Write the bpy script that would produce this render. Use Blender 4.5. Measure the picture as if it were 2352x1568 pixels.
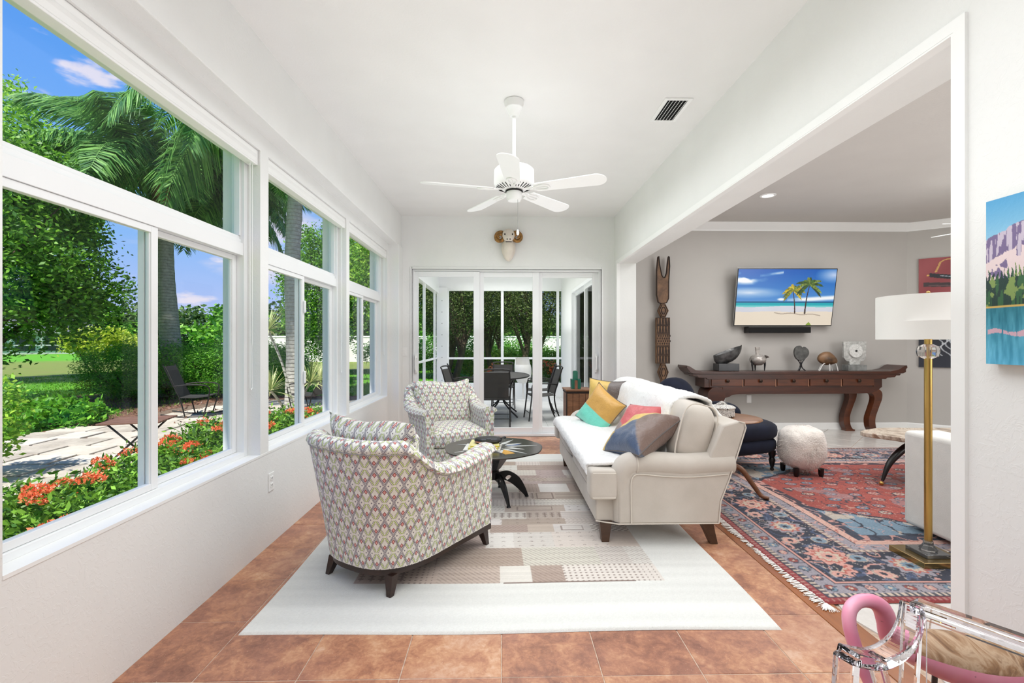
import bpy, bmesh, math, random
import numpy as np
from mathutils import Vector, Matrix, noise

for o in list(bpy.data.objects):
    bpy.data.objects.remove(o)
SC = bpy.context.scene
COL = SC.collection
R = math.radians
rnd = random.Random(7)
nrs = np.random.RandomState(11)

# ------------------------------------------------------------------ camera
YAW = 0.0206
cam_d = bpy.data.cameras.new('camera')
cam_d.sensor_width = 36.0
cam_d.lens = 1093.0 / 2352.0 * 36.0
cam_d.shift_y = 1.0 / 2352.0
cam_d.clip_start = 0.05
cam_d.clip_end = 600
cam = bpy.data.objects.new('camera', cam_d)
COL.objects.link(cam)
cam.location = (0, 0, 1.3)
cam.rotation_euler = (R(90), 0, -YAW)
SC.camera = cam

# ------------------------------------------------------------------ shader helpers
def s2l(c):
    c = c / 255.0
    return c / 12.92 if c <= 0.04045 else ((c + 0.055) / 1.055) ** 2.4
def C(r, g, b):
    return (s2l(r), s2l(g), s2l(b), 1.0)
def Cn(a):
    a = np.asarray(a, dtype=float) / 255.0
    return np.where(a <= 0.04045, a / 12.92, ((a + 0.055) / 1.055) ** 2.4)

class Sock:
    """a shader value with arithmetic"""
    def __init__(s, nt, v): s.nt, s.v = nt, v
    def _m(s, op, *a):
        n = s.nt.nodes.new('ShaderNodeMath'); n.operation = op
        for i, x in enumerate((s,) + a):
            x = x.v if isinstance(x, Sock) else x
            if isinstance(x, (int, float)): n.inputs[i].default_value = x
            else: s.nt.links.new(x, n.inputs[i])
        return Sock(s.nt, n.outputs[0])
    def __add__(s, o): return s._m('ADD', o)
    __radd__ = __add__
    def __sub__(s, o): return s._m('SUBTRACT', o)
    def __rsub__(s, o): return (s * -1.0) + o
    def __mul__(s, o): return s._m('MULTIPLY', o)
    __rmul__ = __mul__
    def __truediv__(s, o): return s._m('DIVIDE', o)
    def __lt__(s, o): return s._m('LESS_THAN', o)
    def __gt__(s, o): return s._m('GREATER_THAN', o)
    def abs(s): return s._m('ABSOLUTE')
    def frac(s): return s._m('FRACT')
    def floor(s): return s._m('FLOOR')
    def max(s, o): return s._m('MAXIMUM', o)
    def min(s, o): return s._m('MINIMUM', o)
    def sin(s): return s._m('SINE')
    def sqrt(s): return s._m('SQRT')
    def pow(s, o): return s._m('POWER', o)
    def smooth(s, a, b):
        n = s.nt.nodes.new('ShaderNodeMapRange'); n.interpolation_type = 'SMOOTHSTEP'
        s.nt.links.new(s.v, n.inputs[0]); n.inputs[1].default_value = a; n.inputs[2].default_value = b
        return Sock(s.nt, n.outputs[0])

class Mat:
    def __init__(s, name):
        s.m = bpy.data.materials.new(name); s.m.use_nodes = True
        s.nt = s.m.node_tree; s.nt.nodes.clear()
        s.out = s.nt.nodes.new('ShaderNodeOutputMaterial')
        s.b = s.nt.nodes.new('ShaderNodeBsdfPrincipled')
        s.nt.links.new(s.b.outputs[0], s.out.inputs[0])
    def node(s, t): return s.nt.nodes.new(t)
    def link(s, a, b):
        a = a.v if isinstance(a, Sock) else a
        s.nt.links.new(a, b)
    def coord(s, kind='Object', scale=(1, 1, 1)):
        n = s.node('ShaderNodeTexCoord'); mp = s.node('ShaderNodeMapping')
        mp.inputs['Scale'].default_value = scale
        s.link(n.outputs[kind], mp.inputs[0]); return mp.outputs[0]
    def world(s, scale=(1, 1, 1)):
        n = s.node('ShaderNodeNewGeometry'); mp = s.node('ShaderNodeMapping')
        mp.inputs['Scale'].default_value = scale
        s.link(n.outputs['Position'], mp.inputs[0]); return mp.outputs[0]
    def noise(s, co, scale=5, detail=3, rough=.5, dist=0):
        n = s.node('ShaderNodeTexNoise'); s.link(co, n.inputs['Vector'])
        n.inputs['Scale'].default_value = scale; n.inputs['Detail'].default_value = detail
        n.inputs['Roughness'].default_value = rough; n.inputs['Distortion'].default_value = dist
        return Sock(s.nt, n.outputs['Fac'])
    def vor(s, co, scale=5, feature='F1', out='Distance'):
        n = s.node('ShaderNodeTexVoronoi'); n.feature = feature; s.link(co, n.inputs['Vector'])
        n.inputs['Scale'].default_value = scale
        return Sock(s.nt, n.outputs[out])
    def ramp(s, f, stops):
        n = s.node('ShaderNodeValToRGB'); s.link(f, n.inputs[0])
        e = n.color_ramp.elements
        while len(e) < len(stops): e.new(0.5)
        for i, (p, c) in enumerate(stops): e[i].position = p; e[i].color = c
        return n.outputs[0]
    def mix(s, f, a, b, mode='MIX'):
        n = s.node('ShaderNodeMix'); n.data_type = 'RGBA'; n.blend_type = mode
        for i, x in ((0, f), (6, a), (7, b)):
            x = x.v if isinstance(x, Sock) else x
            if isinstance(x, (int, float, tuple)): n.inputs[i].default_value = x
            else: s.nt.links.new(x, n.inputs[i])
        return n.outputs[2]
    def attr(s, name='Col'):
        n = s.node('ShaderNodeAttribute'); n.attribute_name = name; return n.outputs['Color']
    def bump(s, h, strength=.3, dist=.01):
        n = s.node('ShaderNodeBump'); s.link(h, n.inputs['Height'])
        n.inputs['Strength'].default_value = strength; n.inputs['Distance'].default_value = dist
        s.link(n.outputs[0], s.b.inputs['Normal'])
    def sep(s, v):
        n = s.node('ShaderNodeSeparateXYZ'); s.link(v, n.inputs[0])
        return [Sock(s.nt, n.outputs[i]) for i in range(3)]
    def col(s, c):
        if isinstance(c, tuple): s.b.inputs['Base Color'].default_value = c
        else: s.link(c, s.b.inputs['Base Color'])
    def set(s, **k):
        for a, b in k.items():
            s.b.inputs[a.replace('_', ' ')].default_value = b
        return s

def simple(name, c, rough=.5, metal=0.0, var=.08, scale=6, bump=0, bscale=60, bdist=.003, spec=.5, coat=0.0, stretch=(1, 1, 1)):
    """plain procedural material: colour with slight noise variation and optional fine bump"""
    M = Mat(name)
    co = M.coord('Object', stretch)
    f = M.noise(co, scale, 3)
    d = tuple(max(0, x * (1 - var)) for x in c[:3]) + (1,)
    l = tuple(min(1, x * (1 + var)) for x in c[:3]) + (1,)
    M.col(M.ramp(f, [(.3, d), (.7, l)]))
    M.set(Roughness=rough, Metallic=metal)
    M.b.inputs['Specular IOR Level'].default_value = spec
    if coat: M.b.inputs['Coat Weight'].default_value = coat; M.b.inputs['Coat Roughness'].default_value = .08
    if bump: M.bump(M.noise(co, bscale, 3), bump, bdist)
    return M.m

def wood(name, dark, light, rough=.35, scale=3.0, stretch=(1, 1, 8), coat=0.0, bump=.05):
    M = Mat(name); co = M.coord('Object', stretch)
    f = M.noise(co, scale, 5, .6, 1.2)
    g = M.noise(co, scale * 6, 3, .6, .4)
    M.col(M.ramp(f * .75 + g * .25, [(.3, dark), (.7, light)]))
    M.set(Roughness=rough)
    if coat: M.b.inputs['Coat Weight'].default_value = coat; M.b.inputs['Coat Roughness'].default_value = .12
    if bump: M.bump(g, bump, .002)
    return M.m

def glass(name, tint=(1, 1, 1, 1), refl=1.0, rough=0.0):
    """thin pane: clear transmission with a fresnel reflection"""
    m = bpy.data.materials.new(name); m.use_nodes = True; nt = m.node_tree; nt.nodes.clear()
    out = nt.nodes.new('ShaderNodeOutputMaterial'); mx = nt.nodes.new('ShaderNodeMixShader')
    tr = nt.nodes.new('ShaderNodeBsdfTransparent'); gl = nt.nodes.new('ShaderNodeBsdfGlossy')
    gl.inputs['Roughness'].default_value = rough
    tr.inputs[0].default_value = tint
    lw = nt.nodes.new('ShaderNodeLayerWeight'); lw.inputs[0].default_value = .5
    pw = nt.nodes.new('ShaderNodeMath'); pw.operation = 'POWER'; pw.inputs[1].default_value = 5
    mm = nt.nodes.new('ShaderNodeMath'); mm.operation = 'MULTIPLY_ADD'; mm.inputs[1].default_value = .5 * refl; mm.inputs[2].default_value = .022 * refl
    nt.links.new(lw.outputs['Facing'], pw.inputs[0]); nt.links.new(pw.outputs[0], mm.inputs[0]); nt.links.new(mm.outputs[0], mx.inputs[0])
    nt.links.new(tr.outputs[0], mx.inputs[1]); nt.links.new(gl.outputs[0], mx.inputs[2])
    nt.links.new(mx.outputs[0], out.inputs[0])
    return m

# ------------------------------------------------------------------ world, sun, lamps, exposure
W = bpy.data.worlds.new('sky'); SC.world = W; W.use_nodes = True
nt = W.node_tree; nt.nodes.clear()
wo = nt.nodes.new('ShaderNodeOutputWorld'); wb = nt.nodes.new('ShaderNodeBackground')
nt.links.new(wb.outputs[0], wo.inputs[0])
tc = nt.nodes.new('ShaderNodeTexCoord')
sp = nt.nodes.new('ShaderNodeSeparateXYZ'); nt.links.new(tc.outputs['Generated'], sp.inputs[0])
gr = nt.nodes.new('ShaderNodeValToRGB'); nt.links.new(sp.outputs[2], gr.inputs[0])
e = gr.color_ramp.elements
e[0].position = 0.0; e[0].color = C(206, 212, 252)
e[1].position = 0.62; e[1].color = C(70, 140, 240)
for p, c in ((.07, C(178, 200, 252)), (.18, C(140, 190, 253)), (.38, C(104, 168, 250))):
    q = e.new(p); q.color = c
def cloud(scale, zs, lo, hi, loc):
    mp = nt.nodes.new('ShaderNodeMapping'); mp.inputs['Scale'].default_value = (1, 1, zs); mp.inputs['Location'].default_value = loc
    nt.links.new(tc.outputs['Generated'], mp.inputs[0])
    no = nt.nodes.new('ShaderNodeTexNoise'); no.inputs['Scale'].default_value = scale
    no.inputs['Detail'].default_value = 6; no.inputs['Roughness'].default_value = .55
    nt.links.new(mp.outputs[0], no.inputs['Vector'])
    mr = nt.nodes.new('ShaderNodeMapRange'); mr.interpolation_type = 'SMOOTHSTEP'
    mr.inputs[1].default_value = lo; mr.inputs[2].default_value = hi
    nt.links.new(no.outputs[0], mr.inputs[0]); return mr.outputs[0]
c1 = cloud(3.2, 3.2, .53, .68, (.3, .1, .2))
c2 = cloud(9.0, 3.0, .58, .72, (1.3, .7, .4))
mxa = nt.nodes.new('ShaderNodeMath'); mxa.operation = 'MAXIMUM'
nt.links.new(c1, mxa.inputs[0]); nt.links.new(c2, mxa.inputs[1])
sc_ = nt.nodes.new('ShaderNodeMath'); sc_.operation = 'MULTIPLY'; sc_.inputs[1].default_value = .8
nt.links.new(mxa.outputs[0], sc_.inputs[0])
mx = nt.nodes.new('ShaderNodeMix'); mx.data_type = 'RGBA'
nt.links.new(sc_.outputs[0], mx.inputs[0]); nt.links.new(gr.outputs[0], mx.inputs[6])
mx.inputs[7].default_value = C(250, 240, 248)
nt.links.new(mx.outputs[2], wb.inputs[0])
wb.inputs[1].default_value = 1.0

def lamp(name, kind, loc, rot, energy, color=(1, 1, 1), size=1, size_y=None, **k):
    L = bpy.data.lights.new(name, kind); L.energy = energy; L.color = color
    if kind == 'AREA':
        L.shape = 'RECTANGLE' if size_y else 'SQUARE'; L.size = size
        if size_y: L.size_y = size_y
    for a, b in k.items(): setattr(L, a, b)
    o = bpy.data.objects.new(name, L); COL.objects.link(o); o.location = loc; o.rotation_euler = rot
    return o
sd = Vector((-0.14, -0.52, 0.84)).normalized()        # towards the sun
sun = lamp('sun', 'SUN', (5, -20, 30), (0, 0, 0), 7.5, (1, .97, .9), angle=R(1.2))
sun.rotation_euler = sd.to_track_quat('Z', 'Y').to_euler()
# added fill lights without fixtures, standing in for bounced flash and unseen window daylight
lamp('sunroom_up_fill', 'AREA', (0.03, 2.8, 1.42), (R(180), 0, 0), 39, (.925, .965, 1), 2.5, 7.0)  # added fill floating mid-room, aimed up to brighten the ceiling
lamp('sunroom_down_fill', 'AREA', (0.12, 1.9, 2.97), (0, 0, 0), 95, (.925, .965, 1), 1.9, 7.4, spread=R(145))  # added downward fill for floor and walls; no fixture hangs here
lamp('living_up_fill', 'AREA', (4.3, 3.4, 1.42), (R(180), 0, 0), 30, (.985, .995, 1), 4.0, 5.0)  # added upward fill for the living-room ceiling
lamp('living_side_fill', 'AREA', (6.2, -0.6, 1.7), (R(88), 0, R(12)), 110, (.985, .995, 1), 3.0, 2.0)  # added area light in place of daylight from unseen windows
lamp('living_down_fill', 'AREA', (3.9, 4.0, 3.0), (0, 0, 0), 100, (.985, .995, 1), 3.0, 3.6)  # added downward fill over the living room, not a real lamp
lamp('porch_up_fill', 'AREA', (0.0, 9.1, 1.5), (R(180), 0, 0), 34, (.95, .97, 1), 2.4, 4.0)  # added upward fill inside the porch
lamp('porch_down_fill', 'AREA', (0.0, 9.1, 2.9), (0, 0, 0), 75, (1, 1, 1), 2.0, 4.0, spread=R(130))  # added downward fill to brighten the porch floor, no lamp there
SC.view_settings.view_transform = 'Standard'
SC.view_settings.look = 'None'
SC.view_settings.gamma = 1
SC.view_settings.exposure = 0.0
SC.view_settings.use_curve_mapping = False
SC.cycles.use_denoising = True
SC.cycles.transparent_max_bounces = 24
SC.cycles.max_bounces = 10
SC.cycles.caustics_reflective = False
SC.cycles.caustics_refractive = False
SC.cycles.sample_clamp_indirect = 6

# ------------------------------------------------------------------ mesh helpers
class MB:
    def __init__(s): s.v, s.f, s.uv, s.off = [], [], [], 0
    def add(s, vs, fs, uvs=None):
        n = len(s.v); s.v.extend([tuple(p) for p in vs])
        s.f.extend([tuple(i + n for i in f) for f in fs])
        s.uv.extend(uvs if uvs is not None else [(0, 0)] * len(vs)); return s
    def box(s, x0, x1, y0, y1, z0, z1, M=None):
        v = [Vector(p) for p in ((x0, y0, z0), (x1, y0, z0), (x1, y1, z0), (x0, y1, z0), (x0, y0, z1), (x1, y0, z1), (x1, y1, z1), (x0, y1, z1))]
        if M: v = [M @ p for p in v]
        return s.add(v, [(0, 3, 2, 1), (4, 5, 6, 7), (0, 1, 5, 4), (1, 2, 6, 5), (2, 3, 7, 6), (3, 0, 4, 7)])
    def rings(s, rings, closed=True, caps=(True, True), loop=False, uv=False):
        n = len(rings[0]); m = len(rings); vs = [p for r in rings for p in r]; fs = []
        for i in range(m if loop else m - 1):
            a, b = i * n, ((i + 1) % m) * n
            for j in range(n if closed else n - 1):
                k = (j + 1) % n
                fs.append((a + j, a + k, b + k, b + j))
        if not loop and closed:
            if caps[0]: fs.append(tuple(range(n - 1, -1, -1)))
            if caps[1]: fs.append(tuple((m - 1) * n + j for j in range(n)))
        return s.add(vs, fs)
    def tube(s, pts, r, n=8, caps=(True, True), loop=False, squash=None):
        pts = [Vector(p) for p in pts]; m = len(pts); rr = r if isinstance(r, (list, tuple)) else [r] * m
        rings = []; up = None
        for i, p in enumerate(pts):
            if loop: t = pts[(i + 1) % m] - pts[i - 1]
            else: t = pts[min(i + 1, m - 1)] - pts[max(i - 1, 0)]
            t = t.normalized() if t.length > 1e-9 else Vector((0, 0, 1))
            if up is None: up = Vector((0, 0, 1)) if abs(t.z) < .9 else Vector((1, 0, 0))
            a = t.cross(up)
            if a.length < 1e-6: a = t.orthogonal()
            a.normalize(); b = a.cross(t).normalized(); up = b
            sx, sy = squash or (1, 1)
            rings.append([p + (a * math.cos(2 * math.pi * j / n) * sx + b * math.sin(2 * math.pi * j / n) * sy) * rr[i] for j in range(n)])
        return s.rings(rings, True, caps, loop)
    def cyl(s, p0, p1, r0, r1=None, n=16): return s.tube([p0, p1], [r0, r0 if r1 is None else r1], n)
    def lathe(s, prof, n=24, c=(0, 0, 0), M=None, sx=1, sy=1):
        rings = []
        for r, z in prof:
            rings.append([Vector((r * sx * math.cos(2 * math.pi * j / n), r * sy * math.sin(2 * math.pi * j / n), z)) + Vector(c) for j in range(n)])
        if M: rings = [[M @ p for p in q] for q in rings]
        return s.rings(rings, True, (prof[0][0] > 1e-4, prof[-1][0] > 1e-4))
    def prism(s, poly, axis, a0, a1):
        """2-D outline extruded along an axis: 'x' -> poly (y,z), 'y' -> (x,z), 'z' -> (x,y)"""
        def P(q, a): return {'x': (a, q[0], q[1]), 'y': (q[0], a, q[1]), 'z': (q[0], q[1], a)}[axis]
        n = len(poly)
        v = [P(q, a0) for q in poly] + [P(q, a1) for q in poly]
        f = [tuple(range(n)), tuple(range(2 * n - 1, n - 1, -1))] + [(i, i + n, (i + 1) % n + n, (i + 1) % n) for i in range(n)]
        return s.add(v, f)
    def ball(s, c, r, nu=16, nv=10, p=1.0, q=None, M=None, fn=None):
        """ellipsoid / superellipsoid: p<1 gives boxier shapes"""
        q = p if q is None else q
        c = Vector(c); r = (r, r, r) if isinstance(r, (int, float)) else r
        def sg(x, e): return math.copysign(abs(x) ** e, x)
        vs = []
        for i in range(nv + 1):
            a = -math.pi / 2 + math.pi * i / nv
            for j in range(nu):
                b = 2 * math.pi * j / nu
                d = Vector((sg(math.cos(a), q) * sg(math.cos(b), p) * r[0], sg(math.cos(a), q) * sg(math.sin(b), p) * r[1], sg(math.sin(a), q) * r[2]))
                if fn: d = fn(d)
                if M: d = M @ d
                vs.append(c + d)
        fs = [(i * nu + j, i * nu + (j + 1) % nu, (i + 1) * nu + (j + 1) % nu, (i + 1) * nu + j) for i in range(nv) for j in range(nu)]
        return s.add(vs, fs)
    def build(s, name, mat, parent=None, smooth=False, bevel=0, seg=2, sub=0, angle=40, loc=None, rot=None, kind=None, uv=False, label=None, fix=True):
        me = bpy.data.meshes.new(name); me.from_pydata(s.v, [], s.f)
        if uv:
            ul = me.uv_layers.new(name='UVMap'); a = np.zeros(len(me.loops), dtype=np.int32); me.loops.foreach_get('vertex_index', a)
            ul.data.foreach_set('uv', np.array(s.uv, dtype=np.float32)[a].ravel())
        if fix:
            bm = bmesh.new(); bm.from_mesh(me); bmesh.ops.remove_doubles(bm, verts=bm.verts, dist=1e-6)
            bmesh.ops.recalc_face_normals(bm, faces=bm.faces); bm.to_mesh(me); bm.free()
        if smooth:
            me.polygons.foreach_set('use_smooth', [True] * len(me.polygons))
            if angle < 180: me.set_sharp_from_angle(angle=R(angle))
        return link(name, me, mat, parent, bevel, seg, sub, loc, rot, kind, label)

def link(name, me, mat, parent=None, bevel=0, seg=2, sub=0, loc=None, rot=None, kind=None, label=None):
    if mat is not None: me.materials.append(mat)
    o = bpy.data.objects.new(name, me); COL.objects.link(o)
    if parent: o.parent = parent
    if loc: o.location = loc
    if rot: o.rotation_euler = rot
    if bevel:
        b = o.modifiers.new('bevel', 'BEVEL'); b.width = bevel; b.segments = seg; b.limit_method = 'ANGLE'; b.angle_limit = R(35)
    if sub:
        b = o.modifiers.new('sub', 'SUBSURF'); b.levels = sub; b.render_levels = sub
    if kind: o['kind'] = kind
    if label: o['label'] = label
    return o

def tag(o, label=None, cat=None, group=None, kind=None):
    if label: o['label'] = label
    if cat: o['category'] = cat
    if group: o['group'] = group
    if kind: o['kind'] = kind
    return o
def thing(name, label, cat, loc=(0, 0, 0), rz=0, group=None):
    o = bpy.data.objects.new(name, None); COL.objects.link(o); o.empty_display_size = .1
    o.location = loc; o.rotation_euler = (0, 0, rz)
    return tag(o, label, cat, group)
def struct(name, loc=(0, 0, 0)):
    o = bpy.data.objects.new(name, None); COL.objects.link(o); o.location = loc; o['kind'] = 'structure'; o.empty_display_size = .1
    return o
def kids(o): return [c for c in bpy.data.objects if c.parent == o]
def dup(o, loc=None, rz=None, label=None, parent=None, index=None):
    """copy of a thing with its parts and sub-parts"""
    if index is None:
        index = {}
        for c in bpy.data.objects:
            if c.parent: index.setdefault(c.parent.name, []).append(c)
    c = o.copy(); COL.objects.link(c)
    if parent: c.parent = parent
    if loc is not None: c.location = loc
    if rz is not None: c.rotation_euler = (0, 0, rz)
    if label: c['label'] = label
    for k in index.get(o.name, []): dup(k, parent=c, index=index)
    return c
def inst(o, name, loc, rot=(0, 0, 0), scale=(1, 1, 1), parent=None):
    """another part sharing the mesh of part o"""
    c = bpy.data.objects.new(name, o.data); COL.objects.link(c)
    c.location = loc; c.rotation_euler = rot; c.scale = scale
    if parent: c.parent = parent
    return c

def grid_paint(nx, ny, fn_pos, colors, name, mat, parent=None, smooth=True):
    """grid of points with a painted colour on each point; colors is (ny, nx, 3) in linear light"""
    i, j = np.meshgrid(np.arange(nx), np.arange(ny))
    P = fn_pos(i / (nx - 1), j / (ny - 1)).reshape(-1, 3)
    k = (j[:-1, :-1] * nx + i[:-1, :-1]).ravel()
    F = np.stack([k, k + 1, k + nx + 1, k + nx], 1)
    me = bpy.data.meshes.new(name); me.vertices.add(len(P)); me.vertices.foreach_set('co', P.astype(np.float32).ravel())
    me.loops.add(F.size); me.loops.foreach_set('vertex_index', F.astype(np.int32).ravel())
    me.polygons.add(len(F)); me.polygons.foreach_set('loop_start', np.arange(0, F.size, 4, dtype=np.int32))
    me.polygons.foreach_set('use_smooth', np.ones(len(F), dtype=bool)); me.update(calc_edges=True)
    a = me.color_attributes.new('Col', 'FLOAT_COLOR', 'POINT')
    cc = np.ones((nx * ny, 4), dtype=np.float32); cc[:, :3] = np.clip(colors.reshape(-1, 3), 0, 1)
    a.data.foreach_set('color', cc.ravel())
    return link(name, me, mat, parent)

def quads(name, mat, Q, colf, parent=None, kind='stuff', smooth=False):
    """Q: (N,4,3) corner points of N little blades or leaves, colf: (N,) random value or (N,3)"""
    n = len(Q); me = bpy.data.meshes.new(name)
    me.vertices.add(n * 4); me.vertices.foreach_set('co', Q.astype(np.float32).ravel())
    me.loops.add(n * 4); me.loops.foreach_set('vertex_index', np.arange(n * 4, dtype=np.int32))
    me.polygons.add(n); me.polygons.foreach_set('loop_start', np.arange(0, n * 4, 4, dtype=np.int32)); me.update(calc_edges=True)
    a = me.color_attributes.new('Col', 'FLOAT_COLOR', 'POINT'); c = np.ones((n, 4, 4), dtype=np.float32)
    c[:, :, :3] = colf[:, None, None] if colf.ndim == 1 else colf[:, None, :]
    a.data.foreach_set('color', c.ravel())
    return link(name, me, mat, parent, kind=kind)

def leaf_quads(P, size, aspect=.45, droop=0.0, rs=None, up=.0, sizes=None):
    """one folded-diamond leaf at each point of P"""
    rs = rs or nrs; n = len(P)
    d = rs.normal(size=(n, 3)); d[:, 2] = d[:, 2] * .6 - droop + up; d /= np.linalg.norm(d, axis=1)[:, None] + 1e-9
    w = np.cross(d, rs.normal(size=(n, 3))); w /= np.linalg.norm(w, axis=1)[:, None] + 1e-9
    s = (size * rs.uniform(.6, 1.3, n))[:, None]
    return np.stack([P, P + d * s * .5 + w * s * aspect * .5, P + d * s, P + d * s * .5 - w * s * aspect * .5], 1)

def clusters(c, r, n, k, spread, rs=None, shell=.55, low=-1.0):
    """n points gathered in k clumps on/in an ellipsoid"""
    rs = rs or nrs
    d = rs.normal(size=(k, 3)); d /= np.linalg.norm(d, axis=1)[:, None]
    d[:, 2] = np.where(d[:, 2] < low, low, d[:, 2])
    rad = shell + (1 - shell) * rs.uniform(0, 1, k) ** .6
    ctr = np.array(c) + d * rad[:, None] * np.array(r)
    q = ctr[rs.randint(0, k, n)] + rs.normal(size=(n, 3)) * spread
    return q

def leafmat(name, dark, light, trans=.35, rough=.5):
    M = Mat(name)
    c = M.ramp(Sock(M.nt, M.attr()), [(0, dark), (.55, tuple((a + b) / 2 for a, b in zip(dark, light))), (1, light)])
    M.col(c); M.set(Roughness=rough)
    t = M.node('ShaderNodeBsdfTranslucent'); M.link(c, t.inputs[0]); mx = M.node('ShaderNodeMixShader'); mx.inputs[0].default_value = trans
    M.link(M.b.outputs[0], mx.inputs[1]); M.link(t.outputs[0], mx.inputs[2]); M.link(mx.outputs[0], M.out.inputs[0])
    return M.m

def rbox(sx, sy, sz, r, n=3):
    """rounded box rings helper outline (x,y) with corner radius"""
    pts = []
    for cx, cy, a0 in ((sx - r, sy - r, 0), (-sx + r, sy - r, 90), (-sx + r, -sy + r, 180), (sx - r, -sy + r, 270)):
        for k in range(n + 1):
            a = R(a0 + 90 * k / n); pts.append((cx + r * math.cos(a), cy + r * math.sin(a)))
    return pts
def spline(pts, n=8, closed=False):
    """Catmull-Rom through points"""
    P = [Vector(p) for p in pts]; m = len(P); out = []
    for i in range(m if closed else m - 1):
        g = lambda k: P[k % m] if closed else P[min(max(k, 0), m - 1)]
        p0, p1, p2, p3 = g(i - 1), g(i), g(i + 1), g(i + 2)
        for j in range(n):
            t = j / n
            out.append(.5 * ((2 * p1) + (p2 - p0) * t + (2 * p0 - 5 * p1 + 4 * p2 - p3) * t * t + (3 * p1 - p0 - 3 * p2 + p3) * t ** 3))
    if not closed: out.append(P[-1])
    return out
# ------------------------------------------------------------------ setting: walls, floors, ceilings
def wallpaint(name, c, strength=.35, knock=True):
    M = Mat(name); co = M.world()
    n = M.noise(co, 3, 2)
    d = tuple(x * .97 for x in c[:3]) + (1,)
    M.col(M.ramp(n, [(.3, d), (.7, c)])); M.set(Roughness=.6)
    M.b.inputs['Specular IOR Level'].default_value = .3
    v = M.noise(co, 26, 4, .6, 1.4).smooth(.50, .58); w = M.noise(co, 90, 3)
    if knock: M.bump(v * .8 + w * .3, strength * .6, .0022)
    else: M.bump(w, strength * .4, .002)
    return M.m
m_wall = wallpaint('white_textured_paint', C(236, 236, 234))
m_ceil = wallpaint('white_ceiling_paint', C(236, 235, 233), .25)
m_trim = simple('white_trim_paint', C(242, 242, 240), .35, var=.01, scale=3)
m_greige = wallpaint('greige_wall_paint', C(190, 186, 181), .2, False)
m_lceil = wallpaint('dimmed_ceiling_paint', C(205, 201, 196), .5)  # ceiling white lowered to grey; the room's dimmer light is in the colour
m_alu = simple('white_aluminium', C(240, 241, 241), .3, var=.01, scale=3)
m_pane = glass('window_glass', (.985, .99, .985, 1), .42)
m_track = simple('track_grey', C(150, 150, 148), .5, var=.05)

FX0, FX1, FY1 = -1.492, 1.512, 6.53
CZ, LZ = 3.022, 3.06
YB = -2.8

# floor of the sunroom: bedding slab plus one object per terracotta tile
M = Mat('grout'); M.col(M.ramp(M.noise(M.world(), 40, 3), [(.3, C(176, 150, 130)), (.7, C(206, 186, 168))])); M.set(Roughness=.9); m_grout = M.m
M = Mat('terracotta_tile')
co = M.world(); oi = M.node('ShaderNodeObjectInfo')
n1 = M.noise(co, 6.5, 5, .62, .5); n2 = M.noise(co, 42, 4, .6, .8); n3 = M.noise(co, 2.2, 2)
n4 = M.noise(co, 16, 6, .72, 1.0)
f = n1 * .42 + n4 * .30 + n2 * .18 + Sock(M.nt, oi.outputs['Random']) * .10
c = M.ramp(f, [(.34, C(116, 74, 58)), (.43, C(148, 100, 78)), (.50, C(176, 122, 92)), (.57, C(198, 148, 112)), (.66, C(214, 176, 148))])
c = M.mix(n3.smooth(.35, .7) * .35, c, C(158, 112, 100))
spk = M.noise(co, 150, 2, .6).smooth(.66, .74) * .5
M.col(M.mix(spk, c, C(222, 198, 176))); M.set(Roughness=.38)
M.bump(n2 * .7 + n1 * .5, .25, .003); m_terra = M.m
floor = MB().box(FX0 - .2, FX1, YB, FY1, -.06, -.0025).build('floor', m_grout, kind='structure')
T = .3945; proto = {}
def tile(x0, x1, y0, y1, mat, par, g=.0022, top=0.0, th=.008, uneven=.0006):
    key = (round(x1 - x0, 3), round(y1 - y0, 3), mat.name)
    if key not in proto:
        hx, hy = (x1 - x0) / 2 - g, (y1 - y0) / 2 - g; b = .0025
        mb = MB(); mb.rings([[(sx * (hx - d), sy * (hy - d), z) for sx, sy in ((-1, -1), (1, -1), (1, 1), (-1, 1))] for d, z in ((0, -th), (0, -b * .6), (b, 0))])
        o = mb.build('tile', mat, par, fix=False); proto[key] = o.data
    else:
        o = bpy.data.objects.new('tile', proto[key]); COL.objects.link(o); o.parent = par
    o.location = ((x0 + x1) / 2, (y0 + y1) / 2, top + rnd.uniform(-uneven, uneven))
xs = [FX0] + [round(-.003 + k * T, 4) for k in range(-3, 4)] + [FX1]
ys = [3.03 + k * T for k in range(-7, 9)] + [FY1]
for a, b in zip(xs, xs[1:]):
    for q, w in zip(ys, ys[1:]):
        tile(a, b, q, w, m_terra, floor)

# wood threshold strip and living-room floor
m_thresh = wood('threshold_wood', C(112, 58, 24), C(172, 104, 52), .3, 6, (1, .12, 1), coat=.3)
th = MB().box(1.512, 1.64, YB, 6.53, -.05, .002).build('trim_1', m_thresh, kind='structure', bevel=.002)
M = Mat('beige_tile'); co = M.world(); f = M.noise(co, 5, 5, .6, .8) * .7 + M.noise(co, 60, 2) * .3
M.col(M.ramp(f, [(.3, C(206, 200, 194)), (.7, C(226, 221, 215))])); M.set(Roughness=.16); m_btile = M.m
lf = MB().box(1.64, 9.2, YB, 7.6, -.06, -.006).build('floor', m_grout, kind='structure')
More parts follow.
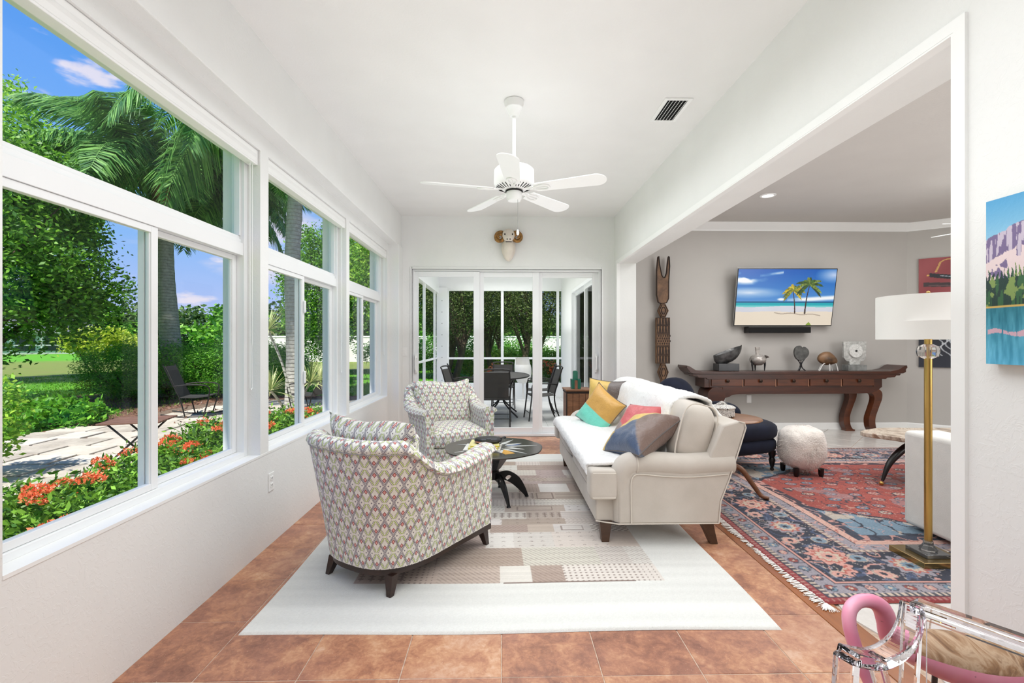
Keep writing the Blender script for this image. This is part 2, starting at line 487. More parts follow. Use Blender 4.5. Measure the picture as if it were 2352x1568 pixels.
# tiles laid on the diagonal, as the photograph shows
TD = .46; ca = math.cos(R(45))
me = None
for i in range(-16, 26):
    for j in range(-4, 30):
        u, v = i * TD, j * TD
        x, y = 1.0 + (u - v) * ca + 3.0, (u + v) * ca - 2.0
        if not (1.98 < x < 6.8 and .9 < y < 6.9): continue
        if y < 2.6 and x > 2.6: continue
        if x > 2.15 and 2.8 < y < 5.2 : continue
        if me is None:
            h = TD / 2 - .003
            mb = MB(); mb.rings([[(sx * (h - d), sy * (h - d), z) for sx, sy in ((-1, -1), (1, -1), (1, 1), (-1, 1))] for d, z in ((0, -.008), (0, -.0015), (.002, 0))])
            o = mb.build('tile', m_btile, lf, fix=False); me = o.data
        else:
            o = bpy.data.objects.new('tile', me); COL.objects.link(o); o.parent = lf
        o.location = (x, y, 0); o.rotation_euler = (0, 0, R(45))
# the same tiling where the rug or the edge of the room covers it, as one joined part
mb = MB()
for i in range(-16, 26):
    for j in range(-4, 30):
        u, v = i * TD, j * TD; x, y = 1.0 + (u - v) * ca + 3.0, (u + v) * ca - 2.0
        if not (1.66 < x < 9.0 and -1.5 < y < 7.5): continue
        if (1.98 < x < 6.8 and .9 < y < 6.9) and not (y < 2.6 and x > 2.6) and not (x > 2.15 and 2.8 < y < 5.2): continue
        h = (TD / 2 - .003) * math.sqrt(2)
        p = [(x + h * math.cos(R(90 * k)), y + h * math.sin(R(90 * k))) for k in range(4)]
        p = [(max(q[0], 1.642), q[1]) for q in p]
        mb.prism(p, 'z', -.008, 0)
mb.build('tile_field', m_btile, lf, kind='stuff')

# left wall with its three window openings
WY = ((1.452, 2.967), (3.070, 4.590), (4.680, 6.212))
ZS, ZT = .60, 2.48
mb = MB(); XW = -1.72
mb.box(XW, FX0, YB, FY1 + .17, -.1, ZS); mb.box(XW, FX0, YB, FY1 + .17, ZT, 3.3)
for a, b in ((YB, 1.452), (2.967, 3.070), (4.590, 4.680), (6.212, 6.70)): mb.box(XW, FX0, a, b, ZS, ZT)
wl = mb.build('wall_left', m_wall, kind='structure', fix=False)
MB().box(FX0 - .02, -1.378, YB, FY1, 2.585, 3.1).build('soffit', m_wall, wl, bevel=.006)
MB().box(FX0 - .02, -1.36, 6.292, FY1 + .02, 0, 2.59).build('pilaster', m_wall, wl, bevel=.006)
MB().box(-1.57, FX0 + .002, 1.452, 6.212, ZS - .012, ZS + .001).build('sill', m_trim, wl)

# right wall with the wide opening to the living room
XR = 1.545; XB = 1.795; OY0, OY1, OZ = 1.588, 6.345, 2.352
mb = MB()
mb.box(XR, XB, YB, OY0, 0, 3.3); mb.box(XR, XB, OY0, OY1, OZ, 3.3); mb.box(XR, XB, OY1, 6.99, 0, 3.3)
wr = mb.build('wall_right', m_wall, kind='structure', fix=False)
mb = MB(); tw = .042
mb.box(XR - .012, XR + .001, OY0 - tw, OY0, 0, OZ + tw); mb.box(XR - .012, XR + .001, OY1, OY1 + tw, 0, OZ + tw); mb.box(XR - .012, XR + .001, OY0, OY1, OZ + .0, OZ + tw)
mb.box(XR - .0115, XR + .03, OY0 + .0005, OY0 + .008, 0, OZ - .0005); mb.box(XR - .0115, XR + .03, OY1 - .008, OY1 - .0005, 0, OZ - .0005); mb.box(XR - .0115, XR + .03, OY0 + .008, OY1 - .008, OZ - .008, OZ - .0005)
mb.build('trim_2', m_trim, kind='structure', fix=False)

# back wall, door opening
DX0, DX1, DZ = -1.235, 1.372, 2.30
mb = MB()
mb.box(XW, DX0, FY1, FY1 + .17, 0, 3.3); mb.box(DX1, XR + .01, FY1, FY1 + .17, 0, 3.3); mb.box(DX0, DX1, FY1, FY1 + .17, DZ, 3.3)
mb.build('wall_back', m_wall, kind='structure', fix=False)
mb = MB()
for k, (o_, z) in enumerate(((.022, .012), (.006, .022))):
    mb.box(DX0 - o_, DX0 + .004, FY1 - z, FY1 + .02, 0, DZ + o_); mb.box(DX1 - .004, DX1 + o_, FY1 - z, FY1 + .02, 0, DZ + o_)
    mb.box(DX0, DX1, FY1 - z, FY1 + .02, DZ - .004, DZ + o_)
mb.build('trim_3', m_trim, kind='structure', fix=False)
# wall behind the camera
MB().box(XW, XB, YB - .15, YB, 0, 3.3).build('wall_front', m_wall, kind='structure', fix=False)
MB().box(XW, XR + .02, YB, 6.70, CZ, 3.3).build('ceiling', m_ceil, kind='structure', fix=False)

# living room shell
L1 = (6.05, 6.99); L2 = (7.5, 5.88)
MB().box(XB - .02, L1[0], 6.99, 7.15, 0, 3.3).build('wall_living_back', m_greige, kind='structure', fix=False)
MB().prism([(L1[0], L1[1]), (L2[0], L2[1]), (L2[0] + .1, L2[1] + .15), (L1[0] + .1, L1[1] + .16)], 'z', 0, 3.3).build('wall_living_diagonal', m_greige, kind='structure')
mb = MB(); mb.box(7.5, 7.65, YB, 5.92, 0, 3.3); mb.build('wall_living_right', m_greige, kind='structure', fix=False)
MB().box(XB, 7.65, YB - .15, YB, 0, 3.3).build('wall_living_front', m_greige, kind='structure', fix=False)
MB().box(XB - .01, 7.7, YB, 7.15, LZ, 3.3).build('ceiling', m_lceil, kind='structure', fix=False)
MB().box(XB, XB + .004, YB, OY0, 0, LZ).build('wall_living_left', m_greige, kind='structure', fix=False)
def crown(path, name):
    prof = [(0, -.115), (.012, -.115), (.016, -.10), (.03, -.085), (.06, -.05), (.085, -.02), (.092, -.012), (.092, 0), (0, 0)]
    mb = MB(); rings = []
    P = [Vector((a, b, 0)) for a, b in path]
    for i, p in enumerate(P):
        d0 = (P[i] - P[i - 1]).normalized() if i else (P[1] - P[0]).normalized()
        d1 = (P[i + 1] - P[i]).normalized() if i < len(P) - 1 else d0
        n0, n1 = Vector((d0.y, -d0.x, 0)), Vector((d1.y, -d1.x, 0))
        b = (n0 + n1).normalized(); b /= max(.3, b.dot(n0))
        rings.append([p + b * o_ + Vector((0, 0, LZ + z)) for o_, z in prof])
    mb.rings(rings); return mb.build(name, m_trim, kind='structure', fix=True)
crown([(XB, 6.99), L1, L2, (7.5, YB)], 'trim_4')
def base(path, name):
    mb = MB(); rings = []; P = [Vector((a, b, 0)) for a, b in path]
    for i, p in enumerate(P):
        d0 = (P[i] - P[i - 1]).normalized() if i else (P[1] - P[0]).normalized()
        d1 = (P[i + 1] - P[i]).normalized() if i < len(P) - 1 else d0
        n0, n1 = Vector((d0.y, -d0.x, 0)), Vector((d1.y, -d1.x, 0)); b = (n0 + n1).normalized(); b /= max(.3, b.dot(n0))
        rings.append([p + b * o_ + Vector((0, 0, z)) for o_, z in ((0, 0), (.016, 0), (.016, .085), (.010, .10), (0, .10))])
    mb.rings(rings); return mb.build(name, m_trim, kind='structure')
base([(XB, 6.99), L1, L2], 'baseboard_back')

# ------------------------------------------------------------------ windows of the left wall
def make_window(i, y0, y1):
    w = struct('window_%d' % i, (0, 0, 0)); XF = -1.570
    mb = MB(); e = .038
    mb.box(XF - .075, XF, y0, y0 + e, ZS, ZT); mb.box(XF - .075, XF, y1 - e, y1, ZS, ZT)
    mb.box(XF - .075, XF, y0 + e, y1 - e, ZS, ZS + .030); mb.box(XF - .075, XF, y0 + e, y1 - e, ZT - e, ZT)
    mb.box(XF - .055, XF - .02, y0 + e, y0 + e + .014, 1.946, ZT - e); mb.box(XF - .055, XF - .02, y1 - e - .014, y1 - e, 1.946, ZT - e)
    mb.build('window_frame', m_alu, w, bevel=.002, fix=False)
    mb = MB(); mb.box(XF - .07, XF - .006, y0 + e, y1 - e, 1.825, 1.90); mb.box(XF - .06, XF - .018, y0 + e, y1 - e, 1.90, 1.925); mb.box(XF - .05, XF - .028, y0 + e, y1 - e, 1.925, 1.945)
    mb.build('transom_rail', m_alu, w, bevel=.002, fix=False)
    MB().box(XF - .042, XF - .038, y0 + e, y1 - e, 1.93, ZT - e).build('pane', m_pane, w, fix=False)
    ym = (y0 + y1) / 2
    for a, b, x in ((y0 + e + .002, ym + .012, XF - .012), (ym - .030, y1 - e - .002, XF - .046)):
        mb = MB(); s = .042; z0, z1 = ZS + .031, 1.824
        mb.box(x - .028, x, a, a + s, z0, z1); mb.box(x - .028, x, b - s, b, z0, z1); mb.box(x - .028, x, a + s, b - s, z0, z0 + .03); mb.box(x - .028, x, a + s, b - s, z1 - .03, z1)
        mb.box(x - .020, x - .006, a + s, a + s + .006, z0 + .03, z1 - .03); mb.box(x - .020, x - .006, b - s - .006, b - s, z0 + .03, z1 - .03)
        sa = mb.build('sash', m_alu, w, bevel=.002, fix=False)
        MB().box(x - .016, x - .012, a + s, b - s, z0 + .03, z1 - .03).build('pane', m_pane, sa, fix=False)
    # latch pulls on the meeting stile
    for z in ((1.02, 1.58) if i == 2 else ()):
        mb = MB(); mb.box(XF - .012, XF + .006, ym - .022, ym + .006, z - .05, z + .05); mb.build('latch', m_trim, w, bevel=.012, seg=4, fix=False)
    return w
for i, (a, b) in enumerate(WY): make_window(i + 1, a, b)

# roller blinds, fully raised
m_blind = simple('white_blind_fabric', C(236, 236, 234), .7, var=.02, bump=.1, bscale=300, bdist=.001)
m_chrome = simple('chrome', C(220, 222, 224), .15, 1.0, var=.02)
where = ('nearest', 'middle', 'farthest')
for i, (a, b) in enumerate(WY):
    t = thing('roller_blind', 'white roller blind rolled up tight above the %s garden window' % where[i], 'blind', (-1.535, (a + b) / 2, 2.40), group='roller blinds over the garden windows')
    h = (b - a) / 2
    MB().tube([(0, -h + .02, .038), (0, h - .02, .038)], .032, 20).build('fabric_roll', m_blind, t, smooth=True)
    MB().box(.020, .030, -h + .008, h - .008, -.002, .078).build('fascia', m_trim, t, bevel=.003, fix=False)
    MB().box(-.026, .03, -h + .008, h - .008, -.014, -.002).build('bottom_bar', m_trim, t, bevel=.003, fix=False)
    for s in (-1, 1): MB().box(-.03, .03, s * (h - .006) - .003, s * (h - .006) + .003, -.01, .078).build('bracket', m_trim, t, fix=False)
    zb = -1.38 + (.12 if i == 2 else 0)
    pts = [(.012, h - .035, .03)] + [(.012 + .0, h - .035 - .012 * math.sin(k / 30 * math.pi) * (k > 24), .03 + (zb - .03) * k / 30) for k in range(31)]
    pts += [(.012, h - .05, zb - .012), (.012, h - .062, zb)] + [(.012, h - .062, zb + (.0 - zb) * k / 20) for k in range(1, 21)]
    MB().tube(pts, .0028, 5).build('pull_chain', m_trim, t, smooth=True)

# ------------------------------------------------------------------ sliding door in the back wall
d = struct('door_1')
Y0 = FY1 + .02
mb = MB()
mb.box(DX0, DX0 + .03, Y0 - .005, Y0 + .14, 0, DZ); mb.box(DX1 - .03, DX1, Y0 - .005, Y0 + .14, 0, DZ); mb.box(DX0 + .03, DX1 - .03, Y0 - .005, Y0 + .14, DZ - .03, DZ)
mb.box(DX0 + .03, DX1 - .03, Y0 - .002, Y0 + .14, 0, .03)
for k in range(3): mb.box(DX0 + .03, DX1 - .03, Y0 + .012 + .043 * k, Y0 + .016 + .043 * k, .03, .038)
mb.build('door_frame', m_alu, d, bevel=.002, fix=False)
for a, b, y, sl, sr in ((-1.212, -.312, Y0 + .006, .062, .082), (-.335, .510, Y0 + .049, .08, .088), (.500, 1.348, Y0 + .092, .06, .085)):
    z0, z1 = .036, DZ - .034; mb = MB(); th_ = .036
    mb.box(a, a + sl, y, y + th_, z0, z1); mb.box(b - sr, b, y, y + th_, z0, z1); mb.box(a + sl, b - sr, y, y + th_, z1 - .068, z1); mb.box(a + sl, b - sr, y, y + th_, z0, z0 + .075)
    p = mb.build('sliding_panel', m_alu, d, bevel=.003, fix=False)
    MB().box(a + sl, b - sr, y + .015, y + .021, z0 + .075, z1 - .068).build('pane', m_pane, p, fix=False)
    if a < -1: hx = a + .03
    elif a > .4: hx = b - .035
    else: continue
    hz = 1.0
    mb = MB(); mb.tube([(hx, y - .03, hz - .10), (hx, y - .045, hz - .08), (hx, y - .045, hz + .08), (hx, y - .03, hz + .10)], .010, 10); mb.box(hx - .014, hx + .014, y - .032, y + .002, hz - .12, hz - .08); mb.box(hx - .014, hx + .014, y - .032, y + .002, hz + .08, hz + .12); mb.box(hx - .018, hx + .018, y - .006, y, hz - .14, hz + .14)
    mb.build('handle', m_trim, p, bevel=.002, fix=False)

# ------------------------------------------------------------------ screened porch (lanai) behind the door
PY0, PY1, PZ = 6.70, 11.4, 2.95
M = Mat('porch_tile'); co = M.world(); f = M.noise(co, 4, 5, .6, .5) * .8 + M.noise(co, 60, 2) * .2
M.col(M.ramp(f, [(.3, C(196, 195, 192)), (.7, C(220, 219, 216))])); M.set(Roughness=.45); m_ptile = M.m
pf = MB().box(-1.62, 1.50, FY1 + .16, PY1 + .1, -.12, -.026).build('floor', m_track, kind='structure', fix=False)
pt = .62
for i in range(-3, 3):
    for j in range(8):
        x0, x1 = max(.10 + i * pt, -1.60), min(.10 + (i + 1) * pt, 1.49); y0, y1 = FY1 + .17 + j * pt, min(FY1 + .17 + (j + 1) * pt, PY1 + .08)
        if x1 - x0 > .05 and y1 - y0 > .05: tile(x0, x1, y0, y1, m_ptile, pf, top=-.02)
pf['label'] = 'pale grey tiled porch floor'
MB().box(-1.75, 1.8, 6.70, 11.6, PZ, 3.3).build('ceiling', m_ceil, kind='structure', fix=False)
# screen walls: white posts, rails, kick plates; far side and left side
sw = struct('wall_porch_screen')
def part(mb, name, par=sw, mat=m_alu, **k): return mb.build(name, mat, par, bevel=.002, fix=False, **k)
part(MB().box(-1.75, 1.6, 11.36, 11.5, 2.54, PZ), 'header')
part(MB().box(-1.62, -1.50, 6.70, 11.4, 2.45, PZ), 'header')
part(MB().box(-1.62, 1.5, 11.38, 11.44, -.02, .32), 'kick_plate')
part(MB().box(-1.56, -1.53, 6.70, 11.4, -.02, .32), 'kick_plate')
part(MB().box(-1.56, -1.30, 11.34, 11.46, -.02, 2.6), 'corner_post')
for x0, x1 in ((-1.30, -1.27), (-.03, .035), (1.30, 1.365)): part(MB().box(x0, x1, 11.38, 11.43, .32, .885).box(x0, x1, 11.38, 11.43, .935, 2.52), 'mullion')
part(MB().box(-1.5, 1.5, 11.38, 11.43, .885, .935), 'chair_rail')
part(MB().box(-1.57, -1.53, 6.70, 11.4, .90, .94), 'chair_rail')
for y in (7.9, 9.45, 10.9): part(MB().box(-1.57, -1.52, y - .025, y + .025, .32, .90).box(-1.57, -1.52, y - .025, y + .025, .94, 2.45), 'mullion')
part(MB().box(-1.3, 1.42, 11.35, 11.45, 2.52, 2.54), 'top_rail')
mb = MB()
for k in range(9): mb.cyl((-1.43, 11.339, .12 + k * .27), (-1.43, 11.334, .12 + k * .27), .012, n=8)
mb.build('screw_row', m_track, sw, kind='stuff')
# right side of the porch: house wall with glazed slider
wp = struct('wall_porch_right')
mb = MB(); XP = 1.42
mb.box(XP, XP + .15, 6.70, 7.0, -.02, 3.0); mb.box(XP, XP + .15, 9.62, 11.5, -.02, 3.0); mb.box(XP, XP + .15, 7.0, 9.62, 2.34, 3.0)
mb.build('plaster', m_wall, wp, fix=False)
d = struct('door_2')
mb = MB(); mb.box(XP - .02, XP + .1, 7.0, 7.05, 0, 2.34); mb.box(XP - .02, XP + .1, 9.56, 9.62, 0, 2.34); mb.box(XP - .02, XP + .1, 7.05, 9.56, 2.28, 2.34); mb.box(XP - .02, XP + .1, 7.05, 9.56, -.02, .04)
mb.build('door_frame', m_alu, d, fix=False)
for a, b, x in ((7.05, 8.35, XP + .02), (8.28, 9.56, XP + .05)):
    mb = MB(); mb.box(x, x + .03, a, a + .06, .04, 2.28); mb.box(x, x + .03, b - .06, b, .04, 2.28); mb.box(x, x + .03, a + .06, b - .06, 2.22, 2.28); mb.box(x, x + .03, a + .06, b - .06, .04, .10)
    p = mb.build('sliding_panel', m_alu, d, fix=False)
    MB().box(x + .012, x + .018, a + .06, b - .06, .10, 2.22).build('pane', m_pane, p, fix=False)
m_dark = simple('unlit_room_shade', C(92, 92, 88), .9)  # dark grey puts the shade of an unlit interior into the colour
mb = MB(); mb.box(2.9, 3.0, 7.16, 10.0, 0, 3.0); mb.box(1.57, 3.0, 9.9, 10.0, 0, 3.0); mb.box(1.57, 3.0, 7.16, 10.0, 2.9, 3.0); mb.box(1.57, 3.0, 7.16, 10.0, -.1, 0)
mb.build('wall_dark_interior', m_dark, kind='structure', fix=False)  # closed box added behind the porch slider to look dark through the glass
# roof slab that shades the house
m_roof = simple('roof_shingle', C(140, 132, 122), .8, var=.2, scale=20)
mb = MB(); mb.box(-2.15, 9.5, -6, 12.0, 3.3, 3.42)
mb.build('roof', m_roof, kind='structure', fix=False)
m_stucco = wallpaint('exterior_stucco', C(226, 222, 214))
# ------------------------------------------------------------------ patterned armchairs
def ikat():
    M = Mat('ikat_lattice_fabric')
    uv = M.node('ShaderNodeUVMap'); nz = M.node('ShaderNodeTexNoise'); nz.inputs['Scale'].default_value = 60
    x, y, _ = M.sep(uv.outputs[0])
    jit = M.noise(uv.outputs[0], 140, 2) - .5
    x = x + jit * .0016; y = y + jit * .002
    W_, H_ = .092, .180
    p, q = x / W_, y / H_
    a, b = (p + q).frac() - .5, (p - q).frac() - .5      # diamond coordinates, both -.5.. .5
    lx, ly = (a + b) * .5, (a - b) * .5                   # position inside the diamond, -.5.. .5
    alx, aly = lx.abs(), ly.abs()
    edge = a.abs().max(b.abs())                           # .5 on the lattice
    lat = edge.smooth(.418, .432)
    # beads along the lattice
    s1 = ((a * 14).frac() - .5).abs(); s2 = ((b * 14).frac() - .5).abs()
    on_a = (a.abs() > .43)
    t = on_a * s2 + (1.0 - on_a) * s1
    bead = (t < .24) * (edge > .442) * (edge < .482)
    base = M.mix(M.noise(uv.outputs[0], 25, 2), C(226, 222, 212), C(238, 236, 230))
    c = M.mix(((alx + aly) < .30) * .4, base, C(222, 218, 206))
    # nested chevrons meeting in an X: a slate line outside, a green stroke inside
    ar = alx - aly * 1.25
    win = (aly < .235)
    c = M.mix(((ar - .075).abs() < .016) * win * (aly > .02), c, C(112, 106, 112))
    c = M.mix(((ar + .012).abs() < .034) * win * (aly > .03), c, C(168, 186, 104))
    c = M.mix(((ar + .085).abs() < .014) * win * (aly > .10), c, C(120, 112, 116))
    # little crosses at both sides
    sx_ = (alx - .30).abs()
    c = M.mix(((sx_ < .045) * (aly < .010)).max((sx_ < .014) * (aly < .026)), c, C(112, 104, 116))
    # red lozenges near the top and bottom of each diamond
    rd = alx * .70 + (aly - .325).abs()
    c = M.mix((rd < .078), c, C(118, 92, 92)); c = M.mix((rd < .062), c, C(192, 88, 84)); c = M.mix((rd < .034), c, C(236, 214, 206)); c = M.mix((rd < .017), c, C(190, 80, 78))
    c = M.mix(lat * (1.0 - bead), c, C(126, 120, 132))
    M.col(c); M.set(Roughness=.9); M.b.inputs['Specular IOR Level'].default_value = .2
    M.b.inputs['Sheen Weight'].default_value = .25
    M.bump(M.noise(uv.outputs[0], 600, 2), .2, .001)
    return M.m
m_ikat = ikat()
m_welt = simple('grey_thread_welt', C(176, 172, 170), .8)
m_dkwood = wood('espresso_wood', C(34, 22, 18), C(62, 42, 34), .35, 4, (1, 1, 4))

def uvbox(o, scale=1.0, off=(0, 0)):
    me = o.data
    ul = me.uv_layers.get('UVMap') or me.uv_layers.new(name='UVMap')
    for p in me.polygons:
        n = p.normal; ax = max(range(3), key=lambda k: abs(n[k]))
        for li in p.loop_indices:
            co = me.vertices[me.loops[li].vertex_index].co
            u = {0: (co.y, co.z), 1: (co.x, co.z), 2: (co.x, co.y)}[ax]
            ul.data[li].uv = (u[0] * scale + off[0], u[1] * scale + off[1])
    return o

def sstep(a, b, x):
    t = min(1, max(0, (x - a) / (b - a))); return t * t * (3 - 2 * t)

def barrel_chair(label, loc, rz, back_h=.80, tilt=0):
    t = thing('barrel_armchair', label, 'armchair', loc, rz, 'matching patterned barrel armchairs')
    def outline(wf, wr, F, B, ys=-.08, n=26, ns=7):
        pts = []
        for k in range(ns): s = k / ns; pts.append((wf + (wr - wf) * s, F + (ys - F) * s))
        for k in range(n + 1):
            a = math.pi * k / n; e = 2 / 2.7
            cx, sy = math.cos(a), math.sin(a)
            pts.append((math.copysign(abs(cx) ** e, cx) * wr, ys + (B - ys) * abs(sy) ** e))
        for k in range(ns - 1, -1, -1): s = k / ns; pts.append((-(wf + (wr - wf) * s), F + (ys - F) * s))
        return pts
    ns, n = 7, 26
    base, top = outline(.325, .300, .37, -.47), outline(.355, .445, .35, -.585)
    m = len(base)
    def normal(P, i):
        a, b = Vector(P[max(i - 1, 0)]), Vector(P[min(i + 1, m - 1)]); d = (b - a).normalized(); return Vector((-d.y, d.x)) * -1 if False else Vector((d.y, -d.x))
    # orientation check so that the normal points outward
    sgn = 1 if normal(top, m // 2).y < 0 else -1
    def height(i):
        if i < ns or i >= m - ns:
            u = 1.0
        else:
            a = 180 * (i - ns) / n; a = min(a, 180 - a); u = sstep(40, 0, a)
        return back_h + (.632 - back_h) * u ** .8 + .02 * u * (math.exp(-((top[i][1] - .35) / .12) ** 2)) - .012 * math.sin(math.pi * u)
    rings, uvs, arc = [], [], 0; welt = []
    for i in range(m):
        h = height(i); nb = normal(top, i) * sgn
        if i: arc += (Vector(base[i]) * .4 + Vector(top[i]) * .6 - Vector(base[i - 1]) * .4 - Vector(top[i - 1]) * .6).length
        def at(z, off):
            s = (z / back_h) ** 1.1; b = Vector(base[i]).lerp(Vector(top[i]), s) + nb * off
            return Vector((b.x, b.y, z))
        th = .085; ring = [at(.135, .0)]
        for z in (.22, .32, .42, .52, .62, .70):
            if z < h - .07: ring.append(at(z, 0))
        while len(ring) < 7: ring.append(at(h - .07 + .0005 * len(ring), 0))
        ring = ring[:7]
        roll = 0.012 + .022 * (1 - sstep(.6, .8, h))
        ring.append(at(h - .062, .0)); welt.append(at(h - .062, .003))
        for k in range(7):
            a = math.pi * k / 6
            p = at(h - .045, -th / 2 + math.cos(a) * (th / 2 + roll)); p.z = h - .045 + math.sin(a) * .045; ring.append(p)
        for z in (h - .12, .42, .30): ring.append(at(min(z, h - .1), -th))
        rings.append(ring); v = 0; q = []
        for k, p in enumerate(ring):
            if k: v += (p - ring[k - 1]).length
            q.append((arc, v))
        uvs += q
    mb = MB(); nr = len(rings[0])
    fs = [(i * nr + j, i * nr + j + 1, (i + 1) * nr + j + 1, (i + 1) * nr + j) for i in range(m - 1) for j in range(nr - 1)]
    mb.add([p for r_ in rings for p in r_], fs, uvs)
    for r_ in (rings[0], rings[-1]): mb.add(r_, [tuple(range(nr))], [(p.x, p.z) for p in r_])
    # front facings of the arms bulge slightly
    sh = mb.build('shell', m_ikat, t, smooth=True, uv=True, fix=False, angle=60)
    MB().tube(welt, .0026, 6).build('welt', m_welt, t, smooth=True)
    # under-rail, seat cushion, back pillow
    rail = [(x * .93, y * .93) for x, y in base]
    mb = MB(); mb.prism([(x * .97, y * .985) for x, y in base], 'z', .135, .28)
    uvbox(mb.build('seat_rail', m_ikat, t, smooth=True, angle=50, fix=True))
    def nrm_ball(name, c, r, p, q, fn=None, M_=None, off=(0, 0)):
        mb = MB(); mb.ball(c, r, 40, 20, p, q, M_, fn)
        o = mb.build(name, m_ikat, t, smooth=True, angle=180); return uvbox(o, 1, off)
    nrm_ball('seat_cushion', (0, .06, .355), (.285, .335, .095), .30, .45, lambda d: Vector((d.x, d.y, d.z + .02 * (1 - (d.x / .3) ** 2) * (1 - (d.y / .36) ** 2))))
    tm = Matrix.Translation((0, -.275, .625)) @ Matrix.Rotation(R(15), 4, 'X')
    n2 = 27; mb = MB()
    for sd in (1, -1):
        vs, uvv = [], []
        for j in range(n2):
            for i in range(n2):
                u, v = 2 * i / (n2 - 1) - 1, 2 * j / (n2 - 1) - 1
                x = u * (1 - .09 * (1 - v * v)) * .325; z = v * (1 - .10 * (1 - u * u)) * .26
                h = .10 * (max(0, 1 - u ** 4) * max(0, 1 - v ** 4)) ** .55
                vs.append(tm @ Vector((x, sd * h, z + .012 * math.sin(u * 4)))); uvv.append((u * .33 + .02, v * .27 + .04))
        mb.add(vs, [((j * n2 + i, j * n2 + i + 1, (j + 1) * n2 + i + 1, (j + 1) * n2 + i) if sd < 0 else (j * n2 + i, (j + 1) * n2 + i, (j + 1) * n2 + i + 1, j * n2 + i + 1)) for j in range(n2 - 1) for i in range(n2 - 1)], uvv)
    mb.build('back_pillow', m_ikat, t, smooth=True, angle=180, uv=True, fix=False)
    # dark band and legs
    mb = MB(); mb.prism([(x * 1.005, y * 1.005) for x, y in base], 'z', .098, .138)
    mb.build('plinth_band', m_dkwood, t, smooth=True, angle=50)
    for x, y, s in ((.285, .33, 1), (-.285, .33, -1), (.215, -.385, 1), (-.215, -.385, -1)):
        dx, dy = s * .012, (.012 if y > 0 else -.02)
        mb = MB(); mb.rings([[(x + ox * w + dx * k, y + oy * w + dy * k, z) for ox, oy in ((-1, -1), (1, -1), (1, 1), (-1, 1))] for w, k, z in ((.014, 1.6, 0), (.027, 0, .10))])
        mb.build('leg', m_dkwood, t, bevel=.002)
    return t
barrel_chair('patterned barrel armchair nearest the camera, seen from behind', (-.545, 2.90, .012), R(-32))
barrel_chair('patterned barrel armchair by the sliding door, facing the room', (-.535, 4.90, .012), R(-157), .83)

# ------------------------------------------------------------------ coffee table with star inlay
m_bronze = simple('bronze_plate', C(70, 66, 62), .22, .6, var=.25, scale=5)
m_blackmetal = simple('black_metal', C(24, 24, 26), .35, .4, var=.1, bump=.05, bscale=80)
m_white_inlay = simple('polished_inlay', C(225, 225, 222), .2, .3, var=.03)
m_mesh = simple('woven_metal', C(70, 70, 72), .35, .6, var=.5, scale=90, bump=.6, bscale=120)
m_blue = simple('blue_inlay', C(62, 84, 128), .3, var=.1)
m_ochre = simple('ochre_inlay', C(196, 146, 52), .35, var=.15)
t = thing('coffee_table', 'round dark metal coffee table with a white star inlay between the armchairs and the sofa', 'table', (-.07, 3.95, .012))
ZT_ = .418
N = 96; poly = []
for k in range(N):
    a = 2 * math.pi * k / N; w = (k * 13 / N) % 1
    r_ = .400 + .010 * (w if int(k * 13 / N) % 2 else .3) + .003 * math.sin(9 * a)
    poly.append((r_ * math.cos(a), r_ * math.sin(a)))
MB().prism(poly, 'z', ZT_ - .010, ZT_).build('tabletop', m_bronze, t, bevel=.002)
mb = MB()
for i in range(14):
    a = 2 * math.pi * i / 14 + .1; r1 = (.365, .27, .33, .24)[i % 4]; r0 = .10; hw = (.020, .030, .024, .034)[i % 4]
    d_ = Vector((math.cos(a), math.sin(a), 0)); p_ = Vector((-d_.y, d_.x, 0)); sk = (.012, -.01)[i % 2]
    q = [d_ * r0 - p_ * hw * .5, d_ * (r0 + .06) - p_ * hw, d_ * r1 + p_ * sk, d_ * (r0 + .05) + p_ * hw]
    mb.prism([(v.x, v.y) for v in q], 'z', ZT_ + .0004, ZT_ + .0022)
mb.build('star_inlay', m_white_inlay, t)
for a in (.45, 1.9, 3.6): MB().prism([(.12 * math.cos(a - .3), .12 * math.sin(a - .3)), (.24 * math.cos(a - .12), .24 * math.sin(a - .12)), (.22 * math.cos(a + .16), .22 * math.sin(a + .16)), (.12 * math.cos(a + .25), .12 * math.sin(a + .25))], 'z', ZT_ + .0002, ZT_ + .0014).build('blue_inlay', m_blue, t)
mb = MB()
for a in (4.35, 5.2): mb.prism([(.15 * math.cos(a - .25), .15 * math.sin(a - .25)), (.29 * math.cos(a - .16), .29 * math.sin(a - .16)), (.29 * math.cos(a + .14), .29 * math.sin(a + .14)), (.15 * math.cos(a + .22), .15 * math.sin(a + .22))], 'z', ZT_ + .0002, ZT_ + .0014)
mb.build('ochre_inlay', m_ochre, t)
mb = MB(); mb.lathe([(.03, .215), (.06, .235), (.20, ZT_ - .012), (.19, ZT_ - .011)], 4, M=Matrix.Rotation(R(20), 4, 'Z')); mb.build('woven_cone', m_mesh, t)
mb = MB(); mb.lathe([(.0, .150), (.045, .155), (.05, .2), (.035, .225), (0, .226)], 16); mb.build('hub', m_blackmetal, t, smooth=True)
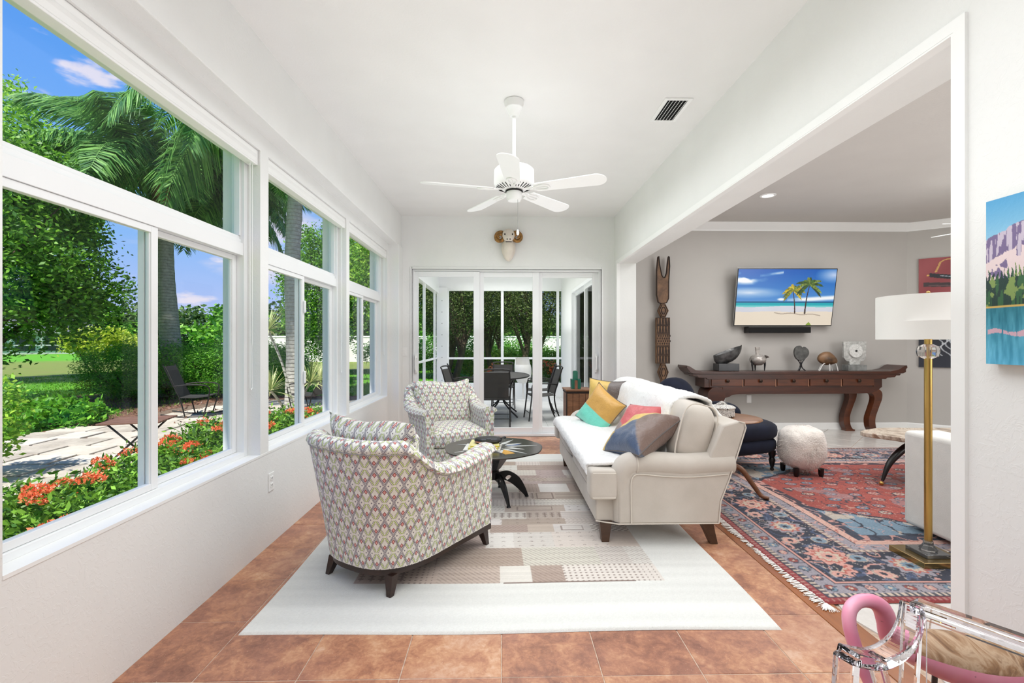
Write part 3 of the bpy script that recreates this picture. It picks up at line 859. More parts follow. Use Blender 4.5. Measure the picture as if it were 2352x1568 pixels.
def leg_plate():
    # curved plate in the r-z plane with a round hole
    outer = spline([(.03, .205, 0), (.12, .218, 0), (.21, .165, 0), (.262, .08, 0), (.287, .012, 0)], 8)
    inner = spline([(.03, .150, 0), (.085, .145, 0), (.15, .112, 0), (.215, .055, 0), (.262, .006, 0)], 8)
    n = len(outer); hc = Vector((.125, .160, 0)); hr = .021
    mb = MB(); w = .007
    def strip(A, B):
        m_ = len(A)
        v = [(a.x, -w, a.y) for a in A] + [(b.x, -w, b.y) for b in B] + [(a.x, w, a.y) for a in A] + [(b.x, w, b.y) for b in B]
        f = []
        for i in range(m_ - 1):
            f += [(i, i + 1, m_ + i + 1, m_ + i), (2 * m_ + i, 3 * m_ + i, 3 * m_ + i + 1, 2 * m_ + i + 1), (i, 2 * m_ + i, 2 * m_ + i + 1, i + 1), (m_ + i, m_ + i + 1, 3 * m_ + i + 1, 3 * m_ + i)]
        f += [(0, m_, 3 * m_, 2 * m_), (m_ - 1, 3 * m_ - 1, 4 * m_ - 1, 2 * m_ - 1)]
        mb.add(v, f)
    def hole(p, up):
        dx = p.x - hc.x
        y = math.sqrt(max(0, hr * hr - dx * dx)) if abs(dx) < hr else 0
        return Vector((p.x, hc.y + (y if up else -y), 0))
    i0 = min(range(n), key=lambda i: abs(outer[i].x - .09)); i1 = min(range(n), key=lambda i: abs(outer[i].x - .165))
    strip(outer[:i0 + 1], inner[:i0 + 1]); strip(outer[i1:], inner[i1:])
    m_ = 17; O = [outer[i0].lerp(outer[i1], k / (m_ - 1)) for k in range(m_)]
    # keep the true outer curve over the hole
    O = [outer[i0 + min(int(k / (m_ - 1) * (i1 - i0)), i1 - i0 - 1)].lerp(outer[i0 + min(int(k / (m_ - 1) * (i1 - i0)), i1 - i0 - 1) + 1], (k / (m_ - 1) * (i1 - i0)) % 1 if k < m_ - 1 else 1) for k in range(m_)]
    I = [inner[i0 + min(int(k / (m_ - 1) * (i1 - i0)), i1 - i0 - 1)].lerp(inner[i0 + min(int(k / (m_ - 1) * (i1 - i0)), i1 - i0 - 1) + 1], (k / (m_ - 1) * (i1 - i0)) % 1 if k < m_ - 1 else 1) for k in range(m_)]
    mid = [hc + Vector(((k / (m_ - 1) - .5) * 2 * .04, 0, 0)) for k in range(m_)]
    mid[0] = outer[i0].lerp(inner[i0], .5); mid[-1] = outer[i1].lerp(inner[i1], .5)
    def circ(p, up):
        d = max(-1, min(1, (p.x - hc.x) / .026)); 
        if abs(d) >= 1: return p
        return Vector((p.x, hc.y + math.sqrt(1 - d * d) * (hr if up else -hr), 0))
    strip(O, [circ(p, True) for p in mid]); strip([circ(p, False) for p in mid], I)
    mb.lathe([(.016, 0), (.018, .004), (.012, .010), (0, .012)], 10, c=(.275, 0, 0))
    return mb
lp = leg_plate().build('leg', m_blackmetal, t)
lp.rotation_euler = (0, 0, R(4))
for a in (-64, 80, 152, 222): inst(lp, 'leg', (0, 0, 0), (0, 0, R(a)), parent=t)

def book(loc, rz, w, d_, h, cover, edge, label, cat='book', group='books stacked on the coffee table', curve=0):
    b = thing('book', label, cat, loc, rz, group)
    MB().box(-w / 2, w / 2, -d_ / 2, d_ / 2, h - .002, h).build('cover', cover, b)
    MB().box(-w / 2, w / 2, -d_ / 2, d_ / 2, 0, .002).build('cover', cover, b)
    MB().box(w / 2 - .003, w / 2, -d_ / 2, d_ / 2, 0, h).build('spine', cover, b)
    MB().box(-w / 2 + .004, w / 2 - .004, -d_ / 2 + .004, d_ / 2 - .004, .002, h - .002).build('page_block', edge, b)
    return b
m_paper = simple('paper_edges', C(228, 224, 212), .8, var=.15, scale=60, stretch=(1, 1, 30))
m_yedge = simple('yellow_page_edges', C(232, 218, 80), .6, var=.12, scale=50, stretch=(1, 1, 40))
m_wcover = simple('white_cover', C(226, 224, 220), .3, var=.1, scale=30)
m_ycover = simple('pale_yellow_cover', C(230, 222, 150), .35, var=.12, scale=30)
z = .4325
book((-.155, 3.90, z), R(-4), .30, .24, .009, m_wcover, m_paper, 'thin white book at the bottom of the coffee table stack')
book((-.150, 3.915, z + .009), R(-2), .24, .25, .016, m_ycover, m_yedge, 'yellow-edged book in the middle of the coffee table stack')
book((-.140, 3.925, z + .025), R(1), .235, .24, .014, m_ycover, m_yedge, 'topmost yellow-edged book under the leather pouch')
t = thing('leather_pouch', 'black and tan leather pouch lying on the stacked books', 'pouch', (-.115, 3.93, z + .039), R(5))
m_bleather = simple('black_leather', C(22, 22, 24), .45, var=.1, bump=.2, bscale=150)
m_tan = simple('tan_leather', C(176, 124, 104), .55, var=.08, bump=.1)
m_grayl = simple('grey_nylon', C(64, 66, 72), .6, var=.15, scale=60, bump=.2)
MB().ball((0, 0, .022), (.115, .075, .026), 28, 12, .8).build('shell', m_bleather, t, smooth=True)
MB().ball((-.035, -.032, .014), (.075, .042, .014), 20, 10).build('tan_lining', m_tan, t, smooth=True)
mb = MB(); mb.box(-.06, .07, -.078, -.045, .016, .040); mb.box(-.02, .02, -.083, -.05, .03, .046); mb.build('pocket', m_grayl, t, bevel=.005, seg=3)
MB().tube(spline([(.08, -.03, .03), (.118, -.02, .04), (.135, 0, .036), (.13, .03, .034)], 5), .006, 8).build('strap', m_bleather, t, smooth=True)
MB().ball((.137, .0, .037), .011, 12, 8).build('buckle', m_blackmetal, t, smooth=True)

# ------------------------------------------------------------------ cream sofa
M = Mat('cream_linen'); co = M.coord(); w1 = M.noise(co, 420, 2); 
M.col(M.ramp(M.noise(co, 5, 3) * .7 + w1 * .3, [(.3, C(190, 182, 171)), (.7, C(208, 200, 190))])); M.set(Roughness=.85); M.b.inputs['Sheen Weight'].default_value = .2
M.bump(w1, .25, .001); m_linen = M.m
m_pipe = simple('cream_piping', C(216, 208, 196), .8, var=.03)
m_sofaleg = wood('brown_leg', C(58, 40, 30), C(88, 64, 48), .4, 4, (1, 1, 4))
S = thing('cream_sofa', 'cream linen roll-arm sofa with dark tapered legs on the light rug', 'sofa', (0, 0, .012))
ya, yb = 2.985, 5.03
MB().box(.60, 1.36, ya + .06, yb - .06, .135, .29).build('seat_rail', m_linen, S, bevel=.012, seg=3, smooth=True)
def arm(y_out, sg):
    # sg=+1: the arm is inside (larger y) of y_out
    prof = [(.735, .140), (.735, .46), (.765, .52), (.83, .555), (1.475, .545), (1.44, .42), (1.385, .28), (1.372, .14)]
    a, b = sorted((y_out, y_out + sg * .11))
    p = MB().prism(prof, 'y', a, b).build('arm_panel', m_linen, S, smooth=True, bevel=.012, seg=3)
    yc = y_out + sg * .055
    path = spline([(.765, yc, .145), (.762, yc, .28), (.758, yc, .40), (.778, yc, .478), (.845, yc, .512), (1.0, yc, .510), (1.15, yc, .500), (1.3, yc, .506), (1.475, yc, .515)], 6)
    rr = [.034 + .04 * sstep(0, .45, k / (len(path) - 1)) for k in range(len(path))]
    mb = MB(); mb.tube(path, [.052 + .020 * sstep(.1, .4, k / (len(path) - 1)) for k in range(len(path))], 20)
    mb.build('arm_roll', m_linen, S, smooth=True)
    # welt along the lower edge of the roll
    yo = y_out - sg * .004
    MB().tube(spline([(.815, yo, .145), (.812, yo, .30), (.812, yo, .40), (.835, yo, .448), (.90, yo, .452), (1.05, yo, .438), (1.22, yo, .436), (1.43, yo, .452)], 6), .0042, 6).build('piping', m_pipe, S, smooth=True)
    MB().tube([(.852, yc + math.cos(a_) * .0735 , .512 + math.sin(a_) * .0735) for a_ in [R(-60 + k * 12) for k in range(26)]], .0038, 6, loop=False).build('piping', m_pipe, S, smooth=True)
arm(ya, 1); arm(yb, -1)
bp = [(1.27, .14), (1.372, .14), (1.385, .28), (1.44, .42), (1.50, .60), (1.545, .745), (1.535, .775), (1.50, .785), (1.40, .76), (1.33, .60), (1.27, .45)]
MB().prism(bp, 'y', ya + .002, yb - .002).build('back_frame', m_linen, S, smooth=True, bevel=.012, seg=3)
for y in (ya, yb): MB().tube([(x, y, z) for x, z in bp[1:8]], .0042, 6).build('piping', m_pipe, S, smooth=True)
MB().tube([(.60, ya + .06, .140), (.735, ya + .0, .140), (1.372, ya, .140)], .0042, 6).build('piping', m_pipe, S, smooth=True)
def cush(name, c, r, p=.28, q=.42, fn=None, M_=None, par=S, mat=m_linen, nu=44, nv=20):
    return MB().ball(c, r, nu, nv, p, q, M_, fn).build(name, mat, par, smooth=True, angle=180)
ym = (ya + yb) / 2
crown_fn = lambda d: Vector((d.x, d.y, d.z + .012 * (1 if d.z > 0 else -.2)))
L3 = (yb - ya - .22) / 2
cush('seat_cushion', (.93, ya + .115 + L3 / 2, .385), (.36, L3 / 2 , .10))
cush('seat_cushion', (.93, yb - .115 - L3 / 2, .385), (.36, L3 / 2, .10))
# T-shaped front corners in front of the arms
for y, s in ((ya + .065, 1), (yb - .065, -1)):
    cush('seat_cushion', (.640, y, .385), (.088, .070, .097), .25, .3)
    for zz in (.305, .458): MB().tube([(.565, y + .05, zz), (.562, y - s * .055, zz), (.575, y - s * .066, zz), (.715, y - s * .066, zz), (.722, y - s * .02, zz)], .0038, 6).build('piping', m_pipe, S, smooth=True)
bm_ = Matrix.Rotation(R(14), 4, 'Y')
for k in range(3):
    w3 = (yb - ya - .10) / 3; yc = ya + .05 + w3 * (k + .5)
    cush('back_cushion', (1.255, yc, .680), (.135, w3 / 2 - .004, .215), .45, .55, None, bm_)
# welt on the end of the near back cushion
yc = ya + .05
pt = [Vector((1.255, yc + .018, .680)) + bm_ @ Vector((.118 * math.copysign(abs(math.cos(a)) ** .55, math.cos(a)), 0, .205 * math.copysign(abs(math.sin(a)) ** .55, math.sin(a)))) for a in [2 * math.pi * k / 40 for k in range(40)]]
MB().tube(pt, .005, 6, loop=True).build('piping', m_pipe, S, smooth=True)
for x, y, dx in ((.665, ya + .09, 0), (1.31, ya + .07, .05), (.665, yb - .09, 0), (1.31, yb - .07, .05)):
    mb = MB(); mb.rings([[(x + dx * (1 - z / .14) + ox * w, y + oy * w, z) for ox, oy in ((-1, -1), (1, -1), (1, 1), (-1, 1))] for w, z in ((.024, -.0105 if x > 1.2 else 0), (.030, .06), (.040, .14))]); mb.build('leg', m_sofaleg, S, bevel=.002)

# sherpa throw spread over the seat and the back
M = Mat('white_sherpa'); co = M.coord(); v = M.noise(co, 85, 4, .7)
M.col(M.ramp(v, [(.3, C(228, 225, 220)), (.65, C(246, 245, 242))])); M.set(Roughness=.95); M.b.inputs['Sheen Weight'].default_value = .5
M.bump(v, .6, .006); m_sherpa = M.m
prof = spline([(.560, 0, .425), (.556, 0, .470), (.585, 0, .500), (.75, 0, .512), (.95, 0, .508), (1.06, 0, .512), (1.105, 0, .56), (1.135, 0, .70), (1.175, 0, .83), (1.235, 0, .892), (1.31, 0, .908), (1.40, 0, .88), (1.47, 0, .82), (1.53, 0, .75)], 6)
nk, nj = len(prof), 90; mb = MB(); vs = []
for k, p in enumerate(prof):
    f = k / (nk - 1)
    y0 = 3.075 + .14 * sstep(.25, .55, f) + .03 * math.sin(f * 22) - .02 * sstep(.75, 1, f)
    y1 = 5.10 + .02 * math.sin(f * 17)
    for j in range(nj + 1):
        s = j / nj; y = y0 + (y1 - y0) * s
        dz = .008 * math.sin(y * 9 + p.x * 5) + .007 * noise.noise(Vector((p.x * 5, y * 5, p.z * 5)))
        hump = .018 * abs(math.sin((y - ya) / .66 * math.pi)) if p.z > .62 else 0
        ex = .024 * math.exp(-(y - y0) * 30); far = max(0, y - 4.95)
        vs.append((p.x - (hump if p.z < .86 else 0) - dz * .4, y, p.z + dz * (1 if p.z < .55 or p.z > .8 else .2) + hump * (p.z > .8) - far * .2 + .0 * ex))
fs = [(k * (nj + 1) + j, k * (nj + 1) + j + 1, (k + 1) * (nj + 1) + j + 1, (k + 1) * (nj + 1) + j) for k in range(nk - 1) for j in range(nj)]
mb.add(vs, fs)
th = mb.build('sherpa_throw', m_sherpa, None, smooth=True, angle=180, fix=False, loc=(0, 0, .012))
so = th.modifiers.new('thick', 'SOLIDIFY'); so.thickness = .026; so.offset = 0
tx = bpy.data.textures.new('pile', 'CLOUDS'); tx.noise_scale = .03
sb = th.modifiers.new('sub', 'SUBSURF'); sb.levels = 1; sb.render_levels = 1
dm = th.modifiers.new('pile', 'DISPLACE'); dm.texture = tx; dm.strength = .010; dm.mid_level = .5
tag(th, 'fluffy white sherpa throw covering the cream sofa', 'throw')

# ------------------------------------------------------------------ silk cushions
def satin(name):
    M = Mat(name); c = M.attr(); co = M.coord()
    f = M.noise(co, 14, 3, .6, 1.5)
    M.col(M.mix(f * .35, c, M.mix(1.0, c, (.45, .42, .4, 1), 'MULTIPLY'))); M.set(Roughness=.32); M.b.inputs['Sheen Weight'].default_value = .2
    M.bump(M.noise(co, 22, 3, .55, 2.5), .35, .010)
    return M.m
m_satin = satin('satin_colour_blocks')
def diag(e1, e2):
    e1 = Vector(e1).normalized(); e2 = Vector(e2); e2 = (e2 - e1 * e1.dot(e2)).normalized()
    u = (e1 - e2).normalized(); v = (e1 + e2).normalized(); n = u.cross(v)
    return Matrix((u, v, n)).transposed().to_euler()
def pillow(label, loc, rot, size, paint, thick=.075, wrinkle=.006):
    n = 41; t = thing('throw_pillow', label, 'cushion', loc, 0, 'satin cushions on the cream sofa')
    vs, cols = [], []
    for side in (1, -1):
        for j in range(n):
            for i in range(n):
                u, v = 2 * i / (n - 1) - 1, 2 * j / (n - 1) - 1
                x = u * (1 - .10 * (1 - v * v)); y = v * (1 - .10 * (1 - u * u))
                h = thick * (max(0, (1 - u ** 4)) * max(0, (1 - v ** 4))) ** .62
                h += wrinkle * noise.noise(Vector((u * 3, v * 3, side + size * 9))) * (1 - max(abs(u), abs(v)) ** 6)
                vs.append((x * size / 2, y * size / 2, h * side)); cols.append(Cn(paint(u, v, side)))
    F = []
    for s in (0, 1):
        o_ = s * n * n
        for j in range(n - 1):
            for i in range(n - 1):
                q = (o_ + j * n + i, o_ + j * n + i + 1, o_ + (j + 1) * n + i + 1, o_ + (j + 1) * n + i)
                F.append(q if s == 0 else q[::-1])
    me = bpy.data.meshes.new('cover'); me.from_pydata(vs, [], F)
    a = me.color_attributes.new('Col', 'FLOAT_COLOR', 'POINT'); a.data.foreach_set('color', np.c_[np.array(cols), np.ones(len(cols))].astype(np.float32).ravel())
    me.polygons.foreach_set('use_smooth', [True] * len(me.polygons))
    o = link('cover', me, m_satin, t)
    edge = []
    for k in range(80):
        s = k / 20; q = int(s); r_ = 2 * (s - q) - 1
        u, v = ((r_, -1), (1, r_), (-r_, 1), (-1, -r_))[q]
        edge.append((u * (1 - .10 * (1 - v * v)) * size / 2, v * (1 - .10 * (1 - u * u)) * size / 2, 0))
    MB().tube(edge, .004, 6, loop=True).build('seam', m_seam, t, smooth=True)
    t.rotation_euler = rot
    return t
m_seam = simple('grey_seam', C(96, 90, 88), .5, var=.05)
TQ, MU, YE, GR = (126, 226, 200), (214, 164, 78), (226, 190, 96), (112, 102, 98)
CO, BL, BR = (206, 92, 96), (74, 90, 118), (120, 98, 88)
pillow('turquoise and mustard satin cushion at the far end of the sofa', (.915, 4.44, .655), (R(68), R(28), R(-58)), .40, lambda u, v, s: TQ if v < -.1 + .0 * u else MU)
pillow('yellow and grey satin cushion behind the turquoise one', (1.03, 4.70, .72), (R(80), R(2), R(-38)), .42, lambda u, v, s: YE if u < .15 else GR)
def near_paint(u, v, s):
    s1, s2 = (u + v) / 1.414, (v - u) / 1.414
    if s2 > .22 or (s1 < -.75 and s2 > -.1): return YE
    return BL if s1 < .10 else BR
pillow('blue, brown and yellow satin cushion by the near arm', (.945, 3.215, .668), diag((.80, -.40, .44), (.10, .95, .12)), .43, near_paint, .10, .012)
pillow('coral satin cushion behind the blue one', (1.00, 3.46, .695), diag((.80, -.28, .53), (-.10, .80, .35)), .36, lambda u, v, s: CO if u + v > -.9 and v > -.75 else (150, 130, 126), .075)

# ------------------------------------------------------------------ rugs
# light patchwork rug, painted point by point
M = Mat('patchwork_wool'); c = M.attr(); w1 = M.noise(M.world(), 320, 2); w2 = M.noise(M.world((1, 3.5, 1)), 14, 4)
M.col(M.mix(w1 * .16, c, M.mix(1.0, c, (.72, .72, .71, 1), 'MULTIPLY'))); M.set(Roughness=.95); M.b.inputs['Sheen Weight'].default_value = .3
M.bump(w1 * .7 + w2 * .5, .6, .006); m_rug = M.m
RX0, RX1, RY0, RY1 = -1.17, 1.262, 2.125, 5.47
nx, ny = 405, 558
X = np.linspace(RX0, RX1, nx)[None, :].repeat(ny, 0); Y = np.linspace(RY0, RY1, ny)[:, None].repeat(nx, 1)
rs = np.random.RandomState(3)
img = np.ones((ny, nx, 3)) * np.array([226, 226, 221])
streak = np.interp(np.arange(ny), np.linspace(0, ny, 90), rs.uniform(-1, 1, 90))[:, None]
img += streak[:, :, None] * 7
PX0, PX1, PY0_, PY1_ = -.80, .872, 2.55, 5.12
pal = [(222, 216, 208), (196, 178, 164), (206, 192, 182), (186, 168, 158), (214, 206, 196), (224, 219, 212), (176, 156, 144), (218, 208, 198)]
dk = np.array([112, 92, 82.])
y = PY0_
row = 0
while y < PY1_ - .02:
    hh = rs.choice([.08, .11, .14, .19, .24]); x = PX0; hh = min(hh, PY1_ - y)
    while x < PX1 - .01:
        ww = min(rs.choice([.18, .26, .34, .46]), PX1 - x)
        if PX1 - x - ww < .1: ww = PX1 - x
        m = (X >= x) & (X < x + ww) & (Y >= y) & (Y < y + hh)
        base_c = np.array(pal[rs.randint(len(pal))], float) + rs.uniform(-6, 6, 3) * .4
        img[m] = base_c
        u, v = X - x, Y - y; k = rs.choice([0, 1, 1, 2, 2, 3, 3, 3, 4, 5, 5, 6, 6, 7, 8]); ink = np.zeros_like(m)
        st = .62
        if k == 0: ink = ((np.floor(u / .022) + np.floor(v / .022)) % 2 == 0); st = .45
        elif k == 1: ink = (np.abs((v / .026) % 1 - .5) < .17)
        elif k == 2: ink = (np.abs((u / .055) % 1 - .5) < .10) & (v > .02) & (v < hh - .02) | ((np.abs(((u / .055) % 1 - .5)) < .32) & (np.abs((v / .03) % 1 - .5) < .16) & (v > .02) & (v < hh - .02))
        elif k == 3:
            iu, iv = np.floor(u / .075), np.floor(v / .065); fu, fv = (u / .075) % 1 - .5, (v / .065) % 1 - .5
            ink = (np.abs(fu) + np.abs(fv + .05) < .16) & ((np.abs(fu) > .05) | (fv > 0))
        elif k == 4: ink = (np.abs(np.minimum(np.minimum(u, ww - u), np.minimum(v, hh - v)) - .022) < .0055)
        elif k == 5: ink = (((u / .03) % 1 < .28) & ((v / .03) % 1 < .30)); st = .7
        elif k == 6: ink = np.abs(((u + v * .9) / .03) % 1 - .5) < .15; st = .4
        elif k == 7: ink = (np.abs(u - ww / 2) < ww * .3) & (np.abs(v - hh / 2) < hh * .3) & ~((np.abs(u - ww / 2) < ww * .3 - .008) & (np.abs(v - hh / 2) < hh * .3 - .008))
        ink = ink & m
        img[ink] = img[ink] * (1 - st) + dk * st
        x += ww
    y += hh; row += 1
inside = (X > PX0) & (X < PX1) & (Y > PY0_) & (Y < PY1_)
thread = rs.uniform(-1, 1, (ny, 1)) * 7
img += inside[:, :, None] * thread[:, :, None] + rs.uniform(-3.5, 3.5, (ny, nx, 1))
hb = (np.abs(Y - PY0_) < .006) & (X > 0) & (X < .72); img[hb] = dk * 1.1
def rugpos(x0, x1, y0, y1, th, wave=.004):
    def f(u, v):
        ed = np.minimum(np.minimum(u * (x1 - x0), (1 - u) * (x1 - x0)), np.minimum(v * (y1 - y0), (1 - v) * (y1 - y0)))
        z = th * np.clip(ed / .012, 0, 1) ** .5
        wob = .008 * np.sin(u * 9 + 1) * (v < .5)
        return np.stack([x0 + u * (x1 - x0) + .006 * np.sin(v * 14), y0 + v * (y1 - y0) + wob * (1 - v), z + .001], -1)
    return f
lr = grid_paint(nx, ny, rugpos(RX0, RX1, RY0, RY1, .011), Cn(img), 'patchwork_rug', m_rug)
tag(lr, 'large pale rug with a beige patchwork centre under the sofa', 'rug')
# ------------------------------------------------------------------ oriental rug of the living room
M = Mat('oriental_wool'); c = M.attr(); w1 = M.noise(M.world(), 260, 2)
M.col(M.mix(w1 * .35, c, M.mix(1.0, c, (.55, .53, .52, 1), 'MULTIPLY'))); M.set(Roughness=.9); M.b.inputs['Sheen Weight'].default_value = .15; M.bump(w1, .3, .002); m_orient = M.m
QX0, QX1, QY0, QY1 = 1.60, 6.0, 2.32, 5.72
nx, ny = 560, 440
X = np.linspace(QX0, QX1, nx)[None, :].repeat(ny, 0); Y = np.linspace(QY0, QY1, ny)[:, None].repeat(nx, 1)
rs = np.random.RandomState(5)
def fbm(X, Y, sc, seed, oct=3):
    r_ = np.random.RandomState(seed); out = 0; amp = 1
    for o_ in range(oct):
        g = r_.rand(int(6 * sc * 2 ** o_) + 4, int(6 * sc * 2 ** o_) + 4)
        gx = (X - QX0) * sc * 2 ** o_; gy = (Y - QY0) * sc * 2 ** o_; i = np.floor(gx).astype(int) % (g.shape[1] - 1); j = np.floor(gy).astype(int) % (g.shape[0] - 1)
        fx, fy = gx % 1, gy % 1; fx = fx * fx * (3 - 2 * fx); fy = fy * fy * (3 - 2 * fy)
        out = out + amp * (g[j, i] * (1 - fx) * (1 - fy) + g[j, i + 1] * fx * (1 - fy) + g[j + 1, i] * (1 - fx) * fy + g[j + 1, i + 1] * fx * fy); amp *= .5
    return out / (2 - .5 ** (oct - 1))
D = np.minimum(np.minimum(X - QX0, QX1 - X), np.minimum(Y - QY0, QY1 - Y))      # distance from the edge
near_x = (np.minimum(X - QX0, QX1 - X) < np.minimum(Y - QY0, QY1 - Y))
S_ = np.where(near_x, Y, X)                                                     # along the border
navy, red, pink, lav, sky_, crm = map(np.array, ((26, 32, 52.), (150, 62, 52.), (204, 150, 138.), (148, 142, 150.), (112, 138, 156.), (196, 178, 160.)))
img = np.ones((ny, nx, 3)) * red
def put(m, c, a=1.0): img[m] = img[m] * (1 - a) + np.asarray(c, float) * a
def vines(mask, ink, sc, seed, lo=.485, hi=.515, a=.85):
    f = fbm(X, Y, sc, seed, 2); put(mask & (f > lo) & (f < hi), ink, a)
# field with little boteh motifs
field = D > .86
for (x_, y_) in [(QX0 + .9 + i * .19 + (j % 2) * .095, QY0 + .9 + j * .15) for i in range(14) for j in range(11)]:
    x_ += rs.uniform(-.03, .03); y_ += rs.uniform(-.025, .025); r_ = np.hypot((X - x_) / 1.35, Y - y_)
    c = [pink, lav, crm, sky_][rs.randint(4)]
    put(field & (r_ < .040), navy, .8); put(field & (r_ < .032), c, .85); put(field & (r_ < .016), red); put(field & (r_ < .007), crm)
vines(field, navy, 9, 21, .48, .52, .8); vines(field, crm, 11, 22, .492, .508, .6)
put(field & (fbm(X, Y, 5, 31) > .66), lav, .5)
# spandrels with scalloped edge
cx = np.minimum(X - QX0, QX1 - X) - .86; cy = np.minimum(Y - QY0, QY1 - Y) - .86
sc_ = .05 * np.abs(np.sin(X * 14)) + .05 * np.abs(np.sin(Y * 14))
sp_ = (D > .72) & ((cx + cy * 1.6) < .62 + sc_) ; 
put(sp_, sky_); put((D > .72) & (np.abs(cx + cy * 1.6 - .62 - sc_) < .035), navy)
vines(sp_, navy, 8, 23, .46, .54, .9); vines(sp_, pink, 9, 24, .487, .513, .9); put(sp_ & (fbm(X, Y, 7, 33) > .64), crm, .8)
band = (D > .66) & (D <= .86) & ~sp_; put((D > .72) & (D <= .80) , navy, .8); vines((D > .72) & (D <= .80), pink, 10, 40, .46, .54, .9)
# borders
def border(d0, d1, base, seed): 
    m = (D > d0) & (D <= d1); put(m, base); return m
border(0, .045, (140, 46, 50), 0)
m = (D > .012) & (D < .036); put(m & (((S_ / .03) % 1) < .35), crm, .6)
border(.045, .052, navy, 0); m = border(.052, .085, crm, 0); put(m & (((S_ / .035) % 1) < .5), navy, .75)
m = border(.085, .175, lav, 0)
for k in range(70):
    s_ = k * .105 + .02; r_ = np.hypot(S_ - (1.6 + s_), D - .13); put(m & (r_ < .032), navy, .6); put(m & (r_ < .026), [pink, sky_, red][k % 3], .9); put(m & (r_ < .010), crm)
vines(m, navy, 16, 51, .48, .52, .8)
border(.175, .182, navy, 0); m = border(.182, .200, pink, 0); border(.200, .206, navy, 0)
m = border(.206, .545, navy, 0)
vines(m, pink, 9, 61, .47, .535, .95); vines(m, lav, 11, 62, .475, .525, .9); vines(m, crm, 14, 63, .485, .515, .9); vines(m, (70, 92, 130), 7, 64, .44, .52, .6)
for k in range(14):
    s_ = 1.6 + .30 + k * .46; dd = .375; u, v = S_ - s_, D - dd; r_ = np.hypot(u, v); th_ = np.arctan2(v, u); w = .115 * (1 + .14 * np.cos(10 * th_))
    put(m & (r_ < w * 1.12), navy); put(m & (r_ < w), pink if k % 2 == 0 else lav); put(m & (r_ < w * .74), (176, 92, 80)); put(m & (r_ < w * .60), crm); put(m & (r_ < w * .36), sky_ if k % 2 else pink); put(m & (r_ < w * .16), navy)
    s2 = s_ + .23
    for q in (.28, .47):
        r_ = np.hypot(S_ - s2, D - q); put(m & (r_ < .052), crm, .8); put(m & (r_ < .042), pink if q < .4 else sky_, .9); put(m & (r_ < .018), navy)
border(.545, .552, navy, 0); m = border(.552, .585, crm, 0); put(m & (((S_ / .04) % 1) < .5), (130, 100, 100), .8)
m = border(.585, .66, lav, 0); vines(m, navy, 16, 71, .47, .53, .8); vines(m, pink, 13, 72, .48, .52, .9)
m = border(.66, .72, (206, 164, 150), 0); vines(m, red, 15, 73, .48, .52, .7); border(.66, .664, navy, 0)
img += rs.uniform(-9, 9, (ny, nx, 1)); img += (np.interp(np.arange(ny), np.linspace(0, ny, 60), rs.uniform(-1, 1, 60)) * 5)[:, None, None]
# abrash and worn pile
def opos(u, v):
    x = QX0 + u * (QX1 - QX0); y = QY0 + v * (QY1 - QY0); ed = np.minimum(np.minimum(u, 1 - u) * (QX1 - QX0), np.minimum(v, 1 - v) * (QY1 - QY0))
    return np.stack([x - .012 * np.sin(v * 11) * (u < .3), y + .004 * np.sin(u * 20), .009 * np.clip(ed / .01, 0, 1) + .003], -1)
og = thing('oriental_rug', 'red and navy floral oriental rug with white fringe in the living room', 'rug', (0, 0, 0))
grid_paint(nx, ny, opos, Cn(np.clip(img, 0, 255)), 'pile', m_orient, og)
n = 900; fy = rs.uniform(QY0, QY1, n); Q = np.zeros((n, 4, 3)); ln = rs.uniform(.025, .05, n) * (1 + .25 * np.sin(fy * 6)); sk = rs.normal(0, .012, n); zz = rs.uniform(.004, .009, n)
x0 = QX0 - .012 * np.sin((fy - QY0) / (QY1 - QY0) * 11) + .004
for k, (dx, dy) in enumerate(((0, -.003), (0, .003), (1, .0025), (1, -.0025))):
    Q[:, k, 0] = x0 - dx * ln; Q[:, k, 1] = fy + dy + dx * sk; Q[:, k, 2] = zz + (1 - dx) * .002
# a tassel tuft at the near corner
for q in range(40):
    a = rs.uniform(-2.9, -1.2); l = rs.uniform(.04, .08); Q[q] = [(QX0 + .0, QY0 + .003, .010), (QX0 + .004, QY0, .010), (QX0 + l * math.cos(a) + .003, QY0 + l * math.sin(a), .007), (QX0 + l * math.cos(a), QY0 + l * math.sin(a), .007)]
m_fringe = simple('cotton_fringe', C(236, 232, 226), .9, var=.04)
quads('fringe', m_fringe, Q, rs.rand(n), og)

# ------------------------------------------------------------------ living room: navy slipper chair, side table, box, stool
m_navy = simple('navy_velvet', C(17, 22, 40), .8, var=.3, scale=8)
m_navy.node_tree.nodes['Principled BSDF'].inputs['Sheen Weight'].default_value = .06; m_navy.node_tree.nodes['Principled BSDF'].inputs['Specular IOR Level'].default_value = .2
m_blackwood = simple('black_turned_wood', C(16, 14, 14), .3, var=.1)
t = thing('slipper_chair', 'dark navy velvet armchair with turned black legs behind the sofa', 'armchair', (2.30, 5.02, .012), R(200))
def nb(name, c, r, p=.5, q=.6, M_=None, fn=None): return MB().ball(c, r, 30, 16, p, q, M_, fn).build(name, m_navy, t, smooth=True, angle=180)
nb('seat', (0, .05, .40), (.40, .46, .115)); nb('seat_roll', (0, .10, .26), (.385, .40, .10))
nb('backrest', (.20, -.42, .62), (.25, .13, .27), .8, .9, Matrix.Rotation(R(14), 4, 'X'))
for s in (-1, 1): nb('arm', (-.06 + s * .13, -.14, .53), (.08, .24, .10), .8, .9)
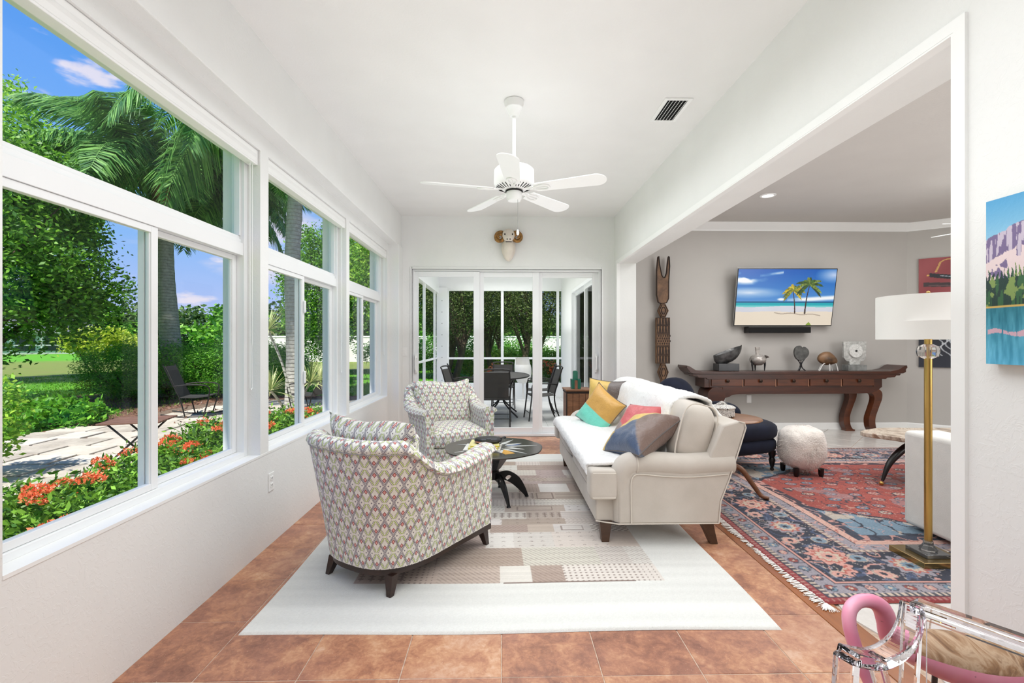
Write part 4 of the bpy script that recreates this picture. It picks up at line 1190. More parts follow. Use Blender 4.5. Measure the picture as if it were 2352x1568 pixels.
for x, y in ((.28, .42), (-.28, .42), (.26, -.30), (-.26, -.30)):
    MB().lathe([(.012, 0), (.020, .01), (.014, .03), (.024, .07), (.032, .11), (.022, .13), (.034, .16), (.034, .20)], 14, c=(x, y, 0)).build('leg', m_blackwood, t, smooth=True)
m_walnut = wood('walnut_tabletop', C(104, 68, 44), C(158, 114, 80), .3, 3, (1, 6, 1), coat=.2)
m_tleg = wood('carved_table_leg', C(84, 48, 28), C(134, 86, 54), .35, 5, (1, 1, 3))
t = thing('side_table', 'round wooden tripod side table behind the cream sofa', 'table', (1.93, 4.02, .012))
MB().lathe([(.0, .618), (.20, .618), (.245, .626), (.262, .636), (.255, .648), (.240, .652), (0, .652)], 48).build('tabletop', m_walnut, t, smooth=True, angle=60)
MB().lathe([(.0, .17), (.03, .17), (.045, .2), (.05, .26), (.028, .32), (.022, .42), (.04, .50), (.025, .56), (.05, .618), (0, .618)], 20).build('pedestal', m_tleg, t, smooth=True)
for a in (-40, 80, 200):
    ca_, sa_ = math.cos(R(a)), math.sin(R(a))
    MB().tube(spline([(ca_ * r_, sa_ * r_, z) for r_, z in ((.02, .24), (.10, .22), (.18, .12), (.25, .03), (.31, .016))], 6), [.026 - .012 * k / 24 for k in range(25)], 10).build('leg', m_tleg, t, smooth=True)
# zebra-striped box
M = Mat('zebra_stripes'); co = M.coord(); v = M.noise(co, 9, 2, .5, 2.2)
s_ = ((v * 22).frac() - .5).abs(); M.col(M.mix(s_ < .2, C(236, 232, 226), C(34, 30, 30))); M.set(Roughness=.5); m_zebra = M.m
t = thing('trinket_box', 'small zebra-striped lidded box on the round side table', 'box', (1.875, 4.02, .664), R(20))
MB().lathe([(0, 0), (.085, 0), (.098, .01), (.098, .072), (.0, .072)], 30).build('box_body', m_zebra, t, smooth=True)
MB().lathe([(0, .072), (.104, .072), (.106, .082), (.09, .094), (.05, .102), (.0, .104)], 30).build('lid', m_zebra, t, smooth=True)
MB().tube(spline([(.05, 0, .100), (.02, .02, .118), (-.02, -.01, .122), (-.055, 0, .104)], 5), .011, 8).build('handle', m_zebra, t, smooth=True)
# sheepskin stool
m_fur = simple('ivory_fur', C(222, 214, 206), .95, var=.12, scale=14, bump=.8, bscale=70, bdist=.01)
m_fur.node_tree.nodes['Principled BSDF'].inputs['Sheen Weight'].default_value = .6
t = thing('sheepskin_stool', 'fluffy ivory sheepskin stool with dark feet on the oriental rug', 'stool', (2.93, 4.60, .012))
def furfn(d):
    k = 1 + .05 * noise.noise(d * 9) + .03 * noise.noise(d * 30)
    return d * k
st = MB().ball((0, 0, .265), (.195, .19, .205), 44, 30, .72, .7, None, furfn).build('fur_cover', m_fur, t, smooth=True, angle=180)
pts = clusters((0, 0, .260), (.19, .185, .20), 16000, 5000, .006, nrs, .97)
d_ = pts - np.array([0, 0, .265]); d_ /= np.linalg.norm(d_, axis=1)[:, None]
tip = pts + (d_ + nrs.normal(size=pts.shape) * .5 + np.array([0, 0, -.6])) * .020
w_ = np.cross(d_, nrs.normal(size=pts.shape)); w_ /= np.linalg.norm(w_, axis=1)[:, None]; w_ *= .0016
quads('fur', m_fur, np.stack([pts - w_, pts + w_, tip + w_ * .2, tip - w_ * .2], 1), nrs.rand(len(pts)), t)
for x, y in ((.12, .11), (-.12, .11), (.12, -.11), (-.12, -.11)): MB().lathe([(.016, 0), (.024, .02), (.026, .08)], 12, c=(x, y, 0)).build('foot', m_blackwood, t, smooth=True)

# ------------------------------------------------------------------ altar console against the back wall
m_mahog = wood('mahogany_lacquer', C(36, 16, 9), C(80, 38, 20), .3, 2.2, (.5, 3, 3), coat=.2)
m_mahog2 = wood('mahogany_drawer', C(52, 25, 13), C(108, 56, 29), .3, 2.2, (.5, 3, 3), coat=.2)
m_brassdk = simple('dark_bronze_knob', C(56, 44, 36), .35, .8, var=.1)
t = thing('altar_console', 'long mahogany altar console with upturned ends and five drawers under the television', 'table', (0, 0, 0))
yf, yb2 = 6.60, 6.955; ztop = .885
xl, xr = 2.585, 5.715
top = [(2.80, ztop), (5.48, ztop), (5.60, ztop + .025), (5.68, ztop + .075), (5.715, ztop + .085), (5.722, ztop + .05), (5.70, ztop + .03), (5.70, ztop - .01), (5.66, ztop - .03), (5.50, ztop - .035), (2.80, ztop - .035), (2.66, ztop - .03), (2.62, ztop), (2.60, ztop + .03), (2.58, ztop + .055), (2.585, ztop + .085), (2.62, ztop + .075), (2.70, ztop + .025)]
MB().prism(top, 'y', yf, yb2).build('tabletop', m_mahog, t, smooth=True, bevel=.004, angle=30)
MB().prism([(2.66, ztop - .034), (5.64, ztop - .034), (5.62, ztop - .06), (5.57, ztop - .06), (5.55, ztop - .085), (5.44, ztop - .09), (5.42, ztop - .11), (2.88, ztop - .11), (2.86, ztop - .09), (2.75, ztop - .085), (2.73, ztop - .06), (2.68, ztop - .06)], 'y', yf + .012, yb2 - .01).build('moulding', m_mahog, t, bevel=.003)
MB().box(2.84, 5.38, yf + .03, yb2 - .012, .66, ztop - .034).build('carcass', m_mahog, t, bevel=.003, fix=False)
dx0 = 2.915; dw = .468
for k in range(5):
    a = dx0 + k * dw + .02
    dr = MB().box(a, a + dw - .028, yf + .016, yf + .05, .682, .822).build('drawer', m_mahog2, t, bevel=.004, fix=False)
    MB().lathe([(.006, 0), (.006, .012), (.020, .018), (.024, .026), (.014, .034), (0, .036)], 14, M=Matrix.Translation((a + dw / 2 - .012, yf + .016, .752)) @ Matrix.Rotation(R(90), 4, 'X')).build('knob', m_brassdk, dr, smooth=True)
m_strip = simple('drawer_divider', C(150, 104, 78), .4, var=.1)
for k in range(6):
    a = dx0 + k * dw
    MB().box(a - .006, a + .004, yf + .020, yf + .04, .672, .832).build('divider', m_strip if 0 < k < 5 else m_mahog2, t, fix=False)
ap = spline([(5.30, .60, 0), (5.10, .572, 0), (4.3, .566, 0), (3.6, .566, 0), (3.28, .56, 0), (3.20, .53, 0)], 6)
MB().prism([(3.10, .665), (5.38, .665)] + [(p.x, p.y) for p in ap] + [(3.10, .50)], 'y', yf + .03, yf + .075).build('apron', m_mahog, t, bevel=.003)
def cab_leg(x, y, mir=1):
    # cabriole profile in x-z, thickness in y
    o_ = spline([(-.09, .66, 0), (.02, .655, 0), (.115, .60, 0), (.125, .50, 0), (.075, .36, 0), (.03, .22, 0), (.035, .10, 0), (.065, .035, 0), (.10, .02, 0), (.10, .0, 0)], 5)
    i_ = spline([(-.16, .585, 0), (-.09, .58, 0), (-.01, .56, 0), (.015, .49, 0), (-.02, .36, 0), (-.065, .22, 0), (-.06, .10, 0), (-.03, .03, 0), (-.03, .01, 0), (-.03, .0, 0)], 5)
    pl = [(x + mir * p.x, p.y) for p in o_] + [(x + mir * p.x, p.y) for p in reversed(i_)]
    n_ = len(o_); mb = MB(); w = .05
    A = [(x + mir * p.x, p.y) for p in o_]; B = [(x + mir * p.x, p.y) for p in i_]
    mb.rings([[(A[i][0], y - w, A[i][1]), (A[i][0], y + w, A[i][1]), (B[i][0], y + w, B[i][1]), (B[i][0], y - w, B[i][1])] for i in range(n_)])
    return mb
cab_leg(5.26, yf + .085).build('leg', m_mahog2, t, bevel=.006); cab_leg(5.05, yb2 - .06).build('leg', m_mahog2, t, bevel=.006)
# left end: the leg starts in a fat scroll
for y_, nm in ((yf + .085, 'leg'), (yb2 - .06, 'leg')): cab_leg(3.02, y_, -1).build(nm, m_mahog2, t, bevel=.006)
MB().tube([(3.0, yf - .0, .545), (3.0, yb2 - .02, .545)], .125, 28).build('scroll', m_mahog, t, smooth=True)

def zrot(a): return Matrix.Rotation(R(a), 4, 'Z')
Zc = ztop + .001
def at_px(px, y): return (y * ((px - 1176) / 1093 + .0206) + .0)
m_glassgray = simple('smoked_cast_glass', C(84, 84, 84), .25, .3, var=.7, scale=9, bump=.4, bscale=22, bdist=.008)
m_blackglass = simple('black_glass_block', C(44, 44, 46), .2, .1, var=.4, scale=6)
m_silver = simple('silver_glaze', C(176, 170, 164), .25, .35, var=.45, scale=7, stretch=(1, 1, 3))
m_darkpatina = simple('dark_patina', C(84, 84, 82), .6, .2, var=.4, scale=20, bump=.5, bscale=40, bdist=.006)
m_brownshell = simple('brown_shell_glaze', C(122, 92, 66), .4, .1, var=.7, scale=8, bump=.2)
m_clear = simple('frosted_cast_glass', C(186, 186, 182), .25, .05, var=.25, scale=26, bump=.8, bscale=38, bdist=.012)
m_clearblock = simple('grey_glass_block', C(130, 132, 130), .15, .05, var=.35, scale=12)
# 1 boat-shaped vessel
t = thing('boat_sculpture', 'dark grey boat-shaped glass sculpture on a black cube base', 'sculpture', (3.22, 6.78, Zc))
MB().box(-.15, .15, -.09, .09, 0, .105).build('base', m_blackglass, t, bevel=.006, fix=False)
mb = MB(); rings = []
for k in range(25):
    s = -1 + 2 * k / 24; x = s * .205 + .02; zt = .285 + .075 * s; dp = .175 * (1 - abs(s) ** 2.8) ** .55 + .003; hw = .095 * (1 - abs(s) ** 2.4) ** .55 + .002
    rings.append([Vector((x, -hw * math.cos(a), zt - dp * math.sin(a))) for a in [math.pi * j / 12 for j in range(13)]])
for r_ in rings: r_ += [p + Vector((0, -p.y * .18, .014 if 0 < i < 12 else 0)) for i, p in reversed(list(enumerate(r_)))][1:-1]
mb.rings(rings, True, (True, True)); mb.build('vessel', m_glassgray, t, smooth=True, angle=60)
# 2 bulbous pot
t = thing('bird_vessel', 'silver bulbous vessel with a neck on three dark legs', 'sculpture', (3.68, 6.78, Zc))
MB().lathe([(0, .075), (.05, .08), (.10, .12), (.112, .16), (.098, .20), (.06, .228), (.03, .236)], 28).build('body', m_silver, t, smooth=True)
mb = MB(); mb.rings([[(ox * w - .006, oy * w, z) for ox, oy in ((-1, -.6), (1, -.6), (1, .6), (-1, .6))] for w, z in ((.018, .23), (.020, .26), (.030, .34))]); mb.build('neck', m_silver, t, bevel=.003)
for a in (200, 330, 90):
    c_, s_ = math.cos(R(a)), math.sin(R(a)); MB().tube([(c_ * .095, s_ * .06, .17), (c_ * .098, s_ * .07, .08), (c_ * .09, s_ * .07, 0)], [.020, .014, .006], 8).build('leg', m_blackglass, t, smooth=True)
MB().lathe([(.0, .0), (.035, .045), (.0, .046)], 12, M=Matrix.Translation((.11, 0, .17)) @ Matrix.Rotation(R(30), 4, 'Y')).build('spout', m_silver, t, smooth=True)
# 3 disc on branching stand
t = thing('disc_sculpture', 'round grey stone disc on a slim black branching stand', 'sculpture', (4.31, 6.78, Zc))
pl = []
for k in range(40):
    a = 2 * math.pi * k / 40; r_ = .108 + .006 * math.sin(3 * a + 1) - .028 * math.exp(-((a - 1.35) / .16) ** 2); pl.append((r_ * math.cos(a), .255 + r_ * math.sin(a)))
MB().prism(pl, 'y', -.018, .018).build('disc', m_darkpatina, t, bevel=.008)
mb = MB()
for s in (-1, 1):
    mb.tube(spline([(s * .055, 0, .165), (s * .03, 0, .135), (s * .008, 0, .09), (s * .02, 0, .04), (s * .055, -.02, .0)], 5), .008, 8)
mb.tube([(0, 0, .165), (0, 0, .06), (0, .04, 0)], .007, 8); mb.build('stand', m_blackglass, t, smooth=True)
# 4 shell on white legs
t = thing('shell_sculpture', 'brown shell-like form on thin white legs', 'sculpture', (4.70, 6.78, Zc))
MB().ball((0, 0, .175), (.145, .075, .085), 28, 16, 1, 1, Matrix.Rotation(R(12), 4, 'Y'), lambda d: Vector((d.x, d.y, d.z * (1.15 - .9 * max(0, d.x) / .145 * .5) - .02 * (d.x / .145) ** 2))).build('shell', m_brownshell, t, smooth=True)
m_wpaint = simple('white_enamel', C(232, 230, 226), .4, var=.03)
for dx, dy, ex in ((-.05, -.03, -.15), (-.02, .03, -.10), (.0, -.03, .0), (.05, .02, .09), (.09, -.02, .13)):
    MB().tube(spline([(dx, dy, .11), ((dx + ex) / 2, dy * 1.4, .085), (ex, dy * 1.6, .0)], 5), .0065, 6).build('leg', m_wpaint, t, smooth=True)
# 5 square glass plate
t = thing('glass_plate_sculpture', 'square cast-glass plate with a round disc on a grey glass block', 'sculpture', (5.09, 6.78, Zc))
MB().box(-.135, .135, -.07, .07, 0, .085).build('base', m_clearblock, t, bevel=.004, fix=False)
MB().prism([(-.075, .085), (.075, .085), (.082, .13), (.13, .14), (.165, .19), (.168, .42), (-.168, .42), (-.165, .19), (-.13, .14), (-.082, .13)], 'y', -.018, .018).build('plate', m_clear, t, bevel=.004)
MB().lathe([(0, .022), (.02, .024), (.095, .026), (.10, .018), (.10, 0), (0, 0)], 36, M=Matrix.Translation((0, -.016, .285)) @ Matrix.Rotation(R(90), 4, 'X')).build('disc', simple('pale_glass_disc', C(214, 214, 210), .3, var=.2, scale=60, bump=.5, bscale=60, bdist=.004), t, smooth=True)
MB().box(-.012, .012, -.050, -.030, .273, .297).build('stud', m_blackglass, t, fix=False)

# ------------------------------------------------------------------ television with a beach picture, sound bar
tv = thing('television', 'wall-mounted television tilted forward, showing a beach with two palm trees', 'television', (4.105, 6.90, 1.535))
tilt = Matrix.Rotation(R(9.5), 4, 'X')
tv.rotation_euler = (R(9.5), 0, 0)
m_bezel = simple('black_bezel', C(14, 14, 15), .3, var=.1)
TW, TH = 1.452, .835
MB().box(-TW / 2, TW / 2, -.012, .016, 0, TH).build('housing', m_bezel, tv, bevel=.003, fix=False)
MB().box(-TW / 2 - .003, TW / 2 + .003, -.006, .012, -.003, TH + .003).build('rim', simple('silver_rim', C(170, 170, 168), .3, .8, var=.05), tv, fix=False)
MB().box(-.25, .25, .014, .075, .25, .55).build('wall_mount', m_bezel, tv, fix=False)
nx, ny = 340, 192; u, v = np.meshgrid(np.linspace(0, 1, nx), np.linspace(0, 1, ny)); U = u; V = 1 - v      # V measured from the top
QX0 = QY0 = 0
img = np.zeros((ny, nx, 3)); f1 = fbm(U * .8, V * .8, 5, 90, 4); f2 = fbm(U * .5, V * 1.6, 4, 91, 4)
sky_c = np.array([14, 92, 184.]) * (1 - V[..., None]) ** 1.0 + np.array([128, 186, 236.]) * V[..., None]
img[:] = sky_c
def over(m, c):
    global img
    m = np.clip(m, 0, 1)[..., None]; img = img * (1 - m) + np.asarray(c, float) * m
over(np.clip((f1 - .42) * 6, 0, 1) * np.clip(1 - np.hypot((U - .08) / .24, (V - .16) / .13), 0, 1) * 2.2, (250, 250, 252))
over(np.clip(1 - np.hypot((U - .14) / .38, (V - .42) / .11), 0, 1) * (.4 + f2), (240, 244, 252))
over(np.clip((f1 - .3) * 4, 0, 1) * np.clip(1 - np.abs(V - .06 - (.45 - U) * .25) / .035, 0, 1) * (U > .22) * (U < .46) * .8, (245, 248, 252))
over(np.clip(1 - np.hypot((U - .46) / .05, (V - .535) / .03), 0, 1) * 2, (250, 250, 250))
over(np.clip(1 - np.abs(V - .565 + (U - .5) * .12) / .055, 0, 1) * (U > .52) * np.clip((f2 - .25) * 3, 0, 1) * 1.5, (248, 250, 252))
over(np.clip(1 - np.hypot((U - .98) / .2, (V - .1) / .16), 0, 1) * 1.0, (196, 214, 244))
sea = (V > .572) & (V < .69)
s_ = np.clip((V - .572) / .118, 0, 1)[..., None]; seac = np.where(s_ < .25, np.array([4, 92, 140.]), np.where(s_ < .62, np.array([12, 172, 184.]), np.array([110, 208, 206.])))
img = np.where(sea[..., None], seac, img)
foam = (V > .665 + .012 * np.sin(U * 9) + .02 * (f1 - .5)) & (V < .755 + .006 * np.sin(U * 13)); img = np.where(foam[..., None], np.array([226, 228, 238.]) - 24 * f1[..., None], img)
sand = V >= .755 + .006 * np.sin(U * 13); img = np.where(sand[..., None], np.array([240, 226, 206.]) - 8 * f1[..., None], img)
over(((np.abs(V - .795 - .02 * np.sin(U * 30) * .5 - (U - .6) * .08) < .008) & (U > .40) & (U < .88)) * .5, (120, 104, 92))
A_ = TW / TH
def stroke(x0, y0, x1, y1, bend, w0, w1, c, n_=60, hang=0):
    for k in range(n_ + 1):
        s = k / n_; x = x0 + (x1 - x0) * s + bend * math.sin(s * math.pi) * .5; y = y0 + (y1 - y0) * s
        w = w0 + (w1 - w0) * s; m = np.hypot((U - x) * A_, V - y) < w; img[m] = c
def crownp(x, y, L, cols, sd):
    r_ = random.Random(sd)
    for a in (-38, -12, 12, 34, 58, 82, 104, 128, 152, 176, 200, 222):
        ang = R(a + r_.uniform(-7, 7)); l = L * r_.uniform(.8, 1.1); c = cols[r_.randint(0, len(cols) - 1)]
        for k in range(46):
            s = k / 45; px_ = x + math.cos(ang) * l * s / A_; py_ = y - math.sin(ang) * l * s * .85 + (s ** 2) * L * .38
            w = .006 + .017 * math.sin(min(1, s * 1.05) * math.pi) ** .5
            m = (np.hypot((U - px_) * A_, (V - py_)) < w * r_.uniform(.55, 1.2)); img[m] = np.clip(np.array(c) * r_.uniform(.65, 1.25), 0, 255)
stroke(.735, .30, .715, .785, -.012, .008, .014, (60, 46, 40)); stroke(.575, .40, .612, .78, .010, .007, .012, (64, 44, 38))
crownp(.575, .37, .20, [(196, 170, 40), (150, 150, 40), (208, 190, 60), (104, 120, 40)], 5); crownp(.735, .27, .26, [(60, 92, 36), (96, 124, 44), (120, 140, 60), (44, 70, 34)], 6)
over(((np.abs(U - .765) * 2 + np.abs(V - 1.0) < .06)) * .9, (130, 160, 50))
M = Mat('lit_screen'); c = M.attr(); M.col((0, 0, 0, 1)); M.set(Roughness=.25); M.link(c, M.b.inputs['Emission Color']); M.b.inputs['Emission Strength'].default_value = .92; m_screen = M.m
grid_paint(nx, ny, lambda a, b: np.stack([-TW / 2 + .012 + a * (TW - .024), np.full_like(a, -.0135), .014 + b * (TH - .026)], -1), Cn(np.clip(img, 0, 255)), 'screen', m_screen, tv)
t = thing('sound_bar', 'black sound bar mounted under the television', 'speaker', (4.045, 6.90, 1.432))
MB().box(-.46, .46, -.05, .088, 0, .088).build('housing', m_bezel, t, bevel=.006, fix=False)
MB().box(-.452, .452, -.056, -.048, .006, .082).build('grille', simple('black_grille_cloth', C(12, 12, 12), .9, bump=.3, bscale=400), t, fix=False)

# ------------------------------------------------------------------ carved totem
m_totem = wood('carved_totem_wood', C(64, 44, 32), C(140, 104, 72), .6, 4, (1, 1, 1.2), bump=.4)
m_totemdk = simple('charred_carving', C(44, 32, 27), .7, var=.3, bump=.3)
t = thing('carved_totem', 'tall carved wooden totem with a forked top leaning on the greige wall', 'sculpture', (2.345, 6.90, 0))
pro = [(-.005, 1.86), (.045, 1.87), (.075, 1.93), (.078, 2.2), (.092, 2.40), (.085, 2.54), (.074, 2.545), (.062, 2.46), (.045, 2.30), (.022, 2.235), (-.002, 2.235), (-.025, 2.27), (-.055, 2.42), (-.068, 2.545), (-.080, 2.54), (-.098, 2.35), (-.098, 1.98), (-.075, 1.88), (-.045, 1.86)]
pro = [(x, z + (0 if z > 2.3 else 0)) for x, z in pro]
MB().prism(pro, 'y', -.025, .025).build('fork_panel', m_totem, t, bevel=.006)
edge = [(x * 1.0, -.026, z) for x, z in pro]
MB().tube(edge, .008, 6, loop=True).build('carved_border', m_totemdk, t, smooth=True)
for zc, h_ in ((1.755, .105), (.86, .13)):
    MB().prism([(-.028, zc - h_), (.028, zc - h_), (.078, zc), (.028, zc + h_), (-.028, zc + h_), (-.078, zc)], 'y', -.03, .03).build('hexagon', m_totem, t, bevel=.006)
    for s in (.8, .45): MB().tube([(x * s, -.032, zc + z * s) for x, z in ((-.028, -h_), (.028, -h_), (.078, 0), (.028, h_), (-.028, h_), (-.078, 0))], .006, 6, loop=True).build('carved_border', m_totemdk, t)
MB().box(-.105, .095, -.035, .03, .985, 1.655).build('post_panel', m_totem, t, bevel=.005, fix=False)
mb = MB()
for z0, z1, kind_ in ((1.545, 1.655, 0), (1.43, 1.54, 0), (1.245, 1.42, 1), (1.115, 1.235, 0), (.99, 1.105, 0)):
    mb.box(-.10, .09, -.042, -.034, z1 - .008, z1); mb.box(-.10, .09, -.042, -.034, z0, z0 + .006)
    if kind_ == 0:
        for k in range(9):
            x = -.09 + k * .0215; s = 1 if k % 2 else -1
            mb.prism([(x, z0 + .006), (x + .009, z0 + .006), (x + .009 + s * .010, z1 - .008), (x + s * .010, z1 - .008)], 'y', -.040, -.034)
    else:
        for i in range(6):
            for j in range(4): mb.ball((-.085 + i * .033 + (j % 2) * .014, -.036, z0 + .03 + j * .038), (.008, .005, .016), 8, 6)
mb.build('carving', m_totemdk, t)
MB().box(-.10, .10, -.09, .03, 0, .05).build('base', m_totem, t, bevel=.005, fix=False); MB().box(-.035, .035, -.02, .02, .05, .75).build('shaft', m_totem, t, fix=False)

# ------------------------------------------------------------------ floor lamp
m_brass = simple('brushed_brass', C(196, 160, 92), .28, .9, var=.08, scale=30, stretch=(1, 1, .2))
m_bbase = simple('antique_brass', C(150, 128, 84), .22, .85, var=.08)
M = Mat('crystal'); M.b.inputs['Transmission Weight'].default_value = .9; M.set(Roughness=.02, IOR=1.5); M.col((.97, .97, .97, 1)); m_crystal = M.m
m_shade = simple('white_lampshade', C(240, 239, 236), .8, var=.01, bump=.1, bscale=200, bdist=.001)
m_shade.node_tree.nodes['Principled BSDF'].inputs['Emission Color'].default_value = C(255, 250, 240)
m_shade.node_tree.nodes['Principled BSDF'].inputs['Emission Strength'].default_value = .10
t = thing('floor_lamp', 'brass floor lamp with a white drum shade and crystal accents', 'lamp', (2.53, 2.775, 0))
MB().box(-.135, .135, -.125, .125, .012, .045).build('base_plate', m_bbase, t, bevel=.002, fix=False)
MB().box(-.075, .075, -.075, .075, .045, .066).build('crystal_plinth', m_crystal, t, bevel=.003, fix=False)
MB().lathe([(.040, .066), (.045, .075), (.026, .10), (.022, .125)], 8).build('crystal_collar', m_crystal, t)
MB().tube([(0, 0, .12), (0, 0, 1.205)], .0195, 20).build('pole', m_brass, t, smooth=True)
MB().tube([(0, 0, 1.28), (0, 0, 1.36)], .019, 20).build('socket', m_brass, t, smooth=True)
MB().lathe([(.02, 1.20), (.052, 1.215), (.058, 1.245), (.052, 1.272), (.02, 1.288)], 12).build('crystal_ball', m_crystal, t)
MB().tube([(0, 0, 1.19), (0, 0, 1.29)], .008, 10).build('inner_rod', m_brass, t)
mb = MB(); mb.rings([[(r_ * math.cos(a), r_ * math.sin(a), z) for a in [2 * math.pi * k / 64 for k in range(64)]] for r_, z in ((.250, 1.315), (.250, 1.572), (.246, 1.572), (.246, 1.315))], True, (False, False), True); mb.build('drum_shade', m_shade, t, smooth=True, angle=30)
mb = MB()
for k in range(3): mb.cyl((0, 0, 1.55), (.246 * math.cos(k * 2.1), .246 * math.sin(k * 2.1), 1.55), .003, n=6)
mb.cyl((0, 0, 1.36), (0, 0, 1.585), .004, n=6); mb.build('spider', m_brass, t)
MB().ball((0, 0, 1.592), .011, 12, 8).build('finial', m_brass, t, smooth=True)
MB().tube(spline([(.03, .03, .05), (.14, .04, .03), (.25, .10, .006), (.5, .0, .006)], 6), .003, 6).build('cord', m_shade, t)

# ------------------------------------------------------------------ white sofa end, its cushion, slab table
m_boucle = simple('ivory_boucle', C(226, 223, 217), .95, var=.04, scale=12, bump=.4, bscale=180, bdist=.003)
t = thing('ivory_sofa', 'ivory fabric sofa end beside the floor lamp', 'sofa', (0, 0, .012))
MB().box(2.80, 3.06, 2.34, 3.27, .03, .675).build('arm', m_boucle, t, bevel=.03, seg=4, smooth=True, fix=False)
MB().box(3.06, 4.95, 2.34, 2.62, .03, .80).build('backrest', m_boucle, t, bevel=.03, seg=4, smooth=True, fix=False)
MB().box(3.06, 4.95, 2.62, 3.27, .03, .30).build('seat_base', m_boucle, t, bevel=.02, seg=3, smooth=True, fix=False)
for k in range(2): MB().box(3.065 + k * .945, 4.005 + k * .945, 2.625, 3.29, .30, .46).build('seat_cushion', m_boucle, t, bevel=.04, seg=4, smooth=True, fix=False)
MB().box(4.95, 5.21, 2.34, 3.27, .03, .675).build('arm', m_boucle, t, bevel=.03, seg=4, smooth=True, fix=False)
p = pillow('white fluffy cushion leaning on the ivory sofa arm', (3.16, 3.02, .665), (R(80), R(30), R(80)), .40, lambda u, v, s: (224, 220, 214), .07)
p['group'] = 'cushion on the ivory sofa'
for c in kids(p): c.data.materials[0] = m_boucle
M = Mat('petrified_wood'); co = M.coord(); f = M.noise(co, 3.5, 6, .65, 3.0)
M.col(M.ramp(f, [(.3, C(92, 78, 70)), (.42, C(168, 150, 132)), (.52, C(212, 200, 184)), (.62, C(150, 118, 94)), (.72, C(104, 98, 96))])); M.set(Roughness=.3); m_petri = M.m
t = thing('slab_table', 'petrified-wood slab coffee table on curved black legs with brass ball feet', 'table', (4.05, 4.31, .012))
pl = []
rr = random.Random(4)
for k in range(44):
    a = 2 * math.pi * k / 44; r_ = 1 + .06 * math.sin(3 * a + .4) + .04 * math.sin(7 * a) + rr.uniform(-.012, .012)
    pl.append((-.66 * abs(math.cos(a)) ** 1.1 * (1 if math.cos(a) < 0 else -1) * r_, .31 * math.copysign(abs(math.sin(a)) ** .8, math.sin(a)) * r_))
MB().prism(pl, 'z', .405, .445).build('slab_top', m_petri, t, bevel=.006)
for sx, sy in ((-1, -.8), (1, -1), (.7, 1)):
    MB().tube(spline([(sx * .26, sy * .08, .405), (sx * .42, sy * .11, .33), (sx * .56, sy * .12, .20), (sx * .635, sy * .13, .04)], 6), [.020, .022, .024, .026, .028, .030, .031, .032, .032, .031, .030, .028, .026, .024, .021, .018, .016, .014, .012], 12).build('leg', m_blackwood, t, smooth=True)
    MB().ball((sx * .645, sy * .131, .020), .019, 14, 10).build('brass_foot', m_brass, t, smooth=True)

# ------------------------------------------------------------------ pictures on the diagonal wall
dd = (Vector(L2) - Vector(L1)).normalized(); nn = Vector((dd.y, -dd.x))
def on_diag(s, off=.0): q = Vector(L1) + dd * s + (nn if nn.y < 0 else -nn) * off; return q
M = Mat('oil_paint'); c = M.attr(); M.col(c); M.set(Roughness=.45); M.bump(M.noise(M.coord(), 60, 4), .3, .003); m_oil = M.m
m_canvas = simple('canvas_edge', C(200, 196, 190), .8)
def canvas(name, label, s0, z0, w, h, paint, depth=.035, cat='painting'):
    q = on_diag(s0 + w / 2, depth); ang = math.atan2(dd.y, dd.x)
    t = thing(name, label, cat, (q.x, q.y, z0), ang)
    MB().box(-w / 2, w / 2, .001, depth - .001, 0, h).build('stretcher', m_canvas, t, fix=False)
    nx, ny = 100, 90; u, v = np.meshgrid(np.linspace(0, 1, nx), np.linspace(0, 1, ny))
    grid_paint(nx, ny, lambda a, b: np.stack([-w / 2 + a * w, np.zeros_like(a), b * h], -1), Cn(paint(u, 1 - v)), 'painted_canvas', m_oil, t)
def red_p(u, v):
    im = np.ones(u.shape + (3,)) * np.array([150, 66, 70.]) + 8 * np.sin(u * 9 + v * 5)[..., None]
    hook = np.abs(np.hypot((u - .36) / 1.0, (v - .17)) - .12) < .012; hook &= (v < .17); im[hook] = (206, 160, 92)
    im[(np.abs(u - .24 + (v - .17) * .25) < .012) & (v > .17) & (v < .34)] = (206, 160, 92)
    b = (np.abs(v - .42 - (u - .2) * .28) < .045 + .02 * u) & (u > .13); im[b] = (26, 28, 36)
    im[(np.abs(v - .41 - (u - .2) * .28) < .008) & (u > .25) & (u < .4)] = (160, 170, 180)
    im[(np.hypot((u - .11) * 1.6, v - .405) < .02)] = (220, 180, 90)
    im[(np.abs(v - .64 - (u - .3) * .10) < .05) & (u > .06)] = (58, 42, 44)
    im[(np.abs(v - .66 - (u - .3) * .10) < .012) & (u > .12)] = (96, 72, 74)
    return im
canvas('red_painting', 'red painting with a gold hook and black shapes on the diagonal wall', .13, 1.90, .95, .62, red_p)
def dark_p(u, v):
    im = np.ones(u.shape + (3,)) * np.array([30, 34, 46.]) + 10 * v[..., None]
    for k in range(9):
        x = .22 + k * .05; im[(np.abs(u - x - .06 * np.sin(v * 9 + k)) < .008) & (v < .55 + .05 * (k % 3))] = (196, 200, 206)
    return im
canvas('dark_painting', 'dark blue painting with white strokes hanging below the red painting', .13, .93, .95, .42, dark_p)
